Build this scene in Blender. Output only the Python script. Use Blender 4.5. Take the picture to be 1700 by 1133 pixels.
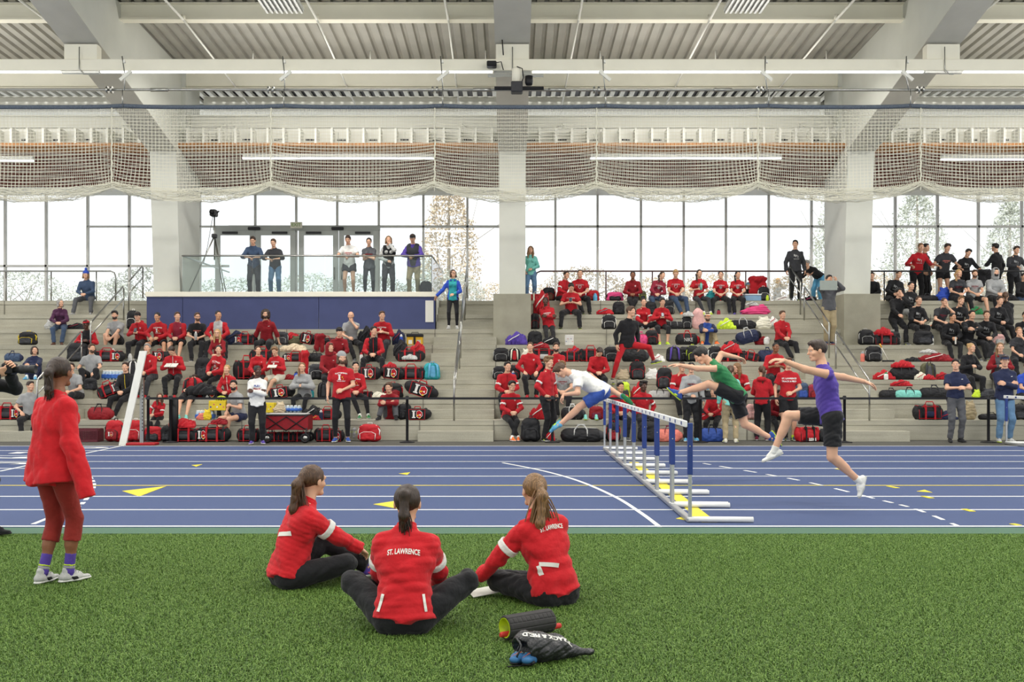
import bpy, math, random
import numpy as np
from mathutils import Vector, Matrix
from mathutils.bvhtree import BVHTree
R = math.radians
sc = bpy.context.scene
for o in list(bpy.data.objects): bpy.data.objects.remove(o)
COL = sc.collection

# ---------------------------------------------------------------- camera, sky, sun, hall lamps, added roof uplights, exposure
F = 1653.0            # focal length in pixels of the 1700 px wide frame (35 mm on full frame)
EYE = 1.58            # camera height
cam_d = bpy.data.cameras.new('camera'); cam = bpy.data.objects.new('camera', cam_d); COL.objects.link(cam)
cam.location = (0, 0, EYE); cam.rotation_euler = (R(90), 0, 0)
cam_d.sensor_width = 36; cam_d.lens = 36 * F / 1700; cam_d.shift_y = (617 - 566.5) / 1700
cam_d.clip_start = .05; cam_d.clip_end = 400
sc.camera = cam
w = bpy.data.worlds.new('sky'); sc.world = w; w.use_nodes = True
bg = w.node_tree.nodes['Background']; bg.inputs[0].default_value = (.97, .985, 1, 1); bg.inputs[1].default_value = 1.35
sun_d = bpy.data.lights.new('sun', 'SUN'); sun_d.energy = 4.2; sun_d.angle = R(10); sun_d.color = (1, .98, .95)
sun = bpy.data.objects.new('sun', sun_d); COL.objects.link(sun); sun.rotation_euler = (R(42), 0, R(-14))
def hall_lamp_or_uplight(x, y, z, sx, sy, e, up=False, c=(1, .975, .93)):
    l = bpy.data.lights.new('hall_lamp_or_uplight', 'AREA'); l.shape = 'RECTANGLE'; l.size = sx; l.size_y = sy; l.energy = e; l.color = c
    o = bpy.data.objects.new('hall_lamp_or_uplight', l); COL.objects.link(o); o.location = (x, y, z)
    if up: o.rotation_euler = (R(180), 0, 0)
for yy, e in ((2, 300), (9.5, 360), (16.5, 400)):
    for xx in (-13, -4.5, 4.5, 13):
        hall_lamp_or_uplight(xx, yy, 9.55, 5, .5, e)
for xx in (-14.5, -4.9, 4.9, 14.5):
    hall_lamp_or_uplight(xx, 25.3, 9.1, 5, .4, 330)
    hall_lamp_or_uplight(xx, 16.0, 7.4, 6, .4, 210, True)  # added uplights, not real fixtures, to brighten the roof underside
    hall_lamp_or_uplight(xx, 25.2, 7.6, 6, .4, 130, True)  # second row of added uplights for the roof
vs = sc.view_settings; vs.view_transform = 'Standard'; vs.look = 'None'; vs.gamma = 1; vs.use_curve_mapping = False
sc.display_settings.display_device = 'sRGB'
vs.exposure = 0.0
try:
    sc.cycles.max_bounces = 6; sc.cycles.diffuse_bounces = 3; sc.cycles.transparent_max_bounces = 12
    sc.cycles.sample_clamp_indirect = 6
except Exception: pass

# ---------------------------------------------------------------- helpers
rnd = random.Random(7)
def lin(h):
    if isinstance(h, str): h = [int(h[i:i+2], 16) / 255 for i in (0, 2, 4)]
    return tuple(c / 12.92 if c <= .04045 else ((c + .055) / 1.055) ** 2.4 for c in h)
MATS = {}
def mat(name, col, rough=.8, metal=0, noise=None, emit=None, bump=None, spec=.3, sheen=0):
    """noise = (scale, amount) colour mottling, bump = (scale, strength)"""
    if name in MATS: return MATS[name]
    m = bpy.data.materials.new(name); m.use_nodes = True; nt = m.node_tree; b = nt.nodes['Principled BSDF']
    c = lin(col)
    b.inputs['Base Color'].default_value = (*c, 1); b.inputs['Roughness'].default_value = rough; b.inputs['Metallic'].default_value = metal
    b.inputs['Specular IOR Level'].default_value = spec
    if sheen: b.inputs['Sheen Weight'].default_value = sheen
    if emit:
        b.inputs['Emission Color'].default_value = (*c, 1); b.inputs['Emission Strength'].default_value = emit
    if noise or bump: tc = nt.nodes.new('ShaderNodeTexCoord')
    if noise:
        n = nt.nodes.new('ShaderNodeTexNoise'); n.inputs['Scale'].default_value = noise[0]; n.inputs['Detail'].default_value = 5
        nt.links.new(tc.outputs['Object'], n.inputs['Vector'])
        r = nt.nodes.new('ShaderNodeValToRGB'); a = noise[1]
        r.color_ramp.elements[0].position = .3; r.color_ramp.elements[1].position = .7
        r.color_ramp.elements[0].color = (*[x * (1 - a) for x in c], 1); r.color_ramp.elements[1].color = (*[min(1, x * (1 + a)) for x in c], 1)
        nt.links.new(n.outputs['Fac'], r.inputs['Fac']); nt.links.new(r.outputs['Color'], b.inputs['Base Color'])
    if bump:
        n2 = nt.nodes.new('ShaderNodeTexNoise'); n2.inputs['Scale'].default_value = bump[0]; n2.inputs['Detail'].default_value = 3
        nt.links.new(tc.outputs['Object'], n2.inputs['Vector'])
        bp = nt.nodes.new('ShaderNodeBump'); bp.inputs['Strength'].default_value = bump[1]; bp.inputs['Distance'].default_value = .02
        nt.links.new(n2.outputs['Fac'], bp.inputs['Height']); nt.links.new(bp.outputs['Normal'], b.inputs['Normal'])
    MATS[name] = m
    return m
PAL = dict(red='b01b25', jred='c91e27', dred='86161f', maroon='8c2638', black='1d1d20', char='35363a', grey='9b9c9c', lgrey='b9b9b6', dgrey='55565a', white='e4e3de',  # crowd red is darkened as backlit; foreground jackets get a brighter lit copy
           navy='232a47', blue='33509c', rblue='2f4fb5', teal='2f9aa0', mint='7cc7bb', green='2f7a4a', lime='c2dc3a', yellow='e3c832', orange='ee7433', pink='d8487f',
           lpink='d9a9a4', purple='55419a', plum='4b2744', khaki='a39474', olive='5b5a42', brown='5b3a2c', tan='c8b79a', sky='63a9cf', jeans='5e7f9f', djeans='3b4c66',
           salmon='d6796a', wine='6d1f38', rust='8f2b25', dgreen='2c4a38', cream='dcd8c6', silver='b9bcc0')
def fab(k):
    return mat('cloth_' + k, PAL[k], .85, noise=(9, .10), bump=(16, .55), sheen=.1)
def nyl(k):
    return mat('nylon_' + k, PAL[k], .62, noise=(14, .14), bump=(28, .35))
SKIN = {1: 'd9a98c', 2: 'c79574', 3: '8a5a40', 4: '54372b'}
def skin(i): return mat('skin_%d' % i, SKIN[i], .55, noise=(12, .07), bump=(120, .12), spec=.4)
HAIRC = dict(bl='1b1614', db='33241b', br='4e3624', lb='7d5d3c', bd='b08d5c', gr='8d8a86')
def hairm(k):
    m = MATS.get('hair_' + k)
    if m: return m
    m = mat('hair_' + k, HAIRC[k], .5, spec=.5)
    nt = m.node_tree; b = nt.nodes['Principled BSDF']; c = lin(HAIRC[k])
    tc = nt.nodes.new('ShaderNodeTexCoord'); mp = nt.nodes.new('ShaderNodeMapping'); mp.inputs['Scale'].default_value = (150, 150, 12)
    n = nt.nodes.new('ShaderNodeTexNoise'); n.inputs['Scale'].default_value = 1; n.inputs['Detail'].default_value = 3
    r = nt.nodes.new('ShaderNodeValToRGB'); r.color_ramp.elements[0].position = .35; r.color_ramp.elements[1].position = .68
    r.color_ramp.elements[0].color = (*[x * .5 for x in c], 1); r.color_ramp.elements[1].color = (*[min(1, x * 1.7) for x in c], 1)
    bp = nt.nodes.new('ShaderNodeBump'); bp.inputs['Strength'].default_value = .6; bp.inputs['Distance'].default_value = .004
    L = nt.links.new
    L(tc.outputs['Object'], mp.inputs['Vector']); L(mp.outputs['Vector'], n.inputs['Vector']); L(n.outputs['Fac'], r.inputs['Fac'])
    L(r.outputs['Color'], b.inputs['Base Color']); L(n.outputs['Fac'], bp.inputs['Height']); L(bp.outputs['Normal'], b.inputs['Normal'])
    return m

def tag(o, label=None, cat=None, group=None, kind=None):
    if label: o['label'] = label
    if cat: o['category'] = cat
    if group: o['group'] = group
    if kind: o['kind'] = kind
    return o
def empty(name, loc=(0, 0, 0), rz=0):
    o = bpy.data.objects.new(name, None); COL.objects.link(o); o.location = loc; o.rotation_euler = (0, 0, rz); o.empty_display_size = .1
    return o
def link(name, me, parent=None, m=None):
    o = bpy.data.objects.new(name, me); COL.objects.link(o)
    if parent: o.parent = parent
    if m is not None:
        ms = m if isinstance(m, (list, tuple)) else [m]
        while len(me.materials) < len(ms): me.materials.append(None)
        for i, mm in enumerate(ms):
            o.material_slots[i].link = 'OBJECT'; o.material_slots[i].material = mm
    return o
def qmesh(name, V, Q, mi=None, smooth=True):
    V = np.asarray(V, dtype=np.float32); Q = np.asarray(Q, dtype=np.int32)
    me = bpy.data.meshes.new(name)
    me.vertices.add(len(V)); me.vertices.foreach_set('co', V.ravel())
    me.loops.add(Q.size); me.loops.foreach_set('vertex_index', Q.ravel())
    me.polygons.add(len(Q)); me.polygons.foreach_set('loop_start', np.arange(0, Q.size, Q.shape[1], dtype=np.int32))
    try: me.polygons.foreach_set('loop_total', np.full(len(Q), Q.shape[1], dtype=np.int32))
    except Exception: pass
    if mi is not None: me.polygons.foreach_set('material_index', np.asarray(mi, dtype=np.int32))
    me.polygons.foreach_set('use_smooth', np.full(len(Q), smooth, dtype=bool))
    me.update(calc_edges=True)
    return me
class MB:
    """collects quads and n-gons for one mesh"""
    def __init__(s): s.v = []; s.f = []; s.mi = []; s.sm = []
    def add(s, vs, fs, mi=0, sm=False):
        n = len(s.v); s.v += [tuple(v) for v in vs]
        for f in fs: s.f.append([n + i for i in f]); s.mi.append(mi); s.sm.append(sm)
        return s
    def box(s, x0, x1, y0, y1, z0, z1, mi=0, M=None, b=0):
        if b > 0:
            b = min(b, (x1-x0)*.45, (y1-y0)*.45, (z1-z0)*.45)
            vs = []; idx = {}
            for i, X in enumerate((x0, x1)):
                for j, Y in enumerate((y0, y1)):
                    for k, Z in enumerate((z0, z1)):
                        sx, sy, sz = (1, -1)[i], (1, -1)[j], (1, -1)[k]
                        idx[i, j, k] = len(vs)
                        vs += [(X, Y+sy*b, Z+sz*b), (X+sx*b, Y, Z+sz*b), (X+sx*b, Y+sy*b, Z)]
            fs = []
            I = idx
            def a(i, j, k, t): return I[i, j, k] + t
            for i in (0, 1):
                q = [a(i, 0, 0, 0), a(i, 0, 1, 0), a(i, 1, 1, 0), a(i, 1, 0, 0)]; fs.append(q if i == 0 else q[::-1])
                q = [a(0, i, 0, 1), a(1, i, 0, 1), a(1, i, 1, 1), a(0, i, 1, 1)]; fs.append(q if i == 0 else q[::-1])
                q = [a(0, 0, i, 2), a(0, 1, i, 2), a(1, 1, i, 2), a(1, 0, i, 2)]; fs.append(q if i == 0 else q[::-1])
            for p in (0, 1):
                for q_ in (0, 1):
                    e = [a(0, p, q_, 1), a(1, p, q_, 1), a(1, p, q_, 2), a(0, p, q_, 2)]; fs.append(e)
                    e = [a(p, 0, q_, 0), a(p, 1, q_, 0), a(p, 1, q_, 2), a(p, 0, q_, 2)]; fs.append(e)
                    e = [a(p, q_, 0, 0), a(p, q_, 1, 0), a(p, q_, 1, 1), a(p, q_, 0, 1)]; fs.append(e)
            for k in idx.values(): fs.append([k, k+1, k+2])
        else:
            vs = [(x, y, z) for x in (x0, x1) for y in (y0, y1) for z in (z0, z1)]
            fs = [(0, 1, 3, 2), (4, 6, 7, 5), (0, 4, 5, 1), (2, 3, 7, 6), (0, 2, 6, 4), (1, 5, 7, 3)]
        if M is not None: vs = [M @ Vector(v) for v in vs]
        return s.add(vs, fs, mi)
    def tube(s, pts, r, n=8, mi=0, cap=True, closed=False):
        pts = [Vector(p) for p in pts]; N = len(pts)
        rs = r if isinstance(r, (list, tuple)) else [r] * N
        vs = []; up = Vector((0, 0, 1))
        prev = None
        for i, p in enumerate(pts):
            if closed: d = pts[(i+1) % N] - pts[i-1]
            else: d = (pts[min(i+1, N-1)] - pts[max(i-1, 0)])
            d.normalize()
            if prev is None:
                a = d.cross(up if abs(d.z) < .9 else Vector((1, 0, 0))).normalized()
            else:
                a = (prev - d * prev.dot(d))
                a = a.normalized() if a.length > 1e-6 else d.orthogonal().normalized()
            prev = a; b = d.cross(a)
            for k in range(n):
                t = 2 * math.pi * k / n
                vs.append(p + (a * math.cos(t) + b * math.sin(t)) * rs[i])
        fs = []
        for i in range(N if closed else N - 1):
            j = (i + 1) % N
            for k in range(n):
                fs.append((i*n + k, i*n + (k+1) % n, j*n + (k+1) % n, j*n + k))
        s.add(vs, fs, mi, n > 4)
        if cap and not closed:
            m = len(s.v) - len(vs)
            s.f.append([m + k for k in range(n)][::-1]); s.f.append([m + (N-1)*n + k for k in range(n)]); s.mi += [mi, mi]; s.sm += [False, False]
        return s
    def lathe(s, prof, c=(0, 0, 0), n=16, mi=0, M=None, sm=True):
        vs = []
        for r, z in prof:
            for k in range(n):
                t = 2*math.pi*k/n; vs.append((c[0] + r*math.cos(t), c[1] + r*math.sin(t), c[2] + z))
        if M is not None: vs = [M @ Vector(v) for v in vs]
        fs = [(i*n+k, i*n+(k+1) % n, (i+1)*n+(k+1) % n, (i+1)*n+k) for i in range(len(prof)-1) for k in range(n)]
        s.add(vs, fs, mi, sm)
        return s
    def build(s, name, m=None, parent=None, loc=None):
        me = bpy.data.meshes.new(name); me.from_pydata(s.v, [], s.f)
        me.polygons.foreach_set('material_index', s.mi); me.polygons.foreach_set('use_smooth', s.sm); me.update()
        if m is not None:
            for x in (m if isinstance(m, (list, tuple)) else [m]): me.materials.append(x)
        o = bpy.data.objects.new(name, me); COL.objects.link(o)
        if parent: o.parent = parent
        if loc: o.location = loc
        return o
    def mesh(s, name, nm=1):
        me = bpy.data.meshes.new(name); me.from_pydata(s.v, [], s.f)
        me.polygons.foreach_set('material_index', s.mi); me.polygons.foreach_set('use_smooth', s.sm); me.update()
        for _ in range(max(nm, max(s.mi, default=0) + 1)): me.materials.append(None)
        return me
def X_(px, d): return (px - 850) * d / F
def Z_(py, d): return EYE - (py - 617) * d / F
D0, RUN, RISE = 22.85, .91, .457
def rd(i): return D0 + RUN * (i - 1) if i > 0 else D0 - .55
def rz(i): return RISE * i

# ---------------------------------------------------------------- signed-distance modelling
def cone(a, b, ra, rb=None, fl=None, k=.03, ea=False, eb=False):
    """tapered limb from a to b; fl=(dir, s) flattens along dir; ea/eb cut the end flat"""
    return (np.array(a, float), np.array(b, float), float(ra), float(ra if rb is None else rb), fl, k, ea, eb)
def ell(c, r, k=.03, M=None):
    return ('E', np.array(c, float), np.array(r, float), k, M)
def neg(p, k=.01): return ('N', p, k)
def _dist(p, X, Y, Z):
    if p[0] is 'E' or (isinstance(p[0], str) and p[0] == 'E'):
        c, r, M = p[1], p[2], p[4]
        x, y, z = X - c[0], Y - c[1], Z - c[2]
        if M is not None:
            x, y, z = (M[0][0]*x + M[0][1]*y + M[0][2]*z, M[1][0]*x + M[1][1]*y + M[1][2]*z, M[2][0]*x + M[2][1]*y + M[2][2]*z)
        q = np.sqrt((x/r[0])**2 + (y/r[1])**2 + (z/r[2])**2)
        return (q - 1) * min(r)
    a, b, ra, rb, fl, k, ea, eb = p
    x, y, z = X - a[0], Y - a[1], Z - a[2]; v = b - a
    if fl is not None:
        dv = np.array(fl[0], float); dv = dv / (np.linalg.norm(dv) + 1e-9); s = 1 / fl[1] - 1
        t = (x*dv[0] + y*dv[1] + z*dv[2]) * s
        x, y, z = x + t*dv[0], y + t*dv[1], z + t*dv[2]; v = v + dv * (v @ dv) * s
    L2 = max(v @ v, 1e-9)
    t0 = (x*v[0] + y*v[1] + z*v[2]) / L2; t = np.clip(t0, 0, 1)
    d = np.sqrt((x - t*v[0])**2 + (y - t*v[1])**2 + (z - t*v[2])**2) - (ra + (rb - ra)*t)
    L = math.sqrt(L2)
    if ea or eb:
        rr = np.sqrt(np.maximum((x*x + y*y + z*z) - t0*t0*L2, 0)) - (ra + (rb-ra)*t)
        if eb: d = np.where(t0 > 1, np.maximum(rr, (t0-1)*L), d)
        if ea: d = np.where(t0 < 0, np.maximum(rr, -t0*L), d)
    return d
def _box(p, h):
    if p[0] is 'N' or (isinstance(p[0], str) and p[0] == 'N'): return _box(p[1], h)
    if isinstance(p[0], str):
        m = max(p[2]) if p[4] is not None else p[2]
        return p[1] - m - p[3] - 2*h, p[1] + m + p[3] + 2*h
    r = max(p[2], p[3]) + p[5] + 2*h
    return np.minimum(p[0], p[1]) - r, np.maximum(p[0], p[1]) + r
def wrinkle(seed, amp, f=9.0, st=(1, 1, 1)):
    g = random.Random(seed)
    if f < 30: f *= 1.5 if amp >= .018 else 2.2
    ks = [(np.array([g.gauss(0, 1)*st[0], g.gauss(0, 1)*st[1], g.gauss(0, 1)*st[2]]) * f * (1 + .6*i), g.uniform(0, 6.3)) for i in range(5)]
    def fn(X, Y, Z):
        w = .6 * np.sin(X*f*.3 + 1.3*np.sin(Z*f*.9 + seed)) + .6*np.sin(Y*f*1.1 + Z*f*.7)
        s = 0
        for i, (k, ph) in enumerate(ks):
            s = s + (1 - 2*np.abs(np.sin((X*k[0] + Y*k[1] + Z*k[2])*.5 + ph + w))) / (1 + .5*i)
        return amp * s / 2.6
    return fn
def sdf(prims, h, wr=None, clip=None):
    """surface nets over the smooth union of the primitives -> (V, Q)"""
    bs = [_box(p, h) for p in prims if not (isinstance(p[0], str) and p[0] == 'N')]
    lo = np.min([b[0] for b in bs], 0); hi = np.max([b[1] for b in bs], 0)
    n = np.ceil((hi - lo) / h).astype(int) + 1
    ax = [(lo[i] + h*np.arange(n[i])).astype(np.float32) for i in range(3)]
    D = np.full(n, .5, np.float32)
    for p in prims:
        N = isinstance(p[0], str) and p[0] == 'N'
        b0, b1 = _box(p, h)
        i0 = np.clip(np.floor((b0 - lo)/h).astype(int), 0, n); i1 = np.clip(np.ceil((b1 - lo)/h).astype(int) + 1, 0, n)
        if (i1 <= i0).any(): continue
        sl = tuple(slice(i0[i], i1[i]) for i in range(3))
        X, Y, Z = ax[0][sl[0]][:, None, None], ax[1][sl[1]][None, :, None], ax[2][sl[2]][None, None, :]
        if N:
            d = -_dist(p[1], X, Y, Z); k = p[2]; a = D[sl]
            hh = np.maximum(k - np.abs(a - d), 0) / k
            D[sl] = np.maximum(a, d) + hh*hh*k*.25
        else:
            d = _dist(p, X, Y, Z); k = p[3] if isinstance(p[0], str) else p[5]; a = D[sl]
            hh = np.maximum(k - np.abs(a - d), 0) / k
            D[sl] = np.minimum(a, d) - hh*hh*k*.25
    if wr is not None: D = D + wr(ax[0][:, None, None], ax[1][None, :, None], ax[2][None, None, :]).astype(np.float32)
    if clip is not None:
        for (pt, nm) in clip:
            D = np.maximum(D, ((ax[0][:, None, None]-pt[0])*nm[0] + (ax[1][None, :, None]-pt[1])*nm[1] + (ax[2][None, None, :]-pt[2])*nm[2]).astype(np.float32))
    return nets(D, lo, h)
def nets(D, lo, h):
    S = D < 0
    S[0] = S[-1] = False; S[:, 0] = S[:, -1] = False; S[:, :, 0] = S[:, :, -1] = False
    D = np.where(S, D, np.maximum(D, 1e-6))
    c = [S[i:S.shape[0]-1+i, j:S.shape[1]-1+j, k:S.shape[2]-1+k] for i in (0, 1) for j in (0, 1) for k in (0, 1)]
    cnt = sum(x.astype(np.int8) for x in c)
    mix = (cnt > 0) & (cnt < 8)
    I = np.argwhere(mix); ids = np.full(mix.shape, -1, np.int32); ids[mix] = np.arange(len(I))
    acc = np.zeros((len(I), 3)); num = np.zeros(len(I))
    for axis in range(3):
        o = [a for a in range(3) if a != axis]
        for u in (0, 1):
            for v in (0, 1):
                A = I.copy(); A[:, o[0]] += u; A[:, o[1]] += v; B = A.copy(); B[:, axis] += 1
                da = D[A[:, 0], A[:, 1], A[:, 2]]; db = D[B[:, 0], B[:, 1], B[:, 2]]
                m = (da < 0) != (db < 0)
                t = np.where(m, da / np.where(np.abs(da-db) < 1e-12, 1, da - db), 0)
                P = A.astype(float); P[:, axis] += t
                acc += np.where(m[:, None], P, 0); num += m
    V = lo + h * acc / np.maximum(num, 1)[:, None]
    Q = []
    for axis in range(3):
        o1, o2 = [(1, 2), (2, 0), (0, 1)][axis]
        sa = [slice(None)]*3; sb = [slice(None)]*3; sa[axis] = slice(0, -1); sb[axis] = slice(1, None)
        A = S[tuple(sa)]; B = S[tuple(sb)]
        E = np.argwhere(A != B)
        E = E[(E[:, o1] > 0) & (E[:, o2] > 0)]
        flip = A[E[:, 0], E[:, 1], E[:, 2]]
        def g(d1, d2):
            T = E.copy(); T[:, o1] += d1; T[:, o2] += d2
            return ids[T[:, 0], T[:, 1], T[:, 2]]
        q = np.stack([g(-1, -1), g(0, -1), g(0, 0), g(-1, 0)], 1)
        q[~flip] = q[~flip][:, ::-1]
        Q.append(q)
    Q = np.concatenate(Q)
    return V.astype(np.float32), Q[(Q >= 0).all(1)]
# ---------------------------------------------------------------- setting: floors, track, turf
def struct(o): o['kind'] = 'structure'; return o
def nodes_floor(name, c, spk, sc1=90, rough=.75):
    m = mat(name, c, rough, noise=(sc1, spk), bump=(sc1*2, .3)); return m
concrete = mat('concrete', 'c6c2b0', .85, noise=(1.3, .10), bump=(35, .12))
def concrete_detail(m):
    nt = m.node_tree; b = nt.nodes['Principled BSDF']; L = nt.links.new
    src = b.inputs['Base Color'].links[0].from_socket
    tc = nt.nodes.new('ShaderNodeTexCoord'); mp = nt.nodes.new('ShaderNodeMapping'); mp.inputs['Scale'].default_value = (.6, 1, 14)
    n = nt.nodes.new('ShaderNodeTexNoise'); n.inputs['Scale'].default_value = 1.5; n.inputs['Detail'].default_value = 6
    n3 = nt.nodes.new('ShaderNodeTexNoise'); n3.inputs['Scale'].default_value = 60; n3.inputs['Detail'].default_value = 2
    mx = nt.nodes.new('ShaderNodeMixRGB'); mx.blend_type = 'MULTIPLY'; mx.inputs[0].default_value = .35
    mx2 = nt.nodes.new('ShaderNodeMixRGB'); mx2.blend_type = 'MULTIPLY'; mx2.inputs[0].default_value = .3
    L(tc.outputs['Object'], mp.inputs['Vector']); L(mp.outputs['Vector'], n.inputs['Vector']); L(tc.outputs['Object'], n3.inputs['Vector'])
    L(src, mx.inputs[1]); L(n.outputs['Fac'], mx.inputs[2]); L(mx.outputs[0], mx2.inputs[1]); L(n3.outputs['Fac'], mx2.inputs[2])
    L(mx2.outputs[0], b.inputs['Base Color'])
concrete_detail(concrete)
XW = 24
m_track = nodes_floor('track_rubber', '46547a', .22, 130)
m_green = nodes_floor('green_rubber', '4f6e5b', .15, 130)
m_asph = nodes_floor('grey_rubber', '56554f', .15, 120)
m_turfbase = nodes_floor('turf_backing', '33451f', .4, 200)
def slab(x0, x1, y0, y1, z0, z1, name, m):
    return struct(MB().box(x0, x1, y0, y1, z0, z1).build(name, m))
Y_N, Y_F = 10.15, 21.06
slab(-XW, XW, -14, 9.72, -.3, -.022, 'floor_turf', m_turfbase)
slab(-XW, XW, 9.72, Y_N - .05, -.3, -.004, 'floor_apron', m_green)
slab(-XW, XW, Y_N - .05, Y_F + .05, -.3, 0, 'floor_track', m_track)
slab(-XW, XW, Y_F + .05, 36, -.3, -.002, 'floor_walkway', m_asph)
LANE = (Y_F - Y_N) / 9
m_wline = mat('line_white', 'e6e6e2', .6, noise=(40, .05)); m_yline = mat('line_yellow', 'dccb3e', .6, noise=(40, .08))
def flat(polys, name, m, label, cat='marking', group=None, z=.0025):
    b = MB()
    for p in polys:
        n = len(p)
        vs = [(x, y, z) for x, y in p] + [(x, y, .0005) for x, y in p]
        b.add(vs, [list(range(n))] + [[i, n+i, n+(i+1) % n, (i+1) % n] for i in range(n)])
    o = b.build(name, m); tag(o, label, cat, group); return o
ordn = ['nearest', 'second', 'third', 'fourth', 'fifth', 'sixth', 'seventh', 'eighth', 'ninth', 'farthest']
for i in range(10):
    y = Y_N + LANE * i; hw = .027
    col = m_yline if i == 3 else m_wline
    flat([[(-XW, y-hw), (XW, y-hw), (XW, y+hw), (-XW, y+hw)]], 'lane_line', col,
         'yellow lane line running across the blue track' if i == 3 else 'white lane line on the blue track, %s from the turf' % ordn[i], 'lane line')
def gp(px, py):
    d = EYE * F / (py - 617); return (X_(px, d), d)
def strip(pts, wdt):
    out = []
    for (a, b) in zip(pts[:-1], pts[1:]):
        dx, dy = b[0]-a[0], b[1]-a[1]; L = math.hypot(dx, dy) or 1; nx, ny = -dy/L*wdt/2, dx/L*wdt/2
        out.append([(a[0]-nx, a[1]-ny), (b[0]-nx, b[1]-ny), (b[0]+nx, b[1]+ny), (a[0]+nx, a[1]+ny)])
    return out
arc = [gp(835, 769), gp(900, 782), gp(960, 799), gp(1020, 825), gp(1062, 851), gp(1095, 875.5)]
def smoothpts(p, n=8):
    out = []
    for i in range(len(p)-1):
        p0, p1, p2, p3 = p[max(i-1, 0)], p[i], p[i+1], p[min(i+2, len(p)-1)]
        for k in range(n):
            t = k/n
            out.append(tuple(.5*((2*p1[j]) + (-p0[j]+p2[j])*t + (2*p0[j]-5*p1[j]+4*p2[j]-p3[j])*t*t + (-p0[j]+3*p1[j]-3*p2[j]+p3[j])*t**3) for j in range(len(p1))))
    out.append(tuple(p[-1])); return out
flat(strip(smoothpts(arc), .05), 'curved_line', m_wline, 'solid white curved line sweeping across the lanes to the left of the hurdles', 'track line', z=.004)
def dashes(polys, name, lab):
    root = empty(name, (*polys[0][0], 0)); tag(root, lab, 'track line')
    for p in polys:
        o = flat([p], 'dash', m_wline, None, None, z=.004); o.parent = root; o.matrix_parent_inverse = Matrix.Translation(root.location).inverted()
        for k_ in ('label', 'category'):
            if k_ in o: del o[k_]
db = []; A = gp(1168, 770); B = gp(1610, 883)
# dashed line drifting right
P = [gp(1168, 770), gp(1255, 785), gp(1345, 802), gp(1450, 828), gp(1520, 846), gp(1590, 874)]
pp = smoothpts(P, 5)
for i in range(0, len(pp)-1, 2): db += strip([pp[i], pp[i+1]], .045)
dashes(db, 'dashed_line', 'dashed white line running obliquely under the leaping runners')
ds = []; pc = smoothpts([gp(112, 777), gp(136, 781), gp(150, 793), gp(156, 806), gp(150, 820), gp(135, 838), gp(115, 850)], 5)
for i in range(0, len(pc)-1, 2): ds += strip([pc[i], pc[i+1]], .055)
dashes(ds, 'dashed_arc', 'short white dashed arc beside the standing person in the red sweatshirt')
flat(strip([gp(204, 740.5), gp(130, 755.5), gp(0, 783)], .05), 'start_line', m_wline, 'slanting white line crossing the lanes behind the standing person in red', 'track line', z=.004)
flat(strip([gp(55, 871), gp(118, 846)], .05), 'start_line', m_wline, 'short slanting white line near the turf at the knees of the standing person in red', 'track line', z=.004)
for i, (p, l) in enumerate([([(203, 816), (276, 808), (231, 825)], 'large yellow triangle on the track, left of the seated women'),
          ([(318, 773), (336, 771.5), (326, 775.5)], 'small yellow triangle on the left far lanes'),
          ([(662, 787), (681, 785), (676, 789)], 'tiny yellow triangle in the middle of the track'),
          ([(620, 838), (660, 832), (664, 846)], 'yellow triangle behind the head of the middle seated woman'),
          ([(1522, 816.5), (1535, 814), (1548, 818.5)], 'small yellow triangle at the right of the track')]):
    flat([[gp(*q) for q in p]], 'lane_arrow', m_yline, l, 'marking', z=.0045)
for i, (a, b) in enumerate([((1475, 808), (1490, 811)), ((1532, 824.5), (1547, 828)), ((1600, 846), (1615, 850)), ((1680, 870.5), (1692, 873)), ((1425, 792), (1434, 794)), ((1389, 779), (1397, 780.5))]):
    flat(strip([gp(*a), gp(*b)], .07), 'lane_tick', m_yline, 'short yellow tick on a lane line right of the hurdles, %s from the turf' % ['fourth', 'third', 'second', 'nearest', 'fifth', 'sixth'][i], 'marking', 'yellow ticks on the lane lines', z=.0055)
flat(strip([gp(1052, 768), gp(1178, 868)], .16), 'yellow_band', m_yline, 'yellow painted band slanting beneath the hurdle feet', 'marking', z=.004)
flat([[gp(1122, 862), gp(1160, 851), gp(1195, 865), gp(1150, 866)]], 'lane_arrow', m_yline, 'yellow arrow head under the nearest hurdle', 'marking', z=.0048)
def num8(px0, px1, py, name, lab, ch):
    cu = bpy.data.curves.new(name, 'FONT'); cu.body = ch; cu.size = 1.3; cu.extrude = .001; cu.align_x = 'CENTER'
    o = bpy.data.objects.new(name, cu); COL.objects.link(o)
    return o
def text_geo(body, size=1, res=3, bold=0):
    """flat text as (verts, tris/ngons) in XY"""
    cu = bpy.data.curves.new('txt', 'FONT'); cu.body = body; cu.size = size; cu.align_x = 'CENTER'; cu.align_y = 'CENTER'; cu.resolution_u = res; cu.offset = bold
    o = bpy.data.objects.new('txt', cu); COL.objects.link(o); dg = bpy.context.evaluated_depsgraph_get(); dg.update()
    me = bpy.data.meshes.new_from_object(o.evaluated_get(dg)); bpy.data.objects.remove(o); bpy.data.curves.remove(cu)
    V = [tuple(v.co) for v in me.vertices]; Fc = [tuple(p.vertices) for p in me.polygons]; bpy.data.meshes.remove(me)
    return V, Fc
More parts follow.
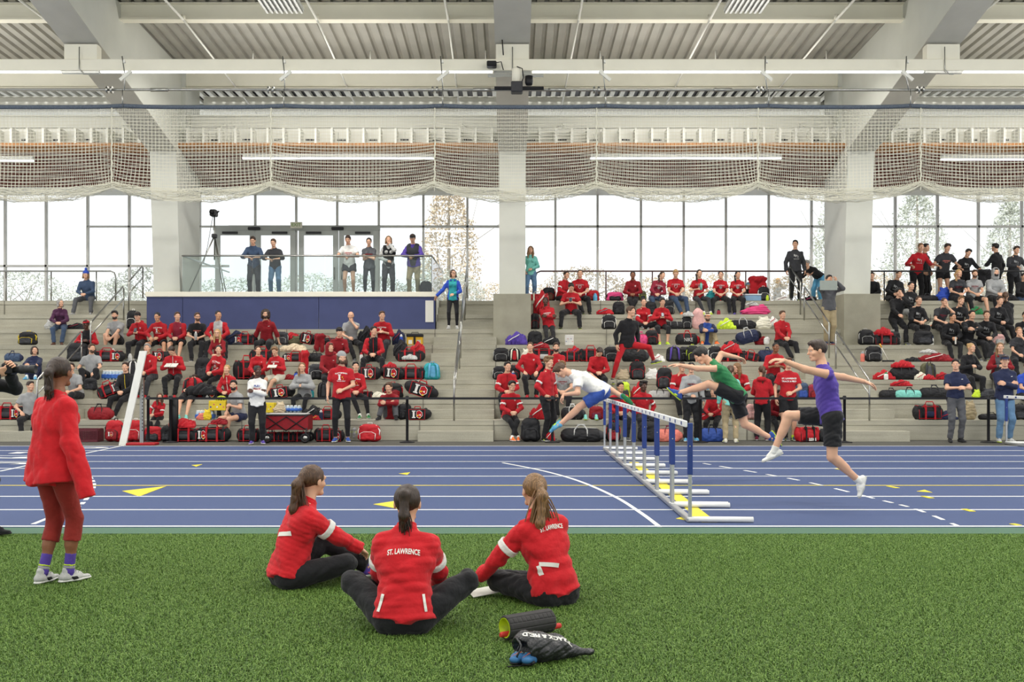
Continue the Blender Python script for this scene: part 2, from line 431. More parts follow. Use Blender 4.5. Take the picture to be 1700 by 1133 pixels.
for ch, (px, py) in (('8', (128, 744)), ('7', (88, 752.5)), ('6', (40, 760.5)), ('5', (-5, 770))):
    V, Fc = text_geo(ch, 1.25, 4, .02); g = gp(px, py)
    b = MB(); b.add([(g[0] - y*1.6, g[1] + x*.62, .004) for x, y, z in V], Fc)
    tag(b.build('lane_number', m_wline), 'white painted lane number %s on the far left lanes' % dict(zip('8765', ('eight, behind the standing red sweatshirt', 'seven, left of the eight', 'six, mostly beside the left edge', 'five, cut by the left edge')))[ch], 'lane number')
# turf blades: one object, blades instanced over the field
def turf():
    g = np.random.default_rng(3); n = 17000; S = 1.0
    x, y = g.uniform(0, S, n), g.uniform(0, S, n); a = g.uniform(0, 6.283, n); ln = g.uniform(.012, .023, n); tilt = g.uniform(.35, 1.25, n); wd = g.uniform(.0011, .0020, n)
    dx, dy = np.cos(a), np.sin(a)
    V = np.zeros((n, 6, 3)); base = np.stack([x, y, np.full(n, -.020)], 1)
    side = np.stack([-dy, dx, np.zeros(n)], 1) * wd[:, None]
    mid = base + np.stack([dx*ln*.35*tilt, dy*ln*.35*tilt, ln*.75], 1); tip = base + np.stack([dx*ln*1.1*tilt, dy*ln*1.1*tilt, ln*(1.25-.35*tilt)], 1)
    V[:, 0] = base-side; V[:, 1] = base+side; V[:, 2] = mid+side; V[:, 3] = mid-side; V[:, 4] = tip+side*.35; V[:, 5] = tip-side*.35
    V = V.reshape(-1, 3); i = np.arange(n)[:, None]*6
    Q = np.concatenate([i + np.array([[0, 1, 2, 3]]), i + np.array([[3, 2, 4, 5]])])
    pm = qmesh('blades', V, Q, smooth=False)
    m = bpy.data.materials.new('turf_blade'); m.use_nodes = True; nt = m.node_tree; b = nt.nodes['Principled BSDF']; L = nt.links.new
    geo = nt.nodes.new('ShaderNodeNewGeometry'); r = nt.nodes.new('ShaderNodeValToRGB'); e = r.color_ramp.elements
    e[0].color = (*lin('47682a'), 1); e[1].color = (*lin('8aa853'), 1); z = e.new(.5); z.color = (*lin('688a3c'), 1)
    L(geo.outputs['Random Per Island'], r.inputs['Fac']); L(r.outputs['Color'], b.inputs['Base Color'])
    b.inputs['Roughness'].default_value = .55
    b.inputs['Specular IOR Level'].default_value = .3
    pm.materials.append(m)
    src = bpy.data.objects.new('blade_patch', pm)
    pts = []
    for iy in range(3, 10):
        hw = (iy + 1) * .53 + 2.6
        for ix in range(-int(hw) - 1, int(hw) + 1):
            if iy == 9: continue
            pts.append((ix + .5, iy + .5 + .72 - 0, 0))
    me = bpy.data.meshes.new('turf'); me.from_pydata([(p[0], p[1], 0) for p in pts], [], [])
    o = bpy.data.objects.new('turf_grass', me); COL.objects.link(o)
    ng = bpy.data.node_groups.new('turf', 'GeometryNodeTree'); ng.interface.new_socket('Geometry', in_out='INPUT', socket_type='NodeSocketGeometry'); ng.interface.new_socket('Geometry', in_out='OUTPUT', socket_type='NodeSocketGeometry')
    gi = ng.nodes.new('NodeGroupInput'); go = ng.nodes.new('NodeGroupOutput'); oi = ng.nodes.new('GeometryNodeObjectInfo'); oi.inputs[0].default_value = src
    tr = ng.nodes.new('GeometryNodeTransform'); tr.inputs['Translation'].default_value = (-.5, -.5, 0)
    ip = ng.nodes.new('GeometryNodeInstanceOnPoints'); rv = ng.nodes.new('FunctionNodeRandomValue'); rv.data_type = 'INT'; rv.inputs['Min'].default_value = 0 if 'Min' in rv.inputs else 0
    for s in rv.inputs:
        if s.type == 'INT' and s.name == 'Min': s.default_value = 0
        if s.type == 'INT' and s.name == 'Max': s.default_value = 3
    mu = ng.nodes.new('ShaderNodeMath'); mu.operation = 'MULTIPLY'; mu.inputs[1].default_value = math.pi/2
    cx = ng.nodes.new('ShaderNodeCombineXYZ'); L = ng.links.new
    out = [s for s in rv.outputs if s.type == 'INT'][0]
    L(oi.outputs['Geometry'], tr.inputs['Geometry']); L(tr.outputs['Geometry'], ip.inputs['Instance']); L(gi.outputs[0], ip.inputs['Points'])
    L(out, mu.inputs[0]); L(mu.outputs[0], cx.inputs['Z']); L(cx.outputs[0], ip.inputs['Rotation']); L(ip.outputs[0], go.inputs[0])
    md = o.modifiers.new('blades', 'NODES'); md.node_group = ng
    tag(o, 'short green artificial turf blades of the infield', 'grass', kind='stuff')
turf()

# ---------------------------------------------------------------- bleachers
bl = empty('concrete_bleachers', (0, D0, 0)); tag(bl, 'pale concrete stadium steps across the back of the hall, full of people and bags', 'bleachers')
def child_world(o, par): o.parent = par; o.matrix_parent_inverse = Matrix.Translation(par.location).inverted(); return o
joints = [-18.5, -14.9, -6.2, -2.12, -.42, 2.6, 5.4, 11.9, 15.5]
m_joint = mat('joint', '77746a', .9)
for i in range(1, 9):
    b = MB(); y0 = rd(i); z1 = rz(i); y1 = rd(i+1) + .05 if i < 8 else 33.2
    b.box(-XW, XW, y0 + .018, y1, rz(i-1) if i > 1 else 0, z1 - .11)
    b.box(-XW, XW, y0, y1, z1 - .11, z1)
    for jx in joints: b.box(jx - .012, jx + .012, y0 - .002, y0 + .03, rz(i-1), z1 - .002, 1)
    child_world(b.build('seating_tier', [concrete, m_joint]), bl)
for (xa, xb) in ((-11.75, -10.2), (-2.12, -.42), (7.4, 8.95)):
    for i in range(1, 9):
        y1 = rd(i); z1 = rz(i) - RISE/2; e = .08 * (i % 2)
        b = MB(); b.box(xa, xb, y1 - .455, y1 + .03, rz(i-1) - (.0 if i == 1 else .0), z1)
        child_world(b.build('aisle_step', [concrete]), bl)
# window-wall planter block under platform
m_white = mat('painted_steel_white', 'e4e3d9', .5, noise=(2, .03)); m_cream = mat('painted_steel_cream', 'eae6d4', .5, noise=(2, .03))
m_colm = mat('column_white', 'cfd0c6', .45, noise=(1.5, .04))
m_bluewall = mat('blue_pad', '454c72', .8, noise=(3, .05), bump=(200, .2))
m_steel = mat('steel_rail', 'a9a9a4', .3, 1, noise=(20, .05)); m_dark = mat('dark_metal', '3b3b3d', .5, .3, noise=(20, .1)); m_black = mat('black_plastic', '17171a', .5, noise=(30, .1))
m_redrail = mat('rail_bronze', '6f5350', .4, .5, noise=(20, .05))
pf = empty('viewing_platform', (X_(483, 27.75), 27.75, 3.2)); tag(pf, 'raised viewing platform with dark blue front wall and glass railing', 'platform')
PX0, PX1 = X_(243, 27.75), X_(723, 27.75)
b = MB()
xs = [PX0, X_(303, 27.75), X_(529, 27.75), PX1]
for a, c in zip(xs[:-1], xs[1:]): b.box(a + .006, c - .006, 27.75, 27.8, rz(6) + .01, 3.66, b=.006)
child_world(b.build('blue_wall', m_bluewall), pf)
child_world(MB().box(PX0 + .02, PX1 - .02, 27.8, 33, 3.3, 3.70).build('deck', concrete), pf)
child_world(MB().box(PX0 + .01, PX1, 27.80, 28.0, 2.7, 3.64).box(PX1 - .12, PX1, 27.8, 33, rz(6), 3.66).build('side_wall', m_white), pf)
child_world(MB().box(PX0 - .02, PX1 + .03, 27.72, 28.0, 3.66, 3.80, b=.01).build('coping', m_cream), pf)
gl = bpy.data.materials.new('thin_glass'); gl.use_nodes = True; nt = gl.node_tree; nt.nodes.clear()
def glass_mat(name, tint, refl):
    gl = bpy.data.materials.new(name); gl.use_nodes = True; nt = gl.node_tree; nt.nodes.clear()
    o = nt.nodes.new('ShaderNodeOutputMaterial'); mx = nt.nodes.new('ShaderNodeMixShader'); t = nt.nodes.new('ShaderNodeBsdfTransparent'); g = nt.nodes.new('ShaderNodeBsdfGlossy')
    t.inputs[0].default_value = (*tint, 1); g.inputs['Roughness'].default_value = .02
    fr = nt.nodes.new('ShaderNodeFresnel'); fr.inputs[0].default_value = 1.4
    mu = nt.nodes.new('ShaderNodeMath'); mu.operation = 'MULTIPLY'; mu.inputs[1].default_value = refl
    nt.links.new(fr.outputs[0], mu.inputs[0]); nt.links.new(mu.outputs[0], mx.inputs[0]); nt.links.new(t.outputs[0], mx.inputs[1]); nt.links.new(g.outputs[0], mx.inputs[2]); nt.links.new(mx.outputs[0], o.inputs[0])
    MATS[name] = gl
    return gl
bpy.data.materials.remove(gl)
m_glass = glass_mat('window_glass', (.97, .98, .98), 1.0); m_rglass = glass_mat('rail_glass', (.90, .95, .94), 1.2)
b = MB(); gx = [X_(p, 27.9) for p in (303, 419, 540, 660, 717)]
for a, c in zip(gx[:-1], gx[1:]): b.box(a + .01, c - .01, 27.86, 27.872, 3.82, 4.80)
child_world(b.build('glass_panel', m_rglass), pf)
child_world(MB().box(gx[-1] - .012, gx[-1], 27.87, 32.5, 3.82, 4.80).build('side_glass', m_rglass), pf)
child_world(MB().tube([(gx[0], 32.5, 4.82), (gx[0], 27.87, 4.82), (gx[-1], 27.87, 4.82), (gx[-1], 32.5, 4.82)], .025, 8).build('handrail', m_steel), pf)

# paper notice taped to the blue wall, right end
tag(MB().box(X_(706, 27.7), X_(719.5, 27.7), 27.735, 27.745, Z_(535, 27.7), Z_(499, 27.7)).build('paper_notice', mat('paper', 'd6d5cc', .8, noise=(60, .04))), 'long white paper notice taped at the right end of the blue wall', 'notice')

# ---------------------------------------------------------------- steel frames
def frame(cx, side, lab):
    """column + rising rafter towards the camera; soffit line (27.8,7.75) -> (0,14.5)"""
    root = empty('steel_frame', (cx, 28, rz(8))); tag(root, lab, 'column')
    hw = .37; sl = .243
    y0 = 27.8; zs = 7.75
    prof_c = [(28.15, 3.64), (29.9, 3.64), (29.9, 10.3), (27.8, 10.3), (27.8, 7.75)]
    def prism(prof, x0, x1):
        n = len(prof); vs = [(x0, y, z) for y, z in prof] + [(x1, y, z) for y, z in prof]
        return MB().add(vs, [list(range(n))[::-1], [n+i for i in range(n)]] + [[i, (i+1) % n, n+(i+1) % n, n+i] for i in range(n)])
    child_world(prism(prof_c, cx-hw, cx+hw).build('column', m_colm), root)
    ye = -6
    prof_r = [(27.8, 7.75), (27.8, 10.3), (ye, 10.3 + .05*(27.8-ye) + 3), (ye, 7.75 + sl*(27.8-ye))]
    prof_r = [(27.8, 7.75), (27.8, 10.2), (17.0, 10.75), (17.0, 7.75 + sl*10.8)]
    child_world(prism(prof_r, cx-hw, cx+hw).build('rafter', m_colm), root)
    child_world(MB().box(cx-hw-.03, cx+hw+.03, 17.0, 27.8, -.02, .0, M=Matrix.Translation((0, 27.8, 7.75)) @ Matrix.Rotation(-math.atan(sl), 4, 'X') @ Matrix.Translation((0, -27.8, 0))).build('flange', mat('grey_paint', 'bcbab0', .5, noise=(2, .05))), root)
    if side:
        # web stiffener, haunch fin towards the centre
        s = -side
        a = cx + s*hw
        child_world(MB().box(min(a, a + s*.1), max(a, a+s*.1), 28.3, 28.8, 7.9, 10.2).build('stiffener', m_colm), root)
    # hanger block for the light beam
    child_world(MB().box(cx-hw, cx+hw, 22.5, 22.75, 8.55, 8.98).build('hanger', m_cream), root)
    return root
frame(-9.75, -1, 'white steel column and rising roof rafter left of the glass-railed platform')
frame(.01, 0, 'white steel column in the middle of the hall carrying a straight roof rafter')
frame(9.75, 1, 'white steel column and rising roof rafter beside the right-hand stairs')
def plinth(x0, x1, lab):
    o = MB().box(x0, x1, 27.15, 30.2, rz(5), 3.70, b=.01).build('column_plinth', mat('concrete_plinth', '9a9786', .85, noise=(2, .12), bump=(35, .12))); tag(o, lab, 'plinth')
plinth(X_(819, 27.15), X_(881.5, 27.15), 'square concrete plinth under the middle column')
plinth(9.05, X_(1462, 27.15), 'square concrete plinth under the right column')

# roof deck: corrugated steel running away from the camera
def deck():
    b = MB(); p = .30; x = -XW; zf = lambda y: 10.4 - .05*(y - 24)
    prof = [(0, 0), (.17, 0), (.20, .075), (.27, .075)]
    xs = []
    while x < XW:
        for dx, dz in prof: xs.append((x + dx, dz))
        x += p
    for (ya, yb) in ((14.5, 29.95),):
        vs = [(x, ya, zf(ya) + dz) for x, dz in xs] + [(x, yb, zf(yb) + dz) for x, dz in xs]; n = len(xs)
        b.add(vs, [[i, i+1, n+i+1, n+i] for i in range(n-1)])
    o = b.build('ceiling_deck', mat('roof_deck', 'a5a298', .45, .25, noise=(1.2, .12))); struct(o)
    # dark slot and lower second deck near the window wall
    b = MB(); x = -XW
    while x < XW: b.box(x, x + .13, 30.0, 31.6, 10.06, 10.16); x += .30
    struct(b.build('ceiling_slot_ribs', m_white))
    b = MB(); b.box(-XW, XW, 29.98, 31.8, 10.2, 10.25); struct(b.build('ceiling_slot_back', m_dark))
    b = MB(); x = -XW
    while x < XW: b.box(x, x + .06, 27.95, 29.0, 7.92, 8.42); x += .45
    struct(b.build('ceiling_outriggers', m_white))
    b = MB(); b.box(-XW, XW, 28.4, 28.44, 7.9, 8.5); struct(b.build('ceiling_eave', m_white))
    b = MB(); x = -XW
    while x < XW:
        if int((x+XW)/.45) % 2: b.box(x+.12, x+.36, 28.37, 28.395, 8.16, 8.21)
        x += .45
    struct(b.build('ceiling_eave_slots', m_dark))
    b = MB(); b.box(-XW, XW, 31.75, 33.3, 9.95, 10.35); struct(b.build('ceiling_far_edge', m_white))
    b = MB(); b.box(-XW, XW, -12, 14.6, 10.9, 11.0); struct(b.build('ceiling_near', m_white))
deck()
def beam(x0, x1, y, z0, z1, th, lab, m=m_cream, fl=True):
    root = empty('roof_beam', ((x0+x1)/2, y, z0)); tag(root, lab, 'beam')
    child_world(MB().box(x0, x1, y - .02, y + .02, z0, z1).build('web', m), root)
    child_world(MB().box(x0, x1, y - th, y + th, z0 - .03, z0 + .01).box(x0, x1, y - th, y + th, z1 - .02, z1).build('flange', m), root)
    return root
bays = [(-19.3, -10.12, 'outer left bay'), (-9.38, -.36, 'bay left of the middle column'), (.38, 9.38, 'bay right of the middle column'), (10.12, 19.3, 'outer right bay')]
for x0, x1, nm in bays:
    beam(x0, x1, 23.9, 10.02, 10.40, .13, 'cream roof purlin at the top edge of the %s' % nm)
    beam(x0, x1, 28.4, 9.64, 10.2, .12, 'white girder between columns in the %s' % nm)
    beam(x0, x1, 30.3, 9.56, 9.92, .12, 'shadowed white purlin behind the girder in the %s' % nm, m_white)
    beam(x0, x1, 28.9, 8.66, 8.98, .12, 'white purlin just above the wooden band in the %s' % nm, m_white)
    # knee braces
    for s, xx in ((1, x0), (-1, x1)):
        if abs(xx) > 15: continue
        tag(MB().tube([(xx + s*.02, 28.75, 8.05), (xx + s*1.1, 28.75, 8.7)], .05, 4).build('knee_brace', m_white), 'white knee brace at the %s end of the %s' % ('left' if s > 0 else 'right', nm), 'brace', )
# sprinkler pipes running away from the camera
for k, (px, nm) in enumerate(((30, 'first'), (272, 'second'), (507, 'third'), (738, 'fourth'), (967, 'fifth'), (1198, 'sixth'), (1420, 'seventh'), (1660, 'eighth'))):
    x = X_(px, 22.3)
    root = empty('sprinkler_pipe', (x, 23, 9.85)); tag(root, 'thin white roof pipe, %s from the left' % nm, 'pipe')
    child_world(MB().tube([(x, 17, 9.95), (x, 23.6, 9.93)], .03, 6).tube([(x, 23.6, 9.93), (x - .1, 31.5, 9.5)], .026, 6).build('pipe', m_white), root)
    child_world(MB().tube([(x, 23.62, 9.93), (x, 23.62, 10.05)], .05, 6).build('coupling', m_cream), root)
    child_world(MB().tube([(x+.8, 26.9, 10.25), (x+.8, 26.9, 9.95)], .018, 5).tube([(x+.8, 26.9, 9.98), (x+.8, 26.9, 10.0)], .03, 5).build('drop_head', m_white), root)
# long beam with continuous strip light
m_lamp = mat('lamp_white', 'f4f8ff', .5, emit=2.2)
lb = empty('light_beam', (0, 22.6, 8.34)); tag(lb, 'long white beam across the hall with a lit strip along its lower edge', 'beam')
child_world(MB().box(-XW, XW, 22.45, 22.65, 8.37, 8.63, b=.01).build('beam_body', m_cream), lb)
b = MB(); hx = [-9.75, .01, 9.75]; e = [-XW] + sum([[h - .45, h + .45] for h in hx], []) + [XW]
for i in range(0, len(e), 2): b.box(e[i], e[i+1], 22.48, 22.56, 8.338, 8.365)
child_world(b.build('light_strip', m_lamp), lb)
b = MB()
for h in hx: b.box(h - .42, h + .42, 22.47, 22.57, 8.32, 8.37).tube([(h, 22.44, 8.9), (h, 22.43, 8.4), (h + .1, 22.43, 8.28), (h + .2, 22.44, 8.28)], .012, 5)
child_world(b.build('joint_bracket', m_steel), lb)
# pole with clamps
pr = empty('curtain_rod', (0, 22.3, 7.9)); tag(pr, 'thin steel rod under the beam with couplings', 'rod')
child_world(MB().tube([(-XW, 22.3, 7.9), (XW, 22.3, 7.88)], .03, 8).build('rod', m_steel), pr)
b = MB()
for px in (182, 450, 722, 990, 1262, 1528): b.tube([(X_(px, 22.3) - .07, 22.3, 7.89), (X_(px, 22.3) - .03, 22.3, 7.89)], .08, 8).tube([(X_(px, 22.3) + .03, 22.3, 7.89), (X_(px, 22.3) + .07, 22.3, 7.89)], .08, 8)
for px in (265, 1200, 800, 925): b.tube([(X_(px, 22.3) - .2, 22.3, 7.89), (X_(px, 22.3) + .2, 22.3, 7.89)], .042, 8)
child_world(b.build('coupling', m_steel), pr)
# winch motor in the middle
wm = empty('curtain_winch', (X_(862, 22.2), 22.2, 7.9)); tag(wm, 'curtain winch motor with gearbox hanging at the middle column', 'winch')
cx = X_(858, 22.2)
child_world(MB().box(cx-.13, cx+.13, 22.05, 22.3, 7.78, 8.02, b=.02).build('gearbox', m_dark), wm)
child_world(MB().lathe([(0, 0), (.11, 0), (.11, .3), (.09, .33), (0, .33)], (cx, 22.2, 8.02), 12).build('motor', m_cream), wm)
child_world(MB().lathe([(0, 0), (.07, 0), (.09, .05), (.09, .2), (0, .22)], (cx+.27, 22.15, 7.95), 10).build('control_box', m_black), wm)
child_world(MB().tube([(cx, 22.1, 8.35), (cx+.12, 22.08, 8.3), (cx+.15, 22.08, 8.1), (cx+.1, 22.1, 7.98)], .012, 5).tube([(cx-.5, 22.2, 7.9), (cx+.6, 22.2, 7.9)], .04, 8).build('cable', m_black), wm)
child_world(MB().box(cx-.65, cx+.6, 22.38, 22.46, 8.22, 8.27).build('bracket', m_steel), wm)
cb = empty('beam_camera', (X_(820, 22.3), 22.3, 8.35)); tag(cb, 'small black box camera clipped to the beam left of the middle column', 'camera')
xx = X_(817, 22.3)
child_world(MB().box(xx-.12, xx+.1, 22.2, 22.42, 8.4, 8.52, b=.02).build('housing', m_black), cb)
child_world(MB().tube([(xx+.1, 22.3, 8.5), (xx+.2, 22.3, 8.52), (xx+.25, 22.35, 8.35)], .012, 5).tube([(xx+.25, 22.4, 8.7), (xx+.22, 22.4, 9.1)], .015, 5).build('cord', m_black), cb)
# linear pendant lights in front of the wood band
for px0, px1, py, d, l in ((-60, 56, 266, 27.2, 'short lit pendant light at the far left of the wooden band'), (403, 720, 262, 27.2, 'long lit pendant light left of the middle column'), (980, 1297, 262, 27.2, 'long lit pendant light right of the middle column'), (1562, 1760, 264, 27.2, 'lit pendant light at the far right of the wooden band')):
    x0, x1 = X_(px0, d), X_(px1, d); z = Z_(py, d)
    root = empty('pendant_light', ((x0+x1)/2, d, z)); tag(root, l, 'light')
    child_world(MB().box(x0, x1, d-.06, d+.06, z, z+.1, b=.01).build('housing', mat('lamp_grey', '8f8f8a', .5, noise=(5, .05))), root)
    child_world(MB().box(x0, x1, d-.05, d+.05, z-.035, z-.002).build('tube', m_lamp), root)
    b = MB()
    for t in (.15, .5, .85): b.tube([(x0+(x1-x0)*t, d, z+.1), (x0+(x1-x0)*t, d, z+.7)], .006, 4)
    child_world(b.build('wire', m_steel), root)
for px, l in ((466, 'left'), (1240, 'right')):
    x = X_(px, 21.5); root = empty('roof_lamp', (x, 21.5, 9.5)); tag(root, 'square louvred roof lamp at the top edge, %s of the middle column' % l, 'light')
    zz = Z_(10, 21.5)
    child_world(MB().box(x-.42, x+.42, 21.1, 21.9, zz+.03, zz+.1).build('housing', m_white), root)
    b = MB()
    for i in range(8): b.box(x-.4+i*.107, x-.35+i*.107, 21.1, 21.9, zz-.02, zz+.03)
    child_world(b.build('louvre', m_steel), root)

# ---------------------------------------------------------------- divider net, drawn up
def net():
    root = empty('divider_net', (0, 22.15, 7.5)); tag(root, 'raised white mesh divider net hanging in swags from a grey cable', 'net')
    tops = [X_(p, 22.15) for p in (-335, -65, 205, 472, 735, 1005, 1275, 1510, 1770, 2040)]
    bots = [X_(p, 22.15) for p in (-350, -80, 187, 451, 722, 990, 1258, 1527, 1795, 2065)]
    zc = Z_(178, 22.15)
    # rope
    b = MB(); pts = []
    for a, c in zip(tops[:-1], tops[1:]):
        for k in range(8):
            t = k/8; pts.append((a + (c-a)*t, 22.15, zc + .03*(abs(2*t-1)**4) ))
    b.tube(pts, .048, 6); child_world(b.build('cable', mat('grey_rope', '5b6470', .8, noise=(30, .2), bump=(60, .5))), root)
    m_net = mat('net_cord', 'd9d6c4', .7)
    x0, x1 = tops[0], tops[-1]; p = .082
    nx = int((x1-x0)/p); nz = 24
    zt = zc - .03; zb0 = Z_(300, 22.15)
    def zb(x):
        for a, c in zip(bots[:-1], bots[1:]):
            if a <= x <= c:
                t = (x-a)/(c-a); return zb0 - .19*(4*t*(1-t))**.7
        return zb0
    def P(i, j, lay):
        x = x0 + p*i; t = j/nz
        # pull towards the lift lines near the bottom
        near = min(bots, key=lambda q: abs(q-x)); pull = math.exp(-((x-near)/.5)**2) * t**4 * .45
        xx = x - (x-near)*pull
        y = 22.15 + lay*.08*math.sin(t*3.1) + .04*math.sin(x*2.3 + lay*2)*t
        return (xx, y, zt + (zb(x)-zt)*t + .008*math.sin(x*1.7)*t)
    r = .0036
    for lay in (0, 1):
        b = MB()
        off = lay*.5
        G = [[P(i + off, j, lay) for j in range(nz+1)] for i in range(nx+1)]
        def ribbon(pts, hor):
            vs = []
            for q in pts:
                if hor: vs += [(q[0], q[1]-r, q[2]-r), (q[0], q[1]-r, q[2]+r), (q[0], q[1]+r, q[2])]
                else: vs += [(q[0]-r, q[1]-r, q[2]), (q[0]+r, q[1]-r, q[2]), (q[0], q[1]+r, q[2])]
            n = len(pts)
            b.add(vs, [[3*i+k, 3*i+(k+1) % 3, 3*i+3+(k+1) % 3, 3*i+3+k] for i in range(n-1) for k in range(3)])
        for i in range(nx+1): ribbon(G[i], False)
        for j in range(nz+1): ribbon([G[i][j] for i in range(nx+1)], True)
        child_world(b.build('mesh_sheet', m_net), root)
    # gathered lower roll: folded mesh below
    b = MB(); g = random.Random(5)
    for s in range(46):
        pts = []
        ph = g.uniform(0, 6); a = g.uniform(0, 1)
        for i in range(0, nx+1, 2):
            x = x0 + p*i; q = zb(x); u = (q - zb0)/-.19
            dz = -.02 - a*(.10 + .16*u) + .025*math.sin(x*7 + ph) + .02*math.sin(x*17+ph*3)
            pts.append((x, 22.15 + .1*math.cos(ph + x*3), q + dz))
        vs = []
        for q in pts: vs += [(q[0], q[1]-r, q[2]-r), (q[0], q[1]-r, q[2]+r), (q[0], q[1]+r, q[2])]
        n = len(pts); b.add(vs, [[3*i+k, 3*i+(k+1) % 3, 3*i+3+(k+1) % 3, 3*i+3+k] for i in range(n-1) for k in range(3)])
    i = 0; x = x0
    while x < x1:
        q = zb(x); u = (q - zb0)/-.19; L = .10 + .17*u
        pts = [(x, 22.13, q+.02), (x+.03*g.uniform(-1, 1), 22.1, q-L*.5), (x+.05*g.uniform(-1, 1), 22.16, q-L)]
        vs = []
        for v in pts: vs += [(v[0]-r, v[1]-r, v[2]), (v[0]+r, v[1]-r, v[2]), (v[0], v[1]+r, v[2])]
        b.add(vs, [[3*k+m, 3*k+(m+1) % 3, 3*k+3+(m+1) % 3, 3*k+3+m] for k in range(2) for m in range(3)])
        x += .04
    child_world(b.build('gathered_hem', m_net), root)
    for a, c in zip(tops, bots):
        pts = [(a, 22.1, zc+.38), (a, 22.1, zc)] ; b = MB(); b.tube(pts, .012, 5)
        b.tube([(a-.05, 22.2, Z_(98, 22.4)), (a-.03, 22.3, 8.25), (a, 22.2, zc+.38)], .014, 5)
        child_world(b.build('hanger', m_steel), root)
        sg = 1 if a > .3 else -1 if a < -.3 else 0
        child_world(MB().box(-.16, .16, -.03, .03, -.035, .035, M=Matrix.Translation((a, 22.28, Z_(126, 22.3))) @ Matrix.Rotation(R(-40*(-sg)), 4, 'Y')).box(a-.03, a+.01, 22.2, 22.26, Z_(104, 22.3)-.03, Z_(104, 22.3)+.03).build('pulley_arm', m_white), root)
        pts = [(c + .012*math.sin(k*1.9), 22.1, zt + (zb0-.25-zt)*k/26) for k in range(27)]
        b = MB(); b.tube(pts, [.014 + .006*(k % 2) for k in range(27)], 5)
        child_world(b.build('lift_cord', m_net), root)
net()

# ---------------------------------------------------------------- window wall
m_mull = mat('mullion', 'dcdbd6', .5, 0, noise=(3, .05))  # colour lightened to imitate glare from the bright windows
YW = 33.0
def Xw(px): return X_(px, YW)
zb_, zt_ = 3.66, 7.45
winbays = [(-XW, -9.38, [-60, 9, 77, 146, 215], 1), (-9.38, -.36, [332, 424, 492, 560, 629, 703, 776], 2), (.38, 9.4, [922, 992, 1064, 1135, 1205, 1276, 1347], 3), (9.4, XW, [1418, 1486, 1556, 1624, 1696, 1766], 4)]
zr = Z_(376.5, YW)
for x0, x1, ms, k in winbays:
    root = struct(empty('window_%d' % k, ((x0+x1)/2, YW, zb_)))
    b = MB()
    for px in ms:
        b.box(Xw(px)-.034, Xw(px)+.034, YW-.06, YW+.06, zb_, zt_)
    zl = zr
    if k == 1:
        b.box(Xw(146), x1, YW-.06, YW+.06, zl-.03, zl+.03); b.box(x0, x1, YW-.06, YW+.06, Z_(442, YW)-.035, Z_(442, YW)+.035)
    else: b.box(x0, x1, YW-.06, YW+.06, zl-.035, zl+.035)
    b.box(x0, x1, YW-.08, YW+.08, zt_-.02, zt_+.1); b.box(x0, x1, YW-.08, YW+.08, zb_, zb_+.07)
    child_world(b.build('mullion', m_mull), root)
    child_world(MB().box(x0, x1, YW+.0, YW+.012, zb_, zt_).build('glass', m_glass), root)
# door leaves in bay 2
for k, (pa, pb) in enumerate(((360, 492), (498, 629))):
    root = struct(empty('door_%d' % (k+1), (Xw((pa+pb)/2), YW, zb_)))
    zt2 = Z_(384, YW); mid = (pa+pb)/2
    m_door = mat('door_alu', 'b5b8b4', .5, .2, noise=(3, .04))
    b = MB()
    for a, c in ((pa, mid-1), (mid+1, pb)):
        x0, x1 = Xw(a), Xw(c)
        b.box(x0, x0+.16, YW-.2, YW-.12, 3.7, zt2).box(x1-.16, x1, YW-.2, YW-.12, 3.7, zt2).box(x0+.16, x1-.16, YW-.2, YW-.12, zt2-.16, zt2).box(x0+.16, x1-.16, YW-.2, YW-.12, 3.7, 3.95)
    child_world(b.build('door_leaf', m_door), root)
    child_world(MB().box(Xw(pa)-.06, Xw(pb)+.06, YW-.22, YW-.08, zt2, zt2+.14).build('door_header', m_door), root)
    b = MB()
    for s in (-1, 1): b.tube([(Xw(mid)+s*.12, YW-.28, 4.6), (Xw(mid)+s*.12, YW-.28, 5.0)], .018, 6)
    child_world(b.build('door_handle', m_steel), root)
    child_world(MB().box(Xw(mid)-.22, Xw(mid)+.18, YW-.3, YW-.2, zt2+.0, zt2+.1, b=.02).box(Xw(pa)+.25, Xw(pa)+.75, YW-.27, YW-.2, zt2-.12, zt2-.05).box(Xw(pb)-.75, Xw(pb)-.25, YW-.27, YW-.2, zt2-.12, zt2-.05).build('door_closer', m_dark), root)
# exit sign
root = empty('exit_sign', (Xw(492), YW-.5, Z_(372, YW-.5))); tag(root, 'small hanging exit sign above the double doors', 'sign')
x, z = X_(492, YW-.5), Z_(374, YW-.5)
child_world(MB().box(x-.19, x+.19, YW-.53, YW-.47, z-.1, z+.1, b=.01).build('housing', m_cream), root)
V, Fc = text_geo('EXIT', .15, 2, .004)
child_world(MB().add([(x + a, YW-.534, z + c) for a, c, _ in V], Fc).build('lettering', mat('sign_green', '9fb877', .5)), root)
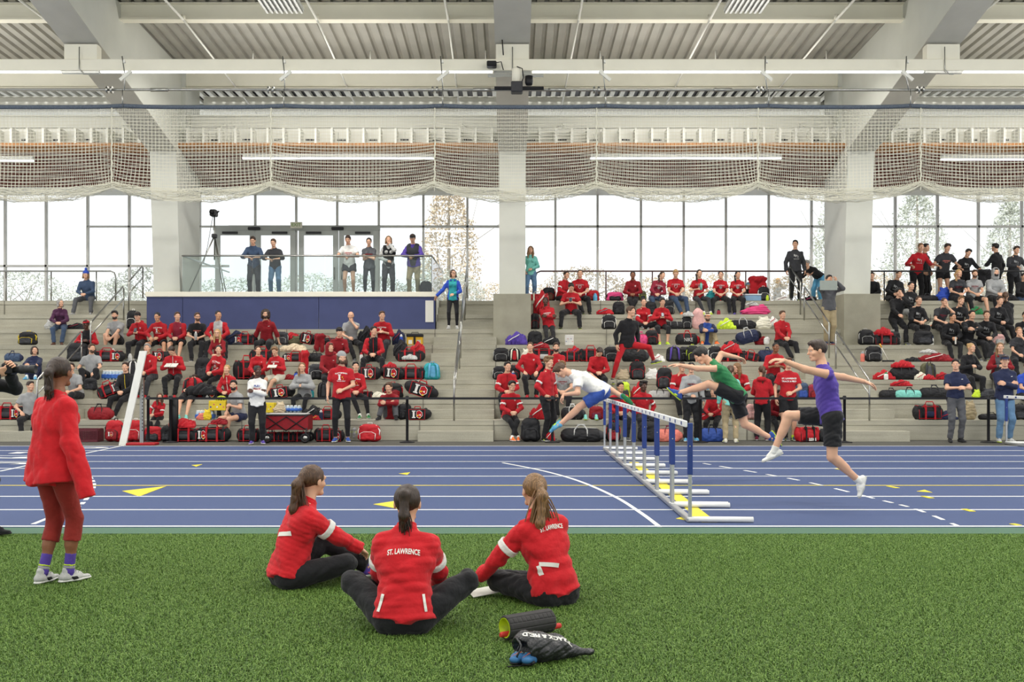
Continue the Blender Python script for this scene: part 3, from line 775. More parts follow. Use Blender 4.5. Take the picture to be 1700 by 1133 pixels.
# wood slat band
wb = empty('wood_band', (0, 32.4, 8.2)); tag(wb, 'brown slatted wood band along the top of the window wall', 'wood panelling')
m_wood = mat('wood_dark', '5a2a20', .6, noise=(6, .25)); m_woodl = mat('wood_light', 'a06c3c', .6, noise=(5, .2))
WA, WB = (27.93, 7.93), (30.35, 7.20)
def wood(t0, t1, off, th):
    # strip of the sloping band between parameters t0 (upper edge) and t1
    q = lambda t, o: (WA[0] + (WB[0]-WA[0])*t - .29*o, WA[1] + (WB[1]-WA[1])*t - .957*o)
    pr = [q(t0, off), q(t1, off), q(t1, off - th), q(t0, off - th)]
    return [(x, y, z) for x in (-XW, XW) for y, z in pr]
BF = [(0, 1, 2, 3), (7, 6, 5, 4), (0, 4, 5, 1), (1, 5, 6, 2), (2, 6, 7, 3), (3, 7, 4, 0)]
child_world(MB().add(wood(.12, 1, 0, .06), BF).build('backing', m_wood), wb)
child_world(MB().add(wood(0, .16, .02, .1), BF).build('top_board', m_woodl), wb)
b = MB()
for i in range(13): b.add(wood(.15 + i*.065, .19 + i*.065, .03, .03), BF)
child_world(b.build('slat', mat('wood_slat', '6e3626', .55, noise=(6, .2))), wb)
b = MB()
for t in (.17, .30, .44, .57, .71, .84): b.add(wood(t, t + .008, .04, .02), BF)
child_world(b.build('light_reveal', m_white), wb)
struct(MB().box(-XW, XW, 30.3, 33.0, 7.42, 7.5).build('ceiling_window_head', m_white))
# upper rail along the top walkway
def rail(x0, x1, y, z0, z1, posts, m, lab, bend=0, name='guard_rail'):
    root = empty(name, ((x0+x1)/2, y, z0)); tag(root, lab, 'railing')
    pts = [(x0, y, z1), (x1, y, z1)]
    if bend > 0: pts = [(x0, y, z1), (x1-.15, y, z1), (x1-.04, y, z1-.05), (x1, y, z1-.18), (x1, y, z0)]
    if bend < 0: pts = [(x0, y, z0), (x0, y, z1-.18), (x0+.04, y, z1-.05), (x0+.15, y, z1), (x1, y, z1)]
    child_world(MB().tube(pts, .024, 8).build('top_rail', m), root)
    for px in posts: child_world(MB().tube([(px, y, z0), (px, y, z1)], .02, 8).build('post', m), root)
yr = 30.2; zR = Z_(450.5, yr)
rail(X_(889, yr), 8.9, yr, rz(8), zR, [X_(p, yr) for p in (1006, 1083, 1160, 1238)], m_redrail, 'long bronze guard rail behind the top row, right of the middle column', -1)
rail(10.2, XW, yr, rz(8), zR, [X_(p, yr) for p in (1468, 1544, 1620, 1695)], m_dark, 'dark guard rail behind the students at the upper right', 0)
rail(-XW, X_(192, yr), yr, rz(8), zR, [X_(p, yr) for p in (10, 85, 160)], m_steel, 'steel guard rail behind the top row at the far left', 1)
# stair handrails (each two parallel sloping bars)
def stair_rail(x, i0, i1, lab, top_h=.9):
    y0, y1 = rd(i0), rd(i1); z0, z1 = rz(i0), rz(i1)
    root = empty('stair_handrail', (x, y0, z0)); tag(root, lab, 'handrail')
    h = top_h
    child_world(MB().tube([(x, y1, z1), (x, y1, z1+h), (x, y1-.06, z1+h+.03), (x, y0+.05, z0+h+.05), (x, y0, z0+h), (x, y0, z0)], .022, 8).build('top_rail', m_steel), root)
    child_world(MB().tube([(x, y1, z1+h-.3), (x, y0, z0+h-.3)], .018, 8).build('lower_rail', m_steel), root)
for x, who in ((-10.9, 'left'), (-1.33, 'middle'), (8.2, 'right')):
    stair_rail(x, 7.0, 8.2, 'upper steel handrail of the %s stairs' % who)
    stair_rail(x, 4.2, 6.6, 'central steel handrail of the %s stairs' % who)
    stair_rail(x, 1.0, 3.6, 'lower steel handrail of the %s stairs' % who)

# ---------------------------------------------------------------- outside: snow and shrubs
m_snow = mat('snow', 'eef1f4', .9, noise=(.4, .03))
struct(MB().box(-60, 60, 33.3, 120, 3.0, 3.6).build('ground_snow', m_snow))
m_leafs = [mat('overexposed_leaf', 'bcc0b3', .9, noise=(3, .25)), mat('dry_leaf', 'c9baa2', .9, noise=(3, .25))]  # leaf colours paled to imitate overexposed daylight
def shrub(x, y, z0, rx, rzz, n, m, name, lab, cat='shrub', group=None, seed=1, conic=False):
    g = np.random.default_rng(seed); V = []; 
    u = g.normal(size=(n, 3)); u /= np.linalg.norm(u, axis=1)[:, None]; r = g.uniform(.5, 1, n)**.5
    c = u * r[:, None]
    if conic: c[:, :2] *= (1 - (c[:, 2:3]+1)/2*.85)
    c = c * np.array([rx, rx*.8, rzz]) + np.array([0, 0, rzz])
    c[:, :2] += .1*g.normal(size=(n, 2))
    a = g.normal(size=(n, 3)); a /= np.linalg.norm(a, axis=1)[:, None]; bb = np.cross(a, g.normal(size=(n, 3))); bb /= np.linalg.norm(bb, axis=1)[:, None]
    s = g.uniform(.035, .085, n)[:, None] * (1.2 if conic else .85)
    V = np.stack([c - a*s, c - bb*s*.4, c + a*s, c + bb*s*.4], 1).reshape(-1, 3)
    Q = np.arange(n*4).reshape(-1, 4)
    root = empty(name, (x, y, z0)); tag(root, lab, cat, group)
    link('foliage', qmesh('foliage', V, Q, smooth=False), root, m)
    b = MB()
    for k in range(5): b.tube([(0, 0, 0), (g.normal()*rx*.2, g.normal()*.1, rzz*.8), (g.normal()*rx*.5, g.normal()*.2, rzz*1.5)], [.03, .02, .008], 5)
    if conic: b.tube([(0, 0, 0), (0, 0, rzz*2)], [.12, .02], 6)
    b.build('stem', mat('bark', '9d968a', .9, noise=(8, .2)), root)
for k in range(17):
    x = -22 + k*2.75
    if -1.5 < x < -.5: continue
    shrub(x, 38 + (k % 3)*1.2, 3.6, 1.7, .85 + .15*(k % 2), 3200, m_leafs[0] if x < 0 else m_leafs[1], 'shrub', 'overexposed pale shrub outside the windows, %s in the low hedge from the left' % ['first', 'second', 'third', 'fourth', 'fifth', 'sixth', 'seventh', 'eighth', 'ninth', 'tenth', 'eleventh', 'twelfth', 'thirteenth', 'fourteenth', 'fifteenth', 'sixteenth', 'seventeenth'][k], group='low hedge outside the windows', seed=k)
for k, (x, y, rx, rz_, l) in enumerate(((-2.6, 41, 1.9, 3.4, 'bare pale tree outside the window left of the middle column'), (13.8, 42, 2.0, 3.2, 'snowy tree outside the window just right of the right column'), (17.5, 43, 2.3, 3.3, 'broad snowy tree outside the far right windows'), (22, 44, 2.2, 3.0, 'pale tree outside at the right edge'))):
    shrub(x, y, 3.6, rx, rz_, 5000, m_leafs[1] if k == 0 else m_leafs[0], 'tree', l, 'tree', seed=40+k, conic=True)
# ---------------------------------------------------------------- people: head, hand, shoe and hair patterns
def sphere_q(c, r, n=3, sc_=(1, 1, 1)):
    V = []; Q = []
    for ax in range(3):
        for s in (-1, 1):
            base = len(V)
            for i in range(n+1):
                for j in range(n+1):
                    p = [0, 0, 0]; p[ax] = s; p[(ax+1) % 3] = (-1 + 2*i/n) * s; p[(ax+2) % 3] = -1 + 2*j/n
                    L = math.sqrt(sum(q*q for q in p)); V.append([c[k] + r*sc_[k]*p[k]/L for k in range(3)])
            for i in range(n):
                for j in range(n):
                    a = base + i*(n+1) + j; Q.append([a, a+n+1, a+n+2, a+1])
    return np.array(V), np.array(Q)
class Geo:
    def __init__(s): s.V = []; s.Q = []; s.M = []; s.n = 0
    def add(s, V, Q, m=0, T=None, flip=False):
        V = np.asarray(V, float)
        if T is not None: T = np.array(T); V = V @ T[:3, :3].T + T[:3, 3]
        Q = np.asarray(Q)
        if flip: Q = Q[:, ::-1]
        s.V.append(V); s.Q.append(Q + s.n); s.M.append(np.full(len(Q), m) if np.isscalar(m) else m); s.n += len(V); return s
    def mesh(s, name, nm=1):
        me = qmesh(name, np.concatenate(s.V), np.concatenate(s.Q), np.concatenate(s.M))
        for _ in range(nm): me.materials.append(None)
        return me
def head_geo(h, fem=False):
    j = .9 if fem else 1
    P = [ell((0, .012, .03), (.076, .095, .088), .02), ell((0, -.015, -.04), (.057*j, .068, .066), .04), cone((-.03, -.062, -.085), (.03, -.062, -.085), .016*j, None, None, .03),
         cone((0, -.083, .018), (0, -.103, -.018), .008, .0115, None, .012), ell((0, -.078, -.052), (.026, .013, .011), .012),
         cone((-.045, -.072, .032), (.045, -.072, .032), .011, None, None, .02), ell((-.045, -.05, -.018), (.022, .026, .02), .02), ell((.045, -.05, -.018), (.022, .026, .02), .02),
         cone((0, .02, -.05), (0, .035, -.13), .052*j, .055*j, None, .02)]
    for s in (-1, 1):
        P += [ell((s*.079, .012, .0), (.009, .018, .03), .006)]
        P.append(neg(ell((s*.031, -.098, .010), (.017, .018, .011), .01), .012))
    P.append(neg(cone((-.02, -.094, -.0535), (.02, -.094, -.0535), .0028), .004))
    V, Q = sdf(P, h)
    g = Geo().add(V, Q)
    for s in (-1, 1):
        g.add(*sphere_q((s*.031, -.070, .010), .0125, 3, (1.1, 1, .62)), m=1)
        g.add(*sphere_q((s*.031, -.0790, .010), .0058, 2, (1, .7, 1)), m=2)
        V2, Q2 = sdf([cone((s*.017, -.0835, .030), (s*.046, -.073, .032), .0042, .003)], .004); g.add(V2, Q2, m=3)
    V2, Q2 = sdf([cone((-.017, -.0865, -.0475), (.017, -.0865, -.0475), .0042, .0042, None, .004), cone((-.012, -.087, -.058), (.012, -.087, -.058), .0052, None, None, .004)], .004); g.add(V2, Q2, m=4)
    return g
def hand_geo(h, curl):
    P = [cone((0, -.01, 0), (0, .03, 0), .026, .034, ((0, 0, 1), .62), .02), cone((-.022, .05, 0), (.022, .05, 0), .027, None, ((0, 0, 1), .5), .02), cone((-.022, .082, 0), (.024, .082, 0), .02, None, ((0, 0, 1), .6), .02)]
    for k, (x, L, r) in enumerate(((-.030, .062, .0078), (-.0105, .076, .0086), (.0098, .08, .009), (.030, .074, .0088))):
        # x negative = little finger side
        p = np.array([x, .088 - abs(x)*.15, 0]); a = -.10 - curl*.25; q = p
        for s, (f, c) in enumerate(((.42, 1.0), (.32, 1.25), (.26, .9))):
            a2 = a - curl*c*(.45 if s == 0 else .8)*(1 + .06*k); d = np.array([x*.9*(1-curl*.4)*(1.2 if s == 0 else .3), math.cos(a2), math.sin(a2)]); d /= np.linalg.norm(d)
            e = q + d*L*f; P.append(cone(q, e, r*(1-.1*s), r*(.93-.1*s), None, .004)); q = e; a = a2
    t0 = np.array([.026, .012, -.006]); t1 = np.array([.052, .045, -.016]); t2 = np.array([.062 - .01*curl, .075, -.022 - .014*curl]); t3 = np.array([.060 - .022*curl, .098, -.026 - .02*curl])
    P += [cone(t0, t1, .014, .0115, None, .014), cone(t1, t2, .0108, .0098, None, .004), cone(t2, t3, .0098, .008, None, .004)]
    return sdf(P, h)
def shoe_geo(h):
    # ankle at origin, toe towards -y, sole bottom at z=-.08
    sole = [cone((0, .05, -.066), (0, -.07, -.066), .033, .040, ((0, 0, 1), .38), .02), cone((0, -.07, -.066), (-.0, -.155, -.064), .042, .030, ((0, 0, 1), .36), .02)]
    up = [cone((0, .045, -.04), (0, -.06, -.045), .034, .037, ((0, 0, 1), .8), .03), cone((0, -.06, -.05), (0, -.15, -.054), .036, .027, ((0, 0, 1), .62), .03), cone((0, .02, -.03), (0, .012, .012), .036, .037, None, .03),
          cone((0, -.02, -.0), (0, -.09, -.03), .022, .02, None, .02)]
    g = Geo(); V, Q = sdf(sole, h); g.add(V, Q, 1)
    V, Q = sdf(up, h); g.add(V, Q, 0)
    for s in (-1, 1):
        V, Q = sdf([cone((s*.033, .01, -.035), (s*.037, -.06, -.055), .006, .005), cone((s*.035, -.03, -.055), (s*.028, -.07, -.028), .005, .004)], h*.7); g.add(V, Q, 2)
    for k in range(4):
        y = -.03 - .02*k; V, Q = sdf([cone((-.02, y, .022 - .013*k - .006), (.02, y - .004, .022 - .013*k - .006), .0035)], h*.6); g.add(V, Q, 2)
    return g.mesh('shoe', 3)
HEADS = {}; HANDS = {}; SHOE = {}
def get_head(hi, fem):
    k = (hi, fem)
    if k not in HEADS: HEADS[k] = head_geo(.0045 if hi else .0085, fem)
    return HEADS[k]
def get_hand(hi, curl):
    k = (hi, curl)
    if k not in HANDS: HANDS[k] = hand_geo(.0028 if hi else .0055, curl)
    return HANDS[k]
def get_shoe(hi):
    if hi not in SHOE: SHOE[hi] = shoe_geo(.004 if hi else .008)
    return SHOE[hi]
HAIRM = {}
def face_cut(z=.042, w=.062):
    return [neg(ell((0, -.110, -.035), (w + .020, .082, z + .085)), .008)]
def hair_mesh(kind, hi=False):
    key = (kind, hi)
    if key in HAIRM: return HAIRM[key]
    h = .005 if hi else .009
    cap = ell((0, .020, .038), (.083, .099, .092), .02)
    wr = wrinkle(3, .0035 if hi else .003, 70, (1, 1, .25))
    P = [cap]; post = []
    if kind == 'short': P += [ell((0, -.03, .09), (.06, .06, .035), .02)]; cut = face_cut(.045)
    elif kind == 'buzz': P = [ell((0, .016, .036), (.0795, .096, .089), .02)]; cut = face_cut(.04)
    elif kind == 'curly': P = [ell((0, .022, .05), (.096, .108, .098), .02)] + [ell((.07*math.cos(a), -.01 + .06*math.sin(a), .11), (.035, .035, .03), .01) for a in (0, .9, 1.8, 2.7, 3.6, 4.5, 5.4)]; cut = face_cut(.038); wr = wrinkle(5, .007, 45)
    elif kind == 'bigcurl': P = [ell((0, .025, .03), (.115, .11, .115), .02), ell((-.075, 0, -.05), (.045, .055, .07)), ell((.075, 0, -.05), (.045, .055, .07))]; cut = face_cut(.035, .056); wr = wrinkle(5, .012, 38)
    elif kind == 'mop': P += [ell((0, -.035, .095), (.075, .065, .035), .02), ell((.05, -.045, .06), (.04, .04, .03), .02), ell((-.05, -.045, .06), (.04, .04, .03), .02)]; cut = face_cut(.03)
    elif kind == 'long':
        cut = face_cut(.04, .055)
        for s in (-1, 1): P += [cone((s*.062, .01, .03), (s*.082, -.01, -.12), .035, .034, ((0, 1, 0), 1.4)), cone((s*.082, -.01, -.12), (s*.075, -.06, -.26), .034, .018)]
        P += [cone((0, .075, .0), (0, .085, -.2), .06, .045, ((0, 1, 0), .6))]
    elif kind == 'bob':
        cut = face_cut(.04, .057)
        for s in (-1, 1): P += [cone((s*.062, .015, .03), (s*.08, .0, -.09), .036, .03, ((0, 1, 0), 1.3))]
        P += [cone((0, .07, .0), (0, .075, -.09), .06, .05, ((0, 1, 0), .7))]
    elif kind == 'bun': cut = face_cut(.05); P += [ell((0, .10, .085), (.038, .035, .038), .01)]
    elif kind in ('pony', 'ponyl', 'ponyhi', 'ponyside'):
        cut = face_cut(.052)
        P += [ell((0, .112, .045), (.018, .018, .02), .01)]
        if kind == 'pony': P += [cone((0, .115, .045), (0, .155, .0), .018, .03), cone((0, .155, .0), (0, .15, -.13), .03, .026), cone((0, .15, -.13), (0, .145, -.2), .026, .008)]
        if kind == 'ponyhi': P += [cone((0, .10, .08), (0, .15, .07), .016, .026), cone((0, .15, .07), (0, .165, -.06), .028, .026), cone((0, .165, -.06), (.01, .15, -.16), .026, .008)]
        if kind == 'ponyl': P += [cone((0, .115, .045), (0, .16, -.02), .018, .034), cone((0, .16, -.02), (.02, .16, -.2), .034, .03), cone((.02, .16, -.2), (.03, .14, -.31), .03, .008)]
        if kind == 'ponyside': P += [cone((-.02, .10, .045), (-.07, .09, -.03), .018, .026), cone((-.07, .09, -.03), (-.085, .0, -.16), .026, .022), cone((-.085, .0, -.16), (-.08, -.03, -.24), .022, .008)]
    V, Q = sdf(P + cut, h, wr)
    g = Geo().add(V, Q); me = g.mesh('hair', 1); HAIRM[key] = me
    return me
def hat_mesh(kind):
    if kind in HAIRM: return HAIRM[kind]
    g = Geo()
    if kind == 'beanie':
        V, Q = sdf([ell((0, .018, .055), (.092, .106, .096)), neg(cone((0, -.0, -.2), (0, -.02, .028), .16, .16, None, .02, False, True), .006)], .007, wrinkle(2, .002, 60, (1, 1, 0))); g.add(V, Q, 0)
        V, Q = sdf([cone((0, .018, .035), (0, .014, .062), .092, .094, ((1, 0, 0), .92), .01, True, True)], .008); g.add(V, Q, 1)
    if kind == 'pom':
        V, Q = sdf([ell((0, .018, .055), (.095, .108, .105)), neg(cone((0, -.0, -.2), (0, -.02, .028), .16, .16, None, .02, False, True), .006)], .007); g.add(V, Q, 0)
        V, Q = sdf([cone((0, .018, .03), (0, .014, .06), .094, .096, ((1, 0, 0), .92), .01, True, True)], .008); g.add(V, Q, 1)
        V, Q = sdf([ell((0, .02, .185), (.04, .04, .04))], .008, wrinkle(1, .008, 70)); g.add(V, Q, 0)
    if kind == 'cap':
        V, Q = sdf([ell((0, .014, .05), (.088, .105, .088)), neg(cone((0, 0, -.2), (0, 0, .045), .16, .16, None, .02, False, True), .004)], .007); g.add(V, Q, 0)
        V, Q = sdf([cone((0, -.075, .05), (0, -.125, .043), .066, .05, ((0, 0, 1), .10), .02)], .006); g.add(V, Q, 1)
        g.add(*sphere_q((0, .014, .139), .008, 2), m=0)
    if kind == 'hood':
        V, Q = sdf([ell((0, .03, .02), (.11, .125, .135)), cone((0, .03, -.05), (0, .05, -.13), .1, .11), neg(ell((0, -.11, -.02), (.068, .13, .108)), .015)], .009, wrinkle(2, .004, 20)); g.add(V, Q, 0)
    if kind == 'headband':
        V, Q = sdf([cone((0, .012, .050), (0, .004, .068), .086, .083, ((1, 0, 0), .90), .01, True, True)], .006); g.add(V, Q, 0)
    if kind == 'glasses':
        b = Geo()
        for s in (-1, 1):
            pts = [(s*.031 + .021*math.cos(a), -.102, .010 + .016*math.sin(a)) for a in [i*math.pi/4 for i in range(9)]]
            for p, q in zip(pts[:-1], pts[1:]): b.add(*sdf([cone(p, q, .0026)], .003))
            b.add(*sdf([cone((s*.052, -.10, .014), (s*.084, .0, .012), .003)], .004))
        b.add(*sdf([cone((-.01, -.104, .014), (.01, -.104, .014), .003)], .003)); g = b
    me = g.mesh(kind, 2); HAIRM[kind] = me
    return me

# ---------------------------------------------------------------- people: posing and building
def nrm(v): v = np.asarray(v, float); return v / (np.linalg.norm(v) + 1e-9)
def ik(a, c, l1, l2, hint):
    a = np.asarray(a, float); c = np.asarray(c, float); v = c - a; L = np.linalg.norm(v); mx = (l1 + l2)*.995
    if L > mx: c = a + v/L*mx; v = c - a; L = mx
    if L < abs(l1-l2)+.02: L = abs(l1-l2)+.02
    x = (l1*l1 - l2*l2 + L*L)/(2*L); y = math.sqrt(max(l1*l1 - x*x, 0)); d = nrm(v); h = np.asarray(hint, float); h = nrm(h - d*(h @ d))
    return a + d*x + h*y, c
def rot(ax, deg):
    M = Matrix.Rotation(R(deg), 3, ax); return np.array(M)
PRINTS = {}
def print_geo(kind):
    """flat chest print, metres, x right, y up; list of (V, faces, mat index)"""
    if kind in PRINTS: return PRINTS[kind]
    out = []
    def box(x0, y0, x1, y1, m): out.append(([(x0, y0, 0), (x1, y0, 0), (x1, y1, 0), (x0, y1, 0)], [(0, 1, 2, 3)], m))
    if kind == 'P':      # university name arc, letter and red-yellow bird shape, team line
        V, Fc = text_geo('PLATTSBURGH', .036, 1, .0012); out.append(([(x, y + .075 - x*x*1.2, 0) for x, y, z in V], Fc, 0))
        V, Fc = text_geo('TRACK & FIELD', .024, 1, .001); out.append(([(x, y - .085, 0) for x, y, z in V], Fc, 0))
        box(-.05, -.06, -.015, .045, 0); box(-.062, -.062, -.003, -.045, 0); box(-.062, .032, -.003, .048, 0)
        out.append(([(.01, -.03, 0), (.045, -.05, 0), (.065, -.01, 0), (.06, .035, 0), (.03, .05, 0), (.008, .02, 0)], [tuple(range(6))], 1))
        out.append(([(.005, -.005, .001), (.03, -.02, .001), (.034, .008, .001)], [(0, 1, 2)], 2)); out.append(([(.03, -.055, .001), (.052, -.05, .001), (.04, -.03, .001)], [(0, 1, 2)], 2))
    elif kind == 'S':
        V, Fc = text_geo('ST. LAWRENCE', .034, 1, .0012); out.append(([(x, y + .06 - x*x*1.0, 0) for x, y, z in V], Fc, 0))
        out.append(([(-.05, .035, 0), (.05, .035, 0), (.045, -.02, 0), (0, -.065, 0), (-.045, -.02, 0)], [(4, 3, 2, 1, 0)], 0))
        out.append(([(-.03, .022, .001), (.035, .022, .001), (.028, -.015, .001), (0, -.045, .001), (-.028, -.012, .001)], [(4, 3, 2, 1, 0)], 1))
    elif kind == 'R':
        V, Fc = text_geo('R', .085, 1, .003); out.append(([(x*1.1 - .045, y + .035, 0) for x, y, z in V], Fc, 0))
        V, Fc = text_geo('P', .085, 1, .003); out.append(([(x*1.1, y + .015, 0) for x, y, z in V], Fc, 0))
        V, Fc = text_geo('I', .085, 1, .003); out.append(([(x*1.1 + .045, y - .005, 0) for x, y, z in V], Fc, 0))
        V, Fc = text_geo('TRACK & FIELD', .024, 1, .001); out.append(([(x, y - .07, 0) for x, y, z in V], Fc, 0))
    elif kind == 'L': # small crest on the left chest
        out.append(([(.06, .07, 0), (.10, .07, 0), (.097, .045, 0), (.08, .028, 0), (.063, .045, 0)], [(4, 3, 2, 1, 0)], 0))
        out.append(([(.068, .063, .001), (.092, .063, .001), (.09, .048, .001), (.08, .038, .001)], [(3, 2, 1, 0)], 1))
    elif kind == 'C':
        V, Fc = text_geo('CARDINALS', .040, 1, .002); out.append((V, Fc, 1))
        V, Fc = text_geo('TRACK', .03, 1, .001); out.append(([(x, y - .045, 0) for x, y, z in V], Fc, 1))
    elif kind == 'T': out.append(([(.075, .062, 0), (.115, .066, 0), (.115, .056, 0), (.075, .054, 0)], [(3, 2, 1, 0)], 0))
    elif kind == 'TF':
        V, Fc = text_geo('ST. LAWRENCE', .045, 2, .002); out.append(([(x, y + .04, 0) for x, y, z in V], Fc, 0))
        V, Fc = text_geo('TRACK & FIELD', .045, 2, .002); out.append(([(x, y - .02, 0) for x, y, z in V], Fc, 0))
    elif kind == 'PS':
        V, Fc = text_geo('PLSU', .06, 1, .003); out.append(([(x, y + .03, 0) for x, y, z in V], Fc, 3))
        V, Fc = text_geo('TRACK', .05, 1, .002); out.append(([(x, y - .04, 0) for x, y, z in V], Fc, 1))
    PRINTS[kind] = out
    return out
def project(parent, V, Q, parts, o, r, u, f, mats, name='shirt_print', lift=.004, sub=None):
    """wrap a flat print onto the cloth surface (V, Q): o centre, r right, u up, f outward"""
    tree = BVHTree.FromPolygons([tuple(v) for v in V.tolist()], [tuple(q) for q in Q.tolist()])
    mb = MB()
    for pv, pf, m in parts:
        vs = []
        for x, y, z in pv:
            q = o + r*x + u*y + f*.4
            hit = tree.ray_cast(Vector(q), Vector(-f), .8)
            p = np.array(hit[0]) if hit[0] is not None else o + r*x + u*y + f*.14
            vs.append(p + f*(lift + z*2))
        mb.add(vs, pf, m)
    return mb.build(name, mats, parent)
pcount = 0
def person(loc, label, s=1.0, yaw=0, pose='sit', drop=RISE, lean=8, side=0, arms='lap', legs='n', hy=0, hp=0, hr=0, sk=1, hair='short', hc='db', hat=None, hatc=('black', 'black'),
           top='red', sl='L', tops=None, pr=None, bot='black', bl='L', shoe=('dgrey', 'white', 'lime'), sock='white', sex='m', stripe=None, hood=False, glasses=False, beard=None, collar=None,
           over=None, hi=False, fat=1.0, hem=None, tw=0, group=None, seed=None, vest=None, zipc=None, spread=.12, prm=None, loose=0., belt=None):
    """builds one person; local frame faces -y, x to the right of the picture, root at the seat point or between the feet"""
    global pcount; pcount += 1
    seed = seed if seed is not None else pcount
    over = over or {}
    root = empty('person', loc, R(yaw)); root.scale = (s, s, s)
    tag(root, label, 'person', group)
    h = .010 if hi else .021; hc_ = .0085 if hi else .0195
    fem = sex == 'f'
    dr = drop / s
    lT, lS, lU, lF = .435, .42, .285, .255
    # pelvis
    if pose == 'sit': P = np.array([0, .02, .105])
    elif pose == 'hug': P = np.array([0, .10, .105])
    elif pose == 'lie': P = np.array([0, .12, .11])
    else: P = np.array([0, 0, .935])
    P = np.array(over.get('P', P), float)
    Rt = rot('Z', tw) @ rot('Y', side) @ rot('X', lean)
    u = Rt @ np.array([0, 0, 1.]); r = Rt @ np.array([1., 0, 0]); f = Rt @ np.array([0, -1., 0])
    if 'torso' in over: # explicit up / right vectors
        u = nrm(over['torso'][0]); r = nrm(over['torso'][1]); r = nrm(r - u*(r @ u)); f = np.cross(u, r)
        f = nrm(np.cross(r, u)) * -1 if False else nrm(np.cross(u, r)); f = -f if f[1] > 0 and over.get('fsign', 1) > 0 else f
    Sw = (.142 if fem else .162) * (1 + (fat-1)*.5)
    S = P + u*.50; shs = {-1: S - r*Sw + u*-.042, 1: S + r*Sw + u*-.042}
    if 'shf' in over:
        for k in (-1, 1): shs[k] = shs[k] + f*over['shf'][0 if k < 0 else 1]
    N1 = P + u*.585 + f*.015
    Hr = Rt if 'torso' not in over else np.stack([r, -f, u], 1)
    hy0 = hy
    Hm = (np.eye(3) if over.get('hfree', True) else Hr) @ rot('Z', hy + tw) @ rot('Y', hr) @ rot('X', hp)
    hs = over.get('hs', 1.0)
    Hc = N1 + u*.035 + Hm @ np.array([0, -.03, .105])
    if 'H' in over: Hc = np.array(over['H'], float)
    # limbs targets
    hips = {-1: P - rot('Z', tw) @ np.array([.088, 0, .02]), 1: P + rot('Z', tw) @ np.array([.088, 0, -.02])}
    if 'hips' in over: hips = {-1: np.array(over['hips'][0]), 1: np.array(over['hips'][1])}
    A = {}
    if pose == 'sit':
        fo = {'n': ((-.11, -.47), (.11, -.47)), 'wide': ((-.27, -.47), (.27, -.47)), 'fwd': ((-.10, -.72), (.10, -.72)), 'cross': ((.08, -.52), (-.08, -.55)), 'back': ((-.1, -.36), (.1, -.36)), 'split': ((-.16, -.62), (.14, -.40)), 'lft': ((-.3, -.45), (-.1, -.5)), 'rgt': ((.1, -.5), (.3, -.45))}[legs if legs in ('n', 'wide', 'fwd', 'cross', 'back', 'split', 'lft', 'rgt') else 'n']
        for k, q in zip((-1, 1), fo): A[k] = (np.array([q[0], q[1], -dr + .085]), np.array([k*.35 if legs != 'cross' else k*.6, -1, 1.]))
    elif pose in ('hug',):
        for k in (-1, 1): A[k] = (np.array([k*(.11 if legs != 'wide' else .2), -.36, .085 - (dr if legs == 'down' else 0)]), np.array([k*.25, -1, 1.]))
    elif pose == 'indian':
        A = {-1: (np.array([.12, -.26, .08]), np.array([-1, -.3, .2])), 1: (np.array([-.12, -.32, .09]), np.array([1, -.3, .2]))}
    elif pose == 'lie':
        for k in (-1, 1): A[k] = (np.array([k*.1, -.5, -dr + .085]), np.array([k*.3, -1, 1.]))
    else:
        for k in (-1, 1): A[k] = (np.array([k*spread, .02*k, .085]), np.array([k*.15, -1, 0.]))
    for k, n in ((-1, 'fl'), (1, 'fr')):
        if n in over: A[k] = (np.array(over[n][0], float), np.array(over[n][1], float))
    knees, ank = {}, {}
    for k in (-1, 1): knees[k], ank[k] = ik(hips[k], A[k][0], lT, lS, A[k][1])
    B = {}
    Pz = P
    def T(x, y, z): return Pz + np.array([x, y, z])
    ar = arms.split('+') if '+' in arms else [arms, arms]
    for k, a in ((-1, ar[0]), (1, ar[1])):
        if a == 'lap': t, hn = T(k*.06, -.40, .085), (k*.9, .35, -.5)
        elif a == 'knees': t, hn = T(k*.13, -.42, .10), (k*1, .2, -.3)
        elif a == 'cross': t, hn = T(-k*.085, -.19 - .03*k, .27), (k*1, .0, -.8)
        elif a == 'chin': t, hn = np.array(Hc) + Hm @ np.array([k*.03, -.085, -.135]), (k*.6, -.6, -.8)
        elif a == 'phone': t, hn = T(k*.05, -.31, .24), (k*1, .3, -.6)
        elif a == 'down': t, hn = T(k*.27, -.05, -.04), (k*.6, 1, 0)
        elif a == 'pocket': t, hn = T(k*.20, -.10, .03), (k*1, .8, .1)
        elif a == 'belly': t, hn = T(k*.03, -.20, .10), (k*1, .3, -.2)
        elif a == 'rail': t, hn = T(k*.08, -.40, .18), (k*1, .0, -.6)
        elif a == 'railwide': t, hn = T(k*.30, -.42, .13), (k*.5, 1, -.2)
        elif a == 'hug': t, hn = T(k*.07, -.50, .08), (k*1, .1, -.3)
        elif a == 'hugk': t, hn = T(-k*.05, -.42 - .03*k, .30), (k*1, -.2, -.2)
        elif a == 'tablet': t, hn = np.array(Hc) + Hm @ np.array([k*.10, -.26, -.04]), (k*1, .1, -.9)
        elif a == 'back': t, hn = T(k*.25, .28, -.04), (k*1, .5, 0)
        elif a == 'thigh': t, hn = T(k*.16, -.26, .10), (k*1, .6, -.2)
        elif a == 'side': t, hn = T(k*.34, -.02, -.07), (k*1, .5, 0)
        elif a == 'hips': t, hn = T(k*.17, -.03, .12), (k*1, .5, 0)
        if ('hl', 'hr')[k > 0] in over: t, hn = over[('hl', 'hr')[k > 0]][:2]
        el, wr_ = ik(shs[k], t, lU, lF, hn); B[k] = (el, wr_)
    # ---- body
    nm = []
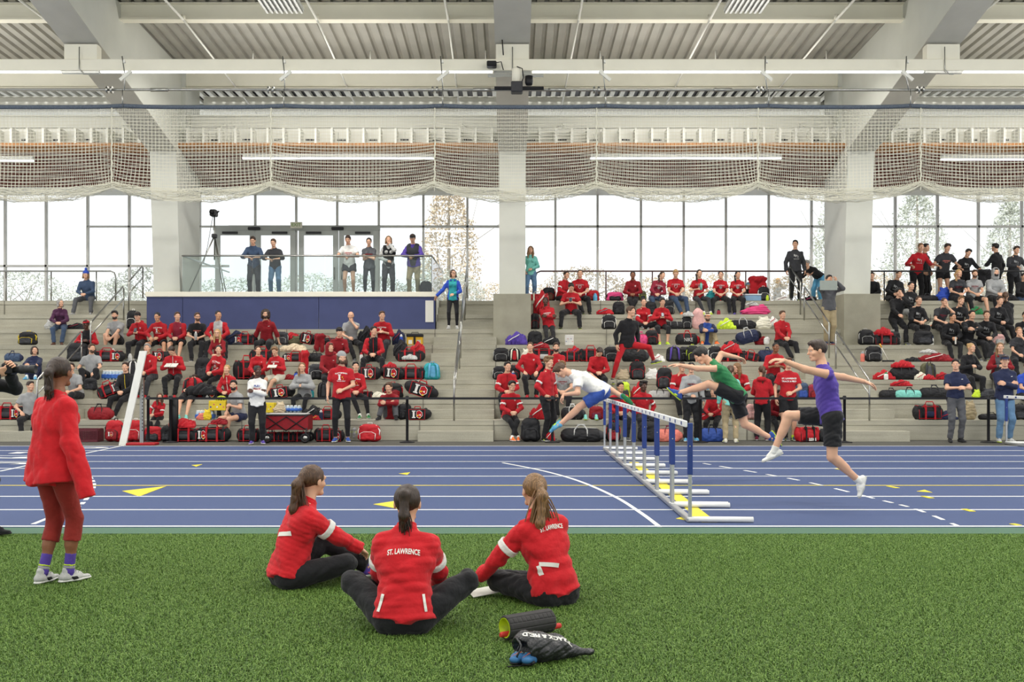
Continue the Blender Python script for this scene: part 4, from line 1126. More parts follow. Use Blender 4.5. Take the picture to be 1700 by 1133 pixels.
    Pb = [cone(P - r*.05, P + r*.05, .095, None, (f, .9), .05), cone(P + u*.05 - r*.035, P + u*.24 - r*.035, .088*fat, .088*fat, None, .06), cone(P + u*.05 + r*.035, P + u*.24 + r*.035, .088*fat, .088*fat, None, .06), cone(P + u*.36 - r*.055, P + u*.36 + r*.055, .110*fat if not fem else .097*fat, None, (f, .86), .06),
          cone(shs[-1], shs[1], .046, None, (f, .9), .05), cone(S - r*.07 + u*-.02, N1, .06, .045, None, .03), cone(S + r*.07 + u*-.02, N1, .058, .045, None, .03), cone(P + u*.48, Hc + Hm @ np.array([0, .02, -.06]), .055 if not fem else .047, .05 if not fem else .044, None, .03)]
    if fem: Pb += [ell(P + u*.38 + f*.09 + r*k*.065, (.05, .05, .05), .03) for k in (-1, 1)]
    lg = 1.0 if not fem else .96
    for k in (-1, 1):
        Pb += [cone(hips[k], knees[k], .082*lg, .055*lg, None, .04), cone(knees[k], ank[k], .052*lg, .036*lg, None, .02)]
        kd = nrm(ank[k]-knees[k]); th = nrm(knees[k]-hips[k]); bk = -nrm(th - kd*(th @ kd) + 1e-6) if np.linalg.norm(th - kd*(th @ kd)) > .1 else np.array([0, 1., 0])
        Pb.append(cone(knees[k] + kd*.08 + bk*.018, knees[k] + kd*.2 + bk*.014, .043*lg, .038*lg, None, .04))
        el, wr_ = B[k]; am = .9 if fem else 1
        Pb += [cone(shs[k], el, .050*am, .040*am, None, .03), cone(el, wr_, .040*am, .026*am, None, .02)]
    V, Q = sdf(Pb, h); g = Geo().add(V, Q)
    HT = np.eye(4); HT[:3, :3] = Hm*hs; HT[:3, 3] = Hc
    hg = get_head(hi, fem)
    for v, q, m in zip(hg.V, hg.Q, hg.M): pass
    off = 0
    for v, q, m in zip(hg.V, hg.Q, hg.M): g.add(v, q - off, m, HT); off += len(v)
    curl = over.get('curl', {})
    for k in (-1, 1):
        el, wr_ = B[k]; a = ar[0 if k < 0 else 1]
        d = nrm(wr_ - el); c = .35; hs_ = .92 if fem else 1.0
        n0 = np.array([k*1., .2, .4]); dd = d
        if a in ('lap', 'phone', 'belly'): dd = nrm(d + np.array([-k*.7, 0, -.1])); n0 = np.array([k*.5, -.7, .6]); c = .75
        elif a == 'hug': dd = nrm(d + np.array([-k*.9, 0, 0])); n0 = np.array([0, -1, .3]); c = .8
        elif a in ('knees', 'thigh'): dd = nrm(d + np.array([0, -.3, -.8])); n0 = np.array([0, -.3, 1]); c = .5
        elif a in ('cross', 'hugk'): dd = nrm(np.array([-k*1, -.1, .1])); n0 = np.array([0, -1, .2]); c = .5
        elif a == 'chin': dd = nrm(np.array([-k*.25, .1, 1])); n0 = np.array([0, -1, .2]); c = .95
        elif a in ('rail', 'railwide'): dd = nrm(d + np.array([-k*.3, -.2, -.3])); n0 = np.array([0, .1, 1]); c = .8
        elif a == 'tablet': dd = nrm(np.array([-k*.2, -.2, 1])); n0 = np.array([k*.8, -.5, 0]); c = .6
        elif a in ('back', 'side'): dd = nrm(np.array([k*.2, .3, -.4])); n0 = np.array([0, 0, 1.]); c = .1
        kk = ('hl', 'hr')[k > 0]
        if kk in over and len(over[kk]) > 2: dd = nrm(over[kk][2]); n0 = np.array(over[kk][3], float); c = over[kk][4]
        c = curl.get(k, c)
        z = nrm(n0 - dd*(n0 @ dd)); x = np.cross(dd, z)     # thumb side for one hand
        HMt = np.eye(4); hv, hq = get_hand(hi, c)
        # thumb should point inward/up: choose mirror by side
        thumb = np.array([-k*.8, -.2, .5]) if a not in ('chin',) else np.array([0, .3, .8])
        if kk in over and len(over[kk]) > 5: thumb = np.array(over[kk][5], float)
        mir = 1 if x @ thumb >= 0 else -1
        HMt[:3, 0] = x*mir*hs_; HMt[:3, 1] = dd*hs_; HMt[:3, 2] = z*hs_; HMt[:3, 3] = wr_
        det = np.linalg.det(HMt[:3, :3]); g.add(hv, hq, 0, HMt, flip=det < 0)
        B[k] = (el, wr_, dd, z)
    if over.get('barefoot'): pass
    sm = skin(sk); lip = mat('lip_%d' % sk, {1: 'b3736a', 2: '9e6252', 3: '6e4036', 4: '4a2d29'}[sk], .5, noise=(30, .05))
    me = g.mesh('body', 5)
    body = link('body', me, root, [sm, mat('eye_white', 'dcd8d2', .3), mat('iris', '2a211c', .3), hairm(hc if hair != 'bald' else 'db'), lip])
    # ---- trousers / shorts
    lo = 1 + loose*.5
    wr_n = wrinkle(seed, .012 if hi else .013, 8)
    Pt = [cone(P - r*.055 - u*.01, P + r*.055 - u*.01, .110, None, (f, .92), .04), cone(P + u*.0 - r*.03, P + u*.09 - r*.03, .10*fat, .094*fat, None, .05), cone(P + u*.0 + r*.03, P + u*.09 + r*.03, .10*fat, .094*fat, None, .05)]
    if bl != 'none':
        for k in (-1, 1):
            if bl == 'L':
                kd = nrm(ank[k]-knees[k])
                Pt += [cone(hips[k], knees[k], .10*lo, .068*lo, None, .04), cone(knees[k], ank[k] - kd*.01, .066*lo, .055*lo, None, .02, False, True)]
            elif bl == 'T': # tights
                Pt += [cone(hips[k], knees[k], .090*lg, .060*lg, None, .04), cone(knees[k], ank[k] - nrm(ank[k]-knees[k])*.03, .057*lg, .041*lg, None, .02, False, True)]
                kd = nrm(ank[k]-knees[k]); th = nrm(knees[k]-hips[k]); q = th - kd*(th @ kd)
                bk = -nrm(q) if np.linalg.norm(q) > .1 else np.array([0, 1., 0])
                Pt.append(cone(knees[k] + kd*.08 + bk*.018, knees[k] + kd*.2 + bk*.014, .049*lg, .043*lg, None, .04))
            elif bl == 'C': # capri tights
                kd = nrm(ank[k]-knees[k])
                Pt += [cone(hips[k], knees[k], .098*lg, .064*lg, None, .04), cone(knees[k], knees[k] + kd*.17, .066*lg, .069*lg, None, .02, False, True)]
            elif bl == 'S':
                e = hips[k] + (knees[k]-hips[k])*.72; Pt += [cone(hips[k], e, .105, .092, None, .04, False, True)]
            elif bl == 'SS':
                e = hips[k] + (knees[k]-hips[k])*.42; Pt += [cone(hips[k], e, .105, .10, None, .04, False, True)]
        wr_p = wr_n if bl in ('L', 'S', 'SS') else wrinkle(seed, .003, 9)
        V, Q = sdf(Pt, hc_, wr_p); g2 = Geo().add(V, Q)
        nmb = {'L': 'trousers', 'T': 'leggings', 'C': 'leggings', 'S': 'shorts', 'SS': 'shorts'}[bl]
        link(nmb, g2.mesh(nmb, 1), root, fab(bot))
    # ---- shirt
    if sl != 'none':
        lf = 1 + loose
        hz = .06 if hem is None else hem; wb = (.104 if fem else .108)*fat*lf
        Ps = [cone(P + u*.26 + r*k*(.028 if fem else .04), P - u*hz + r*k*.062, wb, wb*1.14*over.get('hemr', 1), None, .06, False, True) for k in (-1, 1)] + [cone(P + u*.36 - r*.06, P + u*.36 + r*.06, .129*fat*lf if not fem else .115*fat*lf, None, (f, .86), .06),
              cone(shs[-1], shs[1], .059*lf, None, (f, .9), .05), cone(S - r*.075 - u*.015, P + u*.545, .062, .045, None, .03), cone(S + r*.075 - u*.015, P + u*.545, .062, .045, None, .03), cone(P + u*.44, P + u*.575 + f*.012, .095, .066, None, .03, False, True)]
        if fem: Ps += [ell(P + u*.38 + f*.09 + r*k*.065, (.062, .062, .06), .03) for k in (-1, 1)]
        for k in (-1, 1):
            el, wr_ = B[k][:2]
            if sl == 'L': Ps += [cone(shs[k], el, .062*lf, .052*lf, None, .03), cone(el, wr_ - nrm(wr_-el)*.01, .051*lf, .040*lf, None, .02, False, True)]
            elif sl == 'LL': Ps += [cone(shs[k], el, .064*lf, .057*lf, None, .03), cone(el, wr_ + nrm(wr_-el)*over.get('sleeve', .03), .058*lf, .050*lf, None, .02, False, True)]
            elif sl == 'M': Ps += [cone(shs[k], el, .064*lf, .057*lf, None, .03), cone(el, el + (wr_-el)*.35, .057*lf, .056*lf, None, .02, False, True)]
            elif sl == 'S': Ps += [cone(shs[k], shs[k] + (el-shs[k])*.66, .064*lf, .068*lf, None, .03, False, True)]
            elif sl == 'N': Ps += [cone(shs[k], shs[k] + (el-shs[k])*.08, .06, .06, None, .03, False, True)]
        if sl == 'N': Ps = [p for i, p in enumerate(Ps) if i not in (3,)] + [cone(shs[-1]*.75+shs[1]*.25, shs[1]*.75+shs[-1]*.25, .06, None, (f, .9), .04)]
        if over.get('headcut', False): Ps.append(neg(cone(P + u*.50 + f*.02, P + u*.75 + f*.03, .052, .075), .01))
        V, Q = sdf(Ps, hc_, wr_n if not over.get('wr') else over['wr']); g3 = Geo()
        mi = np.zeros(len(Q), int); mats = [fab(top)]
        if tops: # second colour on the middle front and back of the torso
            c = V[Q].mean(1) - P; xx = np.abs(c @ r); mi = np.where((xx < .115) & ((c @ u) > -.1), 1, 0); mats.append(fab(tops))
        g3.add(V, Q, mi); nms = {'L': 'jacket' if stripe or zipc else 'long_sleeved_shirt', 'LL': 'sweatshirt', 'M': 'sweatshirt', 'S': 'tee_shirt', 'N': 'singlet'}[sl]
        link(nms, g3.mesh(nms, len(mats)), root, mats)
        SV, SQ = V, Q
        if collar:
            V2, Q2 = sdf([cone(P + u*.545 + f*.01, P + u*.60 + f*.02, .072, .066, (f, .95), .01, True, True), neg(cone(P + u*.50 + f*.02, P + u*.7 + f*.04, .050, .056), .006)], hc_*.7)
            link('collar', Geo().add(V2, Q2).mesh('collar', 1), root, fab(collar))
        if hood:
            V2, Q2 = sdf([cone(P + u*.53 - r*.05 - f*.09, P + u*.53 + r*.05 - f*.09, .055, None, None, .03), cone(P + u*.53 - r*.07 - f*.05, P + u*.52 - r*.05 + f*.07, .033, .026, None, .03), cone(P + u*.53 + r*.07 - f*.05, P + u*.52 + r*.05 + f*.07, .033, .026, None, .03)], hc_, wr_n)
            link('hood', Geo().add(V2, Q2).mesh('hood', 1), root, fab(top))
        if zipc:
            project(root, SV, SQ, [([(-.006, -.38 + .38*0, 0), (.006, -.38, 0), (.006, .1, 0), (-.006, .1, 0)], [(0, 1, 2, 3)], 0)] if False else [([(-.007, y, 0), (.007, y, 0), (.007, y + .045, 0), (-.007, y + .045, 0)], [(0, 1, 2, 3)], 0) for y in np.arange(-.30, .12, .045)], P + u*.40, r, u, f, [fab(zipc)], 'zip', .003)
        if pr:
            mm = prm or [fab('white'), fab('red'), fab('yellow'), fab('blue')]
            if pr == 'S' and not prm: mm = [fab('lgrey'), fab('dred'), fab('yellow')]
            project(root, SV, SQ, print_geo(pr), P + u*.36, -r if over.get('backprint') else r, u, -f if over.get('backprint') else f, mm)
        if stripe:
            for k in (-1, 1):
                el, wr_ = B[k][:2]; d = el - shs[k]; a0 = shs[k] + d*.55; a1 = shs[k] + d*.72
                V2, Q2 = sdf([cone(a0, a1, .0745*lf, .072*lf, None, .01, True, True), neg(cone(a0 - d*.2, a1 + d*.2, .056*lf, .054*lf), .004)], hc_*.8)
                link('sleeve_stripe', Geo().add(V2, Q2).mesh('sleeve_stripe', 1), root, fab(stripe))
    if vest:
        V2, Q2 = sdf([cone(P + u*.26, P - u*.04, .15*fat, .155*fat, (f, .86), .06, False, True), cone(P + u*.38 - r*.065, P + u*.38 + r*.065, .148*fat, None, (f, .88), .06), cone(S - r*.10, S + r*.10, .085, None, (f, .95), .05),
                      neg(cone(P + u*.50 + f*.06, P + u*.75 + f*.03, .06, .08), .01)] + [neg(ell(shs[k] + r*k*.05, (.07, .09, .09)), .01) for k in (-1, 1)], hc_, wr_n)
        link('vest', Geo().add(V2, Q2).mesh('vest', 1), root, fab(vest))
    if belt: 
        V2, Q2 = sdf([cone(P + u*.045, P + u*.085, .128*fat, .126*fat, (f, .84), .01, True, True)], hc_*.8); link('belt', Geo().add(V2, Q2).mesh('belt', 1), root, fab(belt))
    # ---- head wear
    HM4 = Matrix([[*(Hm[i]*hs), Hc[i]] for i in range(3)] + [[0, 0, 0, 1]])
    if hair != 'bald':
        o = link('hair', hair_mesh(hair, hi), root, hairm(hc)); o.matrix_local = HM4
    if hat:
        nmh = {'beanie': 'beanie', 'pom': 'bobble_hat', 'cap': 'cap', 'hood': 'raised_hood', 'headband': 'headband'}[hat]
        o = link(nmh, hat_mesh(hat), root, [fab(hatc[0]), fab(hatc[1])]); o.matrix_local = HM4
    if glasses: o = link('glasses', hat_mesh('glasses'), root, [m_black, m_black]); o.matrix_local = HM4
    if beard:
        if 'beard' not in HAIRM:
            V2, Q2 = sdf([ell((0, -.017, -.046), (.063, .073, .070), .02), cone((-.03, -.062, -.088), (.03, -.062, -.088), .021, None, None, .03), neg(ell((0, -.10, -.022), (.045, .05, .022)), .006), neg(ell((0, -.094, -.0535), (.020, .02, .009)), .004), neg(cone((0, 0, .2), (0, 0, -.030), .2, .2, None, .02, False, True), .006), neg(ell((0, .06, -.05), (.12, .07, .1)), .01)], .005, wrinkle(3, .0015, 80))
            HAIRM['beard'] = Geo().add(V2, Q2).mesh('beard', 1)
        o = link('beard', HAIRM['beard'], root, hairm(beard)); o.matrix_local = HM4
    # ---- shoes and socks
    for k in (-1, 1):
        if over.get('noshoe'): break
        kd = nrm(ank[k]-knees[k]); 
        fd = over.get(('sl', 'sr')[k > 0])
        if fd is None: fd = np.array([k*.25, -1, 0.])
        fd = nrm(fd); up = nrm(np.array(over.get('sup', -kd if pose == 'run' else (0, 0, 1)), float)); up = nrm(up - fd*(up @ fd)); xx = np.cross(-fd, up); 
        Ms = Matrix([[xx[i], -fd[i], up[i], ank[k][i]] for i in range(3)] + [[0, 0, 0, 1]])
        o = link('shoe', get_shoe(hi), root, [fab(shoe[0]), fab(shoe[1]), fab(shoe[2])]); o.matrix_local = Ms
        if bl in ('S', 'SS', 'C', 'T', 'none') and sock:
            L = over.get('sockl', .05)
            V2, Q2 = sdf([cone(ank[k] - kd*L, ank[k] + kd*.02, .041, .040, None, .01, True, False)], hc_*.7); link('sock', Geo().add(V2, Q2).mesh('sock', 1), root, fab(sock))
    root['_h'] = 0; del root['_h']
    return root, dict(P=P, u=u, r=r, f=f, B=B, Hc=Hc, Hm=Hm, ank=ank, knees=knees, V=SV if sl != 'none' else None, Q=SQ if sl != 'none' else None, body=body, S=S)
# ---------------------------------------------------------------- bags and loose gear
BAGM = {}
def obj_parts(name, loc, rz_, sc_, parts, label, cat, group=None):
    root = empty(name, loc, rz_); root.scale = sc_; tag(root, label, cat, group)
    for nm, me, ms in parts: link(nm, me, root, ms)
    return root
def bag_meshes(kind):
    if kind in BAGM: return BAGM[kind]
    L = []
    def S(nm, prims, h=.014, wr=None, clip=None):
        V, Q = sdf(prims, h, wr, clip); L.append((nm, Geo().add(V, Q).mesh(nm, 1)))
    def rb(x, y, z0, z1, r, k=.03):  # rounded block of half size x,y
        return [cone((sx*(x-r), sy*(y-r), z0+r), (sx*(x-r), sy*(y-r), z1-r), r, None, None, k) for sx in (-1, 1) for sy in (-1, 1)] + [ell((0, 0, (z0+z1)/2), (x, y, (z1-z0)/2*.98), k)] + [cone((-(x-r), 0, (z0+z1)/2), (x-r, 0, (z0+z1)/2), min(y, (z1-z0)/2)*.93, None, None, k)]
    if kind == 'bp':     # upright backpack, unit size w=.32 d=.22 h=.48
        S('bag_body', [cone((-.07, .01, .10), (-.07, .02, .33), .10, .085, ((0, 1, 0), .95), .05), cone((.07, .01, .10), (.07, .02, .33), .10, .085, ((0, 1, 0), .95), .05), cone((-.05, .02, .38), (.05, .02, .38), .085, None, ((0, 1, 0), .9), .04)], .014, wrinkle(11, .008, 14))
        S('front_pocket', [cone((-.055, -.08, .09), (-.055, -.075, .2), .06, .05, None, .04), cone((.055, -.08, .09), (.055, -.075, .2), .06, .05, None, .04)], .013, wrinkle(12, .005, 18))
        b = MB(); b.tube([(-.11, -.125, .06), (-.115, -.115, .22), (-.06, -.115, .265), (.06, -.115, .265), (.115, -.115, .22), (.11, -.125, .06)], .006, 6); L.append(('piping', b.mesh('piping')))
        b = MB(); b.tube([(-.03, .05, .46), (-.03, .06, .50), (.03, .06, .50), (.03, .05, .46)], .009, 6); L.append(('handle', b.mesh('handle')))
        b = MB(); b.tube([(-.145, -.02, .10), (-.160, -.02, .3), (-.10, -.01, .44)], .011, 6); L.append(('trim', b.mesh('trim'))); b = MB(); b.tube([(.145, -.02, .10), (.160, -.02, .3), (.10, -.01, .44)], .011, 6); L.append(('trim', b.mesh('trim')))
    elif kind == 'bpb':  # backpack seen from the strap side
        S('bag_body', [cone((-.07, .01, .10), (-.07, .02, .33), .10, .085, ((0, 1, 0), .95), .05), cone((.07, .01, .10), (.07, .02, .33), .10, .085, ((0, 1, 0), .95), .05), cone((-.05, .02, .38), (.05, .02, .38), .085, None, ((0, 1, 0), .9), .04)], .014, wrinkle(13, .008, 14))
        for s in (-1, 1):
            b = MB(); b.tube([(s*.05, -.06, .44), (s*.075, -.13, .40), (s*.085, -.14, .25), (s*.09, -.12, .12), (s*.10, -.09, .05)], [.016, .022, .022, .014, .01], 6); L.append(('strap', b.mesh('strap')))
        b = MB(); b.tube([(-.03, -.04, .45), (-.03, -.05, .50), (.03, -.05, .50), (.03, -.04, .45)], .009, 6); L.append(('handle', b.mesh('handle')))
        S('back_panel', [cone((0, -.085, .12), (0, -.08, .34), .06, .05, ((0, 1, 0), .4), .02)], .013)
    elif kind == 'df':   # duffel along x, w=.56 h=.28 d=.28
        S('bag_body', [cone((-.18, 0, .13), (.18, 0, .13), .13, None, ((0, 0, 1), .98), .05), cone((-.16, 0, .08), (.16, 0, .08), .12, None, None, .05)], .015, wrinkle(21, .013, 12), [((0, 0, .002), (0, 0, -1))])
        for s in (-1, 1):
            b = MB(); b.tube([(s*.10, -.10, .02), (s*.10, -.136, .12), (s*.095, -.10, .235), (s*.05, -.05, .31), (0, -.04, .335)] , .011, 6); b.tube([(s*.10, .10, .02), (s*.10, .13, .12), (s*.10, .10, .235)], .011, 6); L.append(('strap', b.mesh('strap')))
        b = MB(); b.tube([(-.06, -.045, .33), (.06, -.045, .33)], .014, 6); L.append(('handle', b.mesh('handle')))
        S('end_panel', [cone((.245, 0, .13), (.285, 0, .12), .105, .09, None, .02)], .015)
        b = MB(); b.tube([(-.24, -.01, .262), (0, -.01, .272), (.24, -.01, .262)], .006, 5); L.append(('zip', b.mesh('zip')))
    elif kind == 'pd':   # team duffel, boxy, side view: black body, red trim, logo on the end
        S('bag_body', rb(.29, .15, 0, .29, .05, .03), .015, wrinkle(31, .009, 10), [((0, 0, .002), (0, 0, -1))])
        b = MB()
        for x in (-.27, .27): b.tube([(x, -.145, .02), (x, -.148, .15), (x, -.11, .275), (x, .1, .28)], .008, 6)
        b.tube([(-.27, -.15, .03), (.27, -.15, .03)], .006, 5).tube([(-.27, -.13, .265), (.27, -.13, .265)], .008, 6); L.append(('piping', b.mesh('piping')))
        for s in (-1, 1):
            b = MB(); b.box(s*.115-.022, s*.115+.022, -.166, -.148, .01, .24, b=.004).box(s*.115-.022, s*.115+.022, -.166, -.06, .225, .30, b=.01); L.append(('strap', b.mesh('strap')))
        b = MB(); b.tube([(-.115, -.10, .295), (-.08, -.09, .36), (.08, -.09, .36), (.115, -.10, .295)], .012, 6); L.append(('handle', b.mesh('handle')))
        S('side_pocket', [cone((-.06, -.14, .12), (.06, -.14, .12), .06, None, ((0, 1, 0), .5), .03)], .014)
    elif kind == 'pe':   # team duffel seen end-on: square end with piping and printed logo
        S('bag_body', rb(.17, .27, 0, .30, .035, .02), .015, wrinkle(41, .007, 10), [((0, 0, .002), (0, 0, -1)), ((0, -.25, 0), (0, -1, 0))])
        b = MB(); b.tube([(-.155, -.255, .02), (-.16, -.255, .28), (.16, -.255, .28), (.155, -.255, .02)], .008, 6, closed=True); L.append(('piping', b.mesh('piping')))
        b = MB(); b.tube([(-.06, -.12, .30), (-.05, -.1, .35), (.05, -.1, .35), (.06, -.12, .30)], .012, 6); L.append(('handle', b.mesh('handle')))
    elif kind == 'heap': # crumpled jacket
        S('garment', [ell((0, 0, .05), (.22, .14, .10)), ell((-.14, -.03, .05), (.12, .10, .08)), ell((.13, .02, .06), (.13, .11, .10)), cone((.1, -.1, .04), (.26, -.12, .02), .045, .03), ell((.02, 0, .12), (.1, .09, .09))], .013, wrinkle(51, .030, 12), [((0, 0, .002), (0, 0, -1))])
        b = MB(); b.tube([(-.2, -.12, .06), (-.1, -.15, .10), (0, -.14, .13), (.08, -.12, .16)], .008, 5); L.append(('trim', b.mesh('trim')))
    elif kind == 'drape': # jacket hanging down over an edge
        S('garment', [cone((-.09, 0, .05), (-.10, -.02, -.18), .07, .09, ((0, 1, 0), .5)), cone((.08, 0, .05), (.09, -.02, -.24), .08, .07, ((0, 1, 0), .5)), ell((0, .04, .06), (.17, .12, .07))], .013, wrinkle(61, .022, 13))
    elif kind == 'sack': # upright soft sack or plastic bag
        S('sack', [ell((0, 0, .12), (.15, .10, .14)), ell((.03, 0, .25), (.09, .07, .09)), cone((-.02, 0, .3), (-.06, 0, .38), .03, .01), cone((.05, 0, .3), (.08, .01, .37), .03, .01)], .013, wrinkle(71, .018, 16), [((0, 0, .002), (0, 0, -1))])
    elif kind == 'bottle':
        b = MB(); b.lathe([(0, 0), (.034, .002), (.036, .02), (.036, .15), (.030, .175), (.022, .19)], n=14); L.append(('bottle_body', b.mesh('bottle_body')))
        b = MB(); b.lathe([(.026, .185), (.026, .215), (.012, .222), (.012, .24), (0, .242)], n=12); L.append(('cap', b.mesh('cap')))
    elif kind == 'jug':
        S('jug_body', [cone((-.02, 0, .07), (-.02, 0, .17), .07, .068, None, .03), cone((0, 0, .2), (0, 0, .24), .04, .02), ], .01)
        b = MB(); b.tube([(.03, 0, .24), (.075, 0, .22), (.075, 0, .14)], .012, 6); L.append(('handle', b.mesh('handle')))
        b = MB(); b.lathe([(0, .25), (.022, .25), (.022, .275), (0, .275)], n=10); L.append(('cap', b.mesh('cap')))
    elif kind == 'pillow':
        S('pillow', [cone((-.06, 0, .14), (.06, 0, .14), .13, None, ((0, 1, 0), .6)), ell((0, 0, .26), (.14, .08, .2)), ell((0, 0, .36), (.13, .08, .09))], .015, wrinkle(81, .010, 10))
    BAGM[kind] = L
    return L
logo_mats = None
def logo_panel(root, w_, x, y, z, facing='front', hgt=None, rim=False):
    """letter and red-yellow bird shape printed on the bag end"""
    b = MB(); s = w_
    def P(pts, m, dy=0): b.add([(x + px*s, y - dy, z + pz*s) for px, pz in pts], [list(range(len(pts)))], m)
    P([(-.36, -.34), (-.10, -.34), (-.10, -.24), (-.16, -.24), (-.16, .28), (-.10, .28), (-.10, .38), (-.36, .38), (-.36, .28), (-.30, .28), (-.30, -.24), (-.36, -.24)], 0)
    P([(-.02, -.24), (.20, -.40), (.42, -.12), (.40, .22), (.20, .42), (-.02, .32), (-.04, 0)], 0, .0005)
    P([(0, -.2), (.20, -.37), (.39, -.10), (.37, .20), (.18, .39), (.0, .29), (-.02, 0)], 1, .001)
    P([(.14, -.06), (.30, -.12), (.27, .06)], 0, .002)
    P([(-.04, -.1), (.10, -.16), (.14, .02)], 2, .002); P([(.16, -.38), (.3, -.34), (.2, -.22)], 2, .002); P([(.10, .08), (.17, .05), (.19, .12)], 3, .002)
    return b.build('printed_logo', [fab('white'), fab('red'), fab('yellow'), fab('black')], root)
SZ = dict(bp=(.33, .50), bpb=(.33, .50), df=(.60, .33), pd=(.60, .36), pe=(.34, .35), heap=(.55, .22), drape=(.36, .36), sack=(.30, .38), bottle=(.072, .242), jug=(.16, .275), pillow=(.28, .45))
def bag(kind, px, row, wpx, hpx, cols, label, rot_=0, back=.30, dz=0, cat=None, group=None, logo=False, tilt=0, name=None, dpx=None):
    """row: 0 = floor, 1-8 = seating rows; wpx, hpx apparent size in the 1700 px frame"""
    d = (rd(row) if row > 0 else D0 - .42) + (back if row > 0 else 0)
    k = d / F; W, H = wpx*k, hpx*k; w0, h0 = SZ[kind]
    c, s = abs(math.cos(R(rot_))), abs(math.sin(R(rot_)))
    sx = W / w0; sz = H / h0; sy = (sx + sz)/2 if kind not in ('bottle',) else sx
    if kind in ('pe',): sy = min(sx, 1.2)
    loc = (X_(px, d), d, (rz(row) if row > 0 else 0) + dz)
    L = bag_meshes(kind); cols = [cols] if isinstance(cols, str) else list(cols)
    # colour order: body, accent, second accent
    def col(nm):
        i = {'bag_body': 0, 'garment': 0, 'sack': 0, 'pillow': 0, 'bottle_body': 0, 'jug_body': 0, 'front_pocket': 2, 'side_pocket': 2, 'back_panel': 2, 'end_panel': 2, 'piping': 1, 'trim': 1, 'strap': 1, 'cap': 1, 'zip': 1, 'handle': 1}[nm]
        while len(cols) < 3: cols.append(cols[0] if len(cols) == 2 else cols[0])
        return nyl(cols[i]) if kind not in ('heap', 'drape') else fab(cols[i])
    nm = name or dict(bp='backpack', bpb='backpack', df='duffel_bag', pd='duffel_bag', pe='duffel_bag', heap='jacket', drape='jacket', sack='plastic_bag', bottle='bottle', jug='jug', pillow='pillow')[kind]
    root = obj_parts(nm, loc, R(rot_), (sx, sy, sz), [(n, me, col(n)) for n, me in L if not (kind == 'heap' and n == 'trim' and len(set(cols)) == 1)], label, cat or nm.replace('_', ' '), group)
    if tilt: root.rotation_euler = (0, R(tilt), R(rot_)); root.location.z += abs(math.sin(R(tilt)))*W*.38
    if logo:
        if kind == 'pe': logo_panel(root, .27, 0, -.262, .15)
        elif kind == 'pd': 
            o = logo_panel(root, .22, .0, -.176, .14)
            o.location = (.215 if logo != 'L' else -.215, .012, 0)
        elif kind in ('bp',): logo_panel(root, .12, 0, -.142, .17)
        elif kind == 'heap': logo_panel(root, .12, 0, -.17, .10)
    return root
RB = ('black', 'red', 'char')
def blanket_print(root, txt, size, x, y, z, m):
    V, Fc = text_geo(txt, size, 2, .003); MB().add([(x + a, y, z + c) for a, c, _ in V], Fc).build('printed_name', m, root)
# ---------------------------------------------------------------- the crowd on the steps
g_ = random.Random(11)
def pp(px, row, label, **k):
    pose = k.pop('pose', 'sit'); back = k.pop('back', .5 if pose == 'hug' else .17)
    d = rd(row) + back; sx = k.get('sex', 'm')
    k.setdefault('s', .90 if sx == 'f' else .95); k.setdefault('yaw', g_.uniform(-10, 10)); k.setdefault('lean', g_.uniform(12, 22) if k.get('arms', 'lap') in ('lap', 'knees', 'knees+lap', 'phone') else g_.uniform(5, 12)); k.setdefault('hy', g_.uniform(-14, 14))
    if 'dpx' in k: px += k.pop('dpx')
    return person((X_(px, d), d, rz(row) + k.pop('dz', 0)), label, pose=pose, **k)
def ps(px, d, z, hpx, label, **k):
    k.setdefault('lean', 1); k.setdefault('pose', 'stand')
    s = hpx * d / F / 1.775
    return person((X_(px, d), d, z), label, s=s, **k)
def fl(py): return EYE * F / (py - 617)
W_ = 'white'
RED = dict(top='red'); 
# --- left block
pp(147, 8, 'person in a navy fleece and blue pom-pom hat alone on the top step at left', top='djeans', bot='dgrey', hat='pom', hatc=('rblue', 'navy'), hair='bob', hc='lb', legs='wide', fat=1.15, yaw=0, collar='djeans', shoe=('grey', 'white', 'grey'))
pp(101, 6, 'person in a purple cardigan and blue jeans turned to look right, on the left steps', sex='f', top='plum', bot='djeans', hc='gr', hair='bob', hy=45, yaw=14, shoe=('brown', 'brown', 'brown'), collar='plum', arms='lap')
pp(57, 3, 'person in navy top and leggings hugging both knees, light blue shoes, far left', pose='hug', sex='f', top='navy', bot='navy', bl='T', hair='bob', hc='db', shoe=('sky', 'sky', 'white'), arms='hugk', hy=25, yaw=12)
pp(50, 1, 'person in a grey tee sitting low behind the standing person in the red sweatshirt', top='grey', sl='S', bot='black', hair='short', hc='db', hy=40, yaw=18, arms='thigh')
pp(110, 1, 'person in a red jacket with a small crest half hidden by the standing red sweatshirt', top='red', hair='pony', sex='f', pr='L', hood=True, bot='black', s=.86)
pp(127, 2, 'person in a grey tee with hands clasped, beside the lower left handrail', top='grey', sl='S', bot='black', hair='short', hc='db', drop=.23, hy=30, arms='lap', legs='fwd', shoe=('sky', 'white', 'navy'), s=.97)
pp(153, 3, 'bearded person in a grey tee leaning an arm on a raised knee, left stairs', top='grey', sl='S', bot='black', hair='short', hc='br', beard='br', drop=.23, hy=35, yaw=10, arms='thigh+knees', legs='n', shoe=('black', 'lime', 'lime'))
pp(147, 4, 'person in a red cap and a black jacket with red sleeves behind the left handrail', back=.55, dz=.228, top='red', tops='black', bot='black', hair='short', hc='bl', sk=4, hat='cap', hatc=('red', 'red'), arms='phone', drop=.45, s=.93, yaw=6)
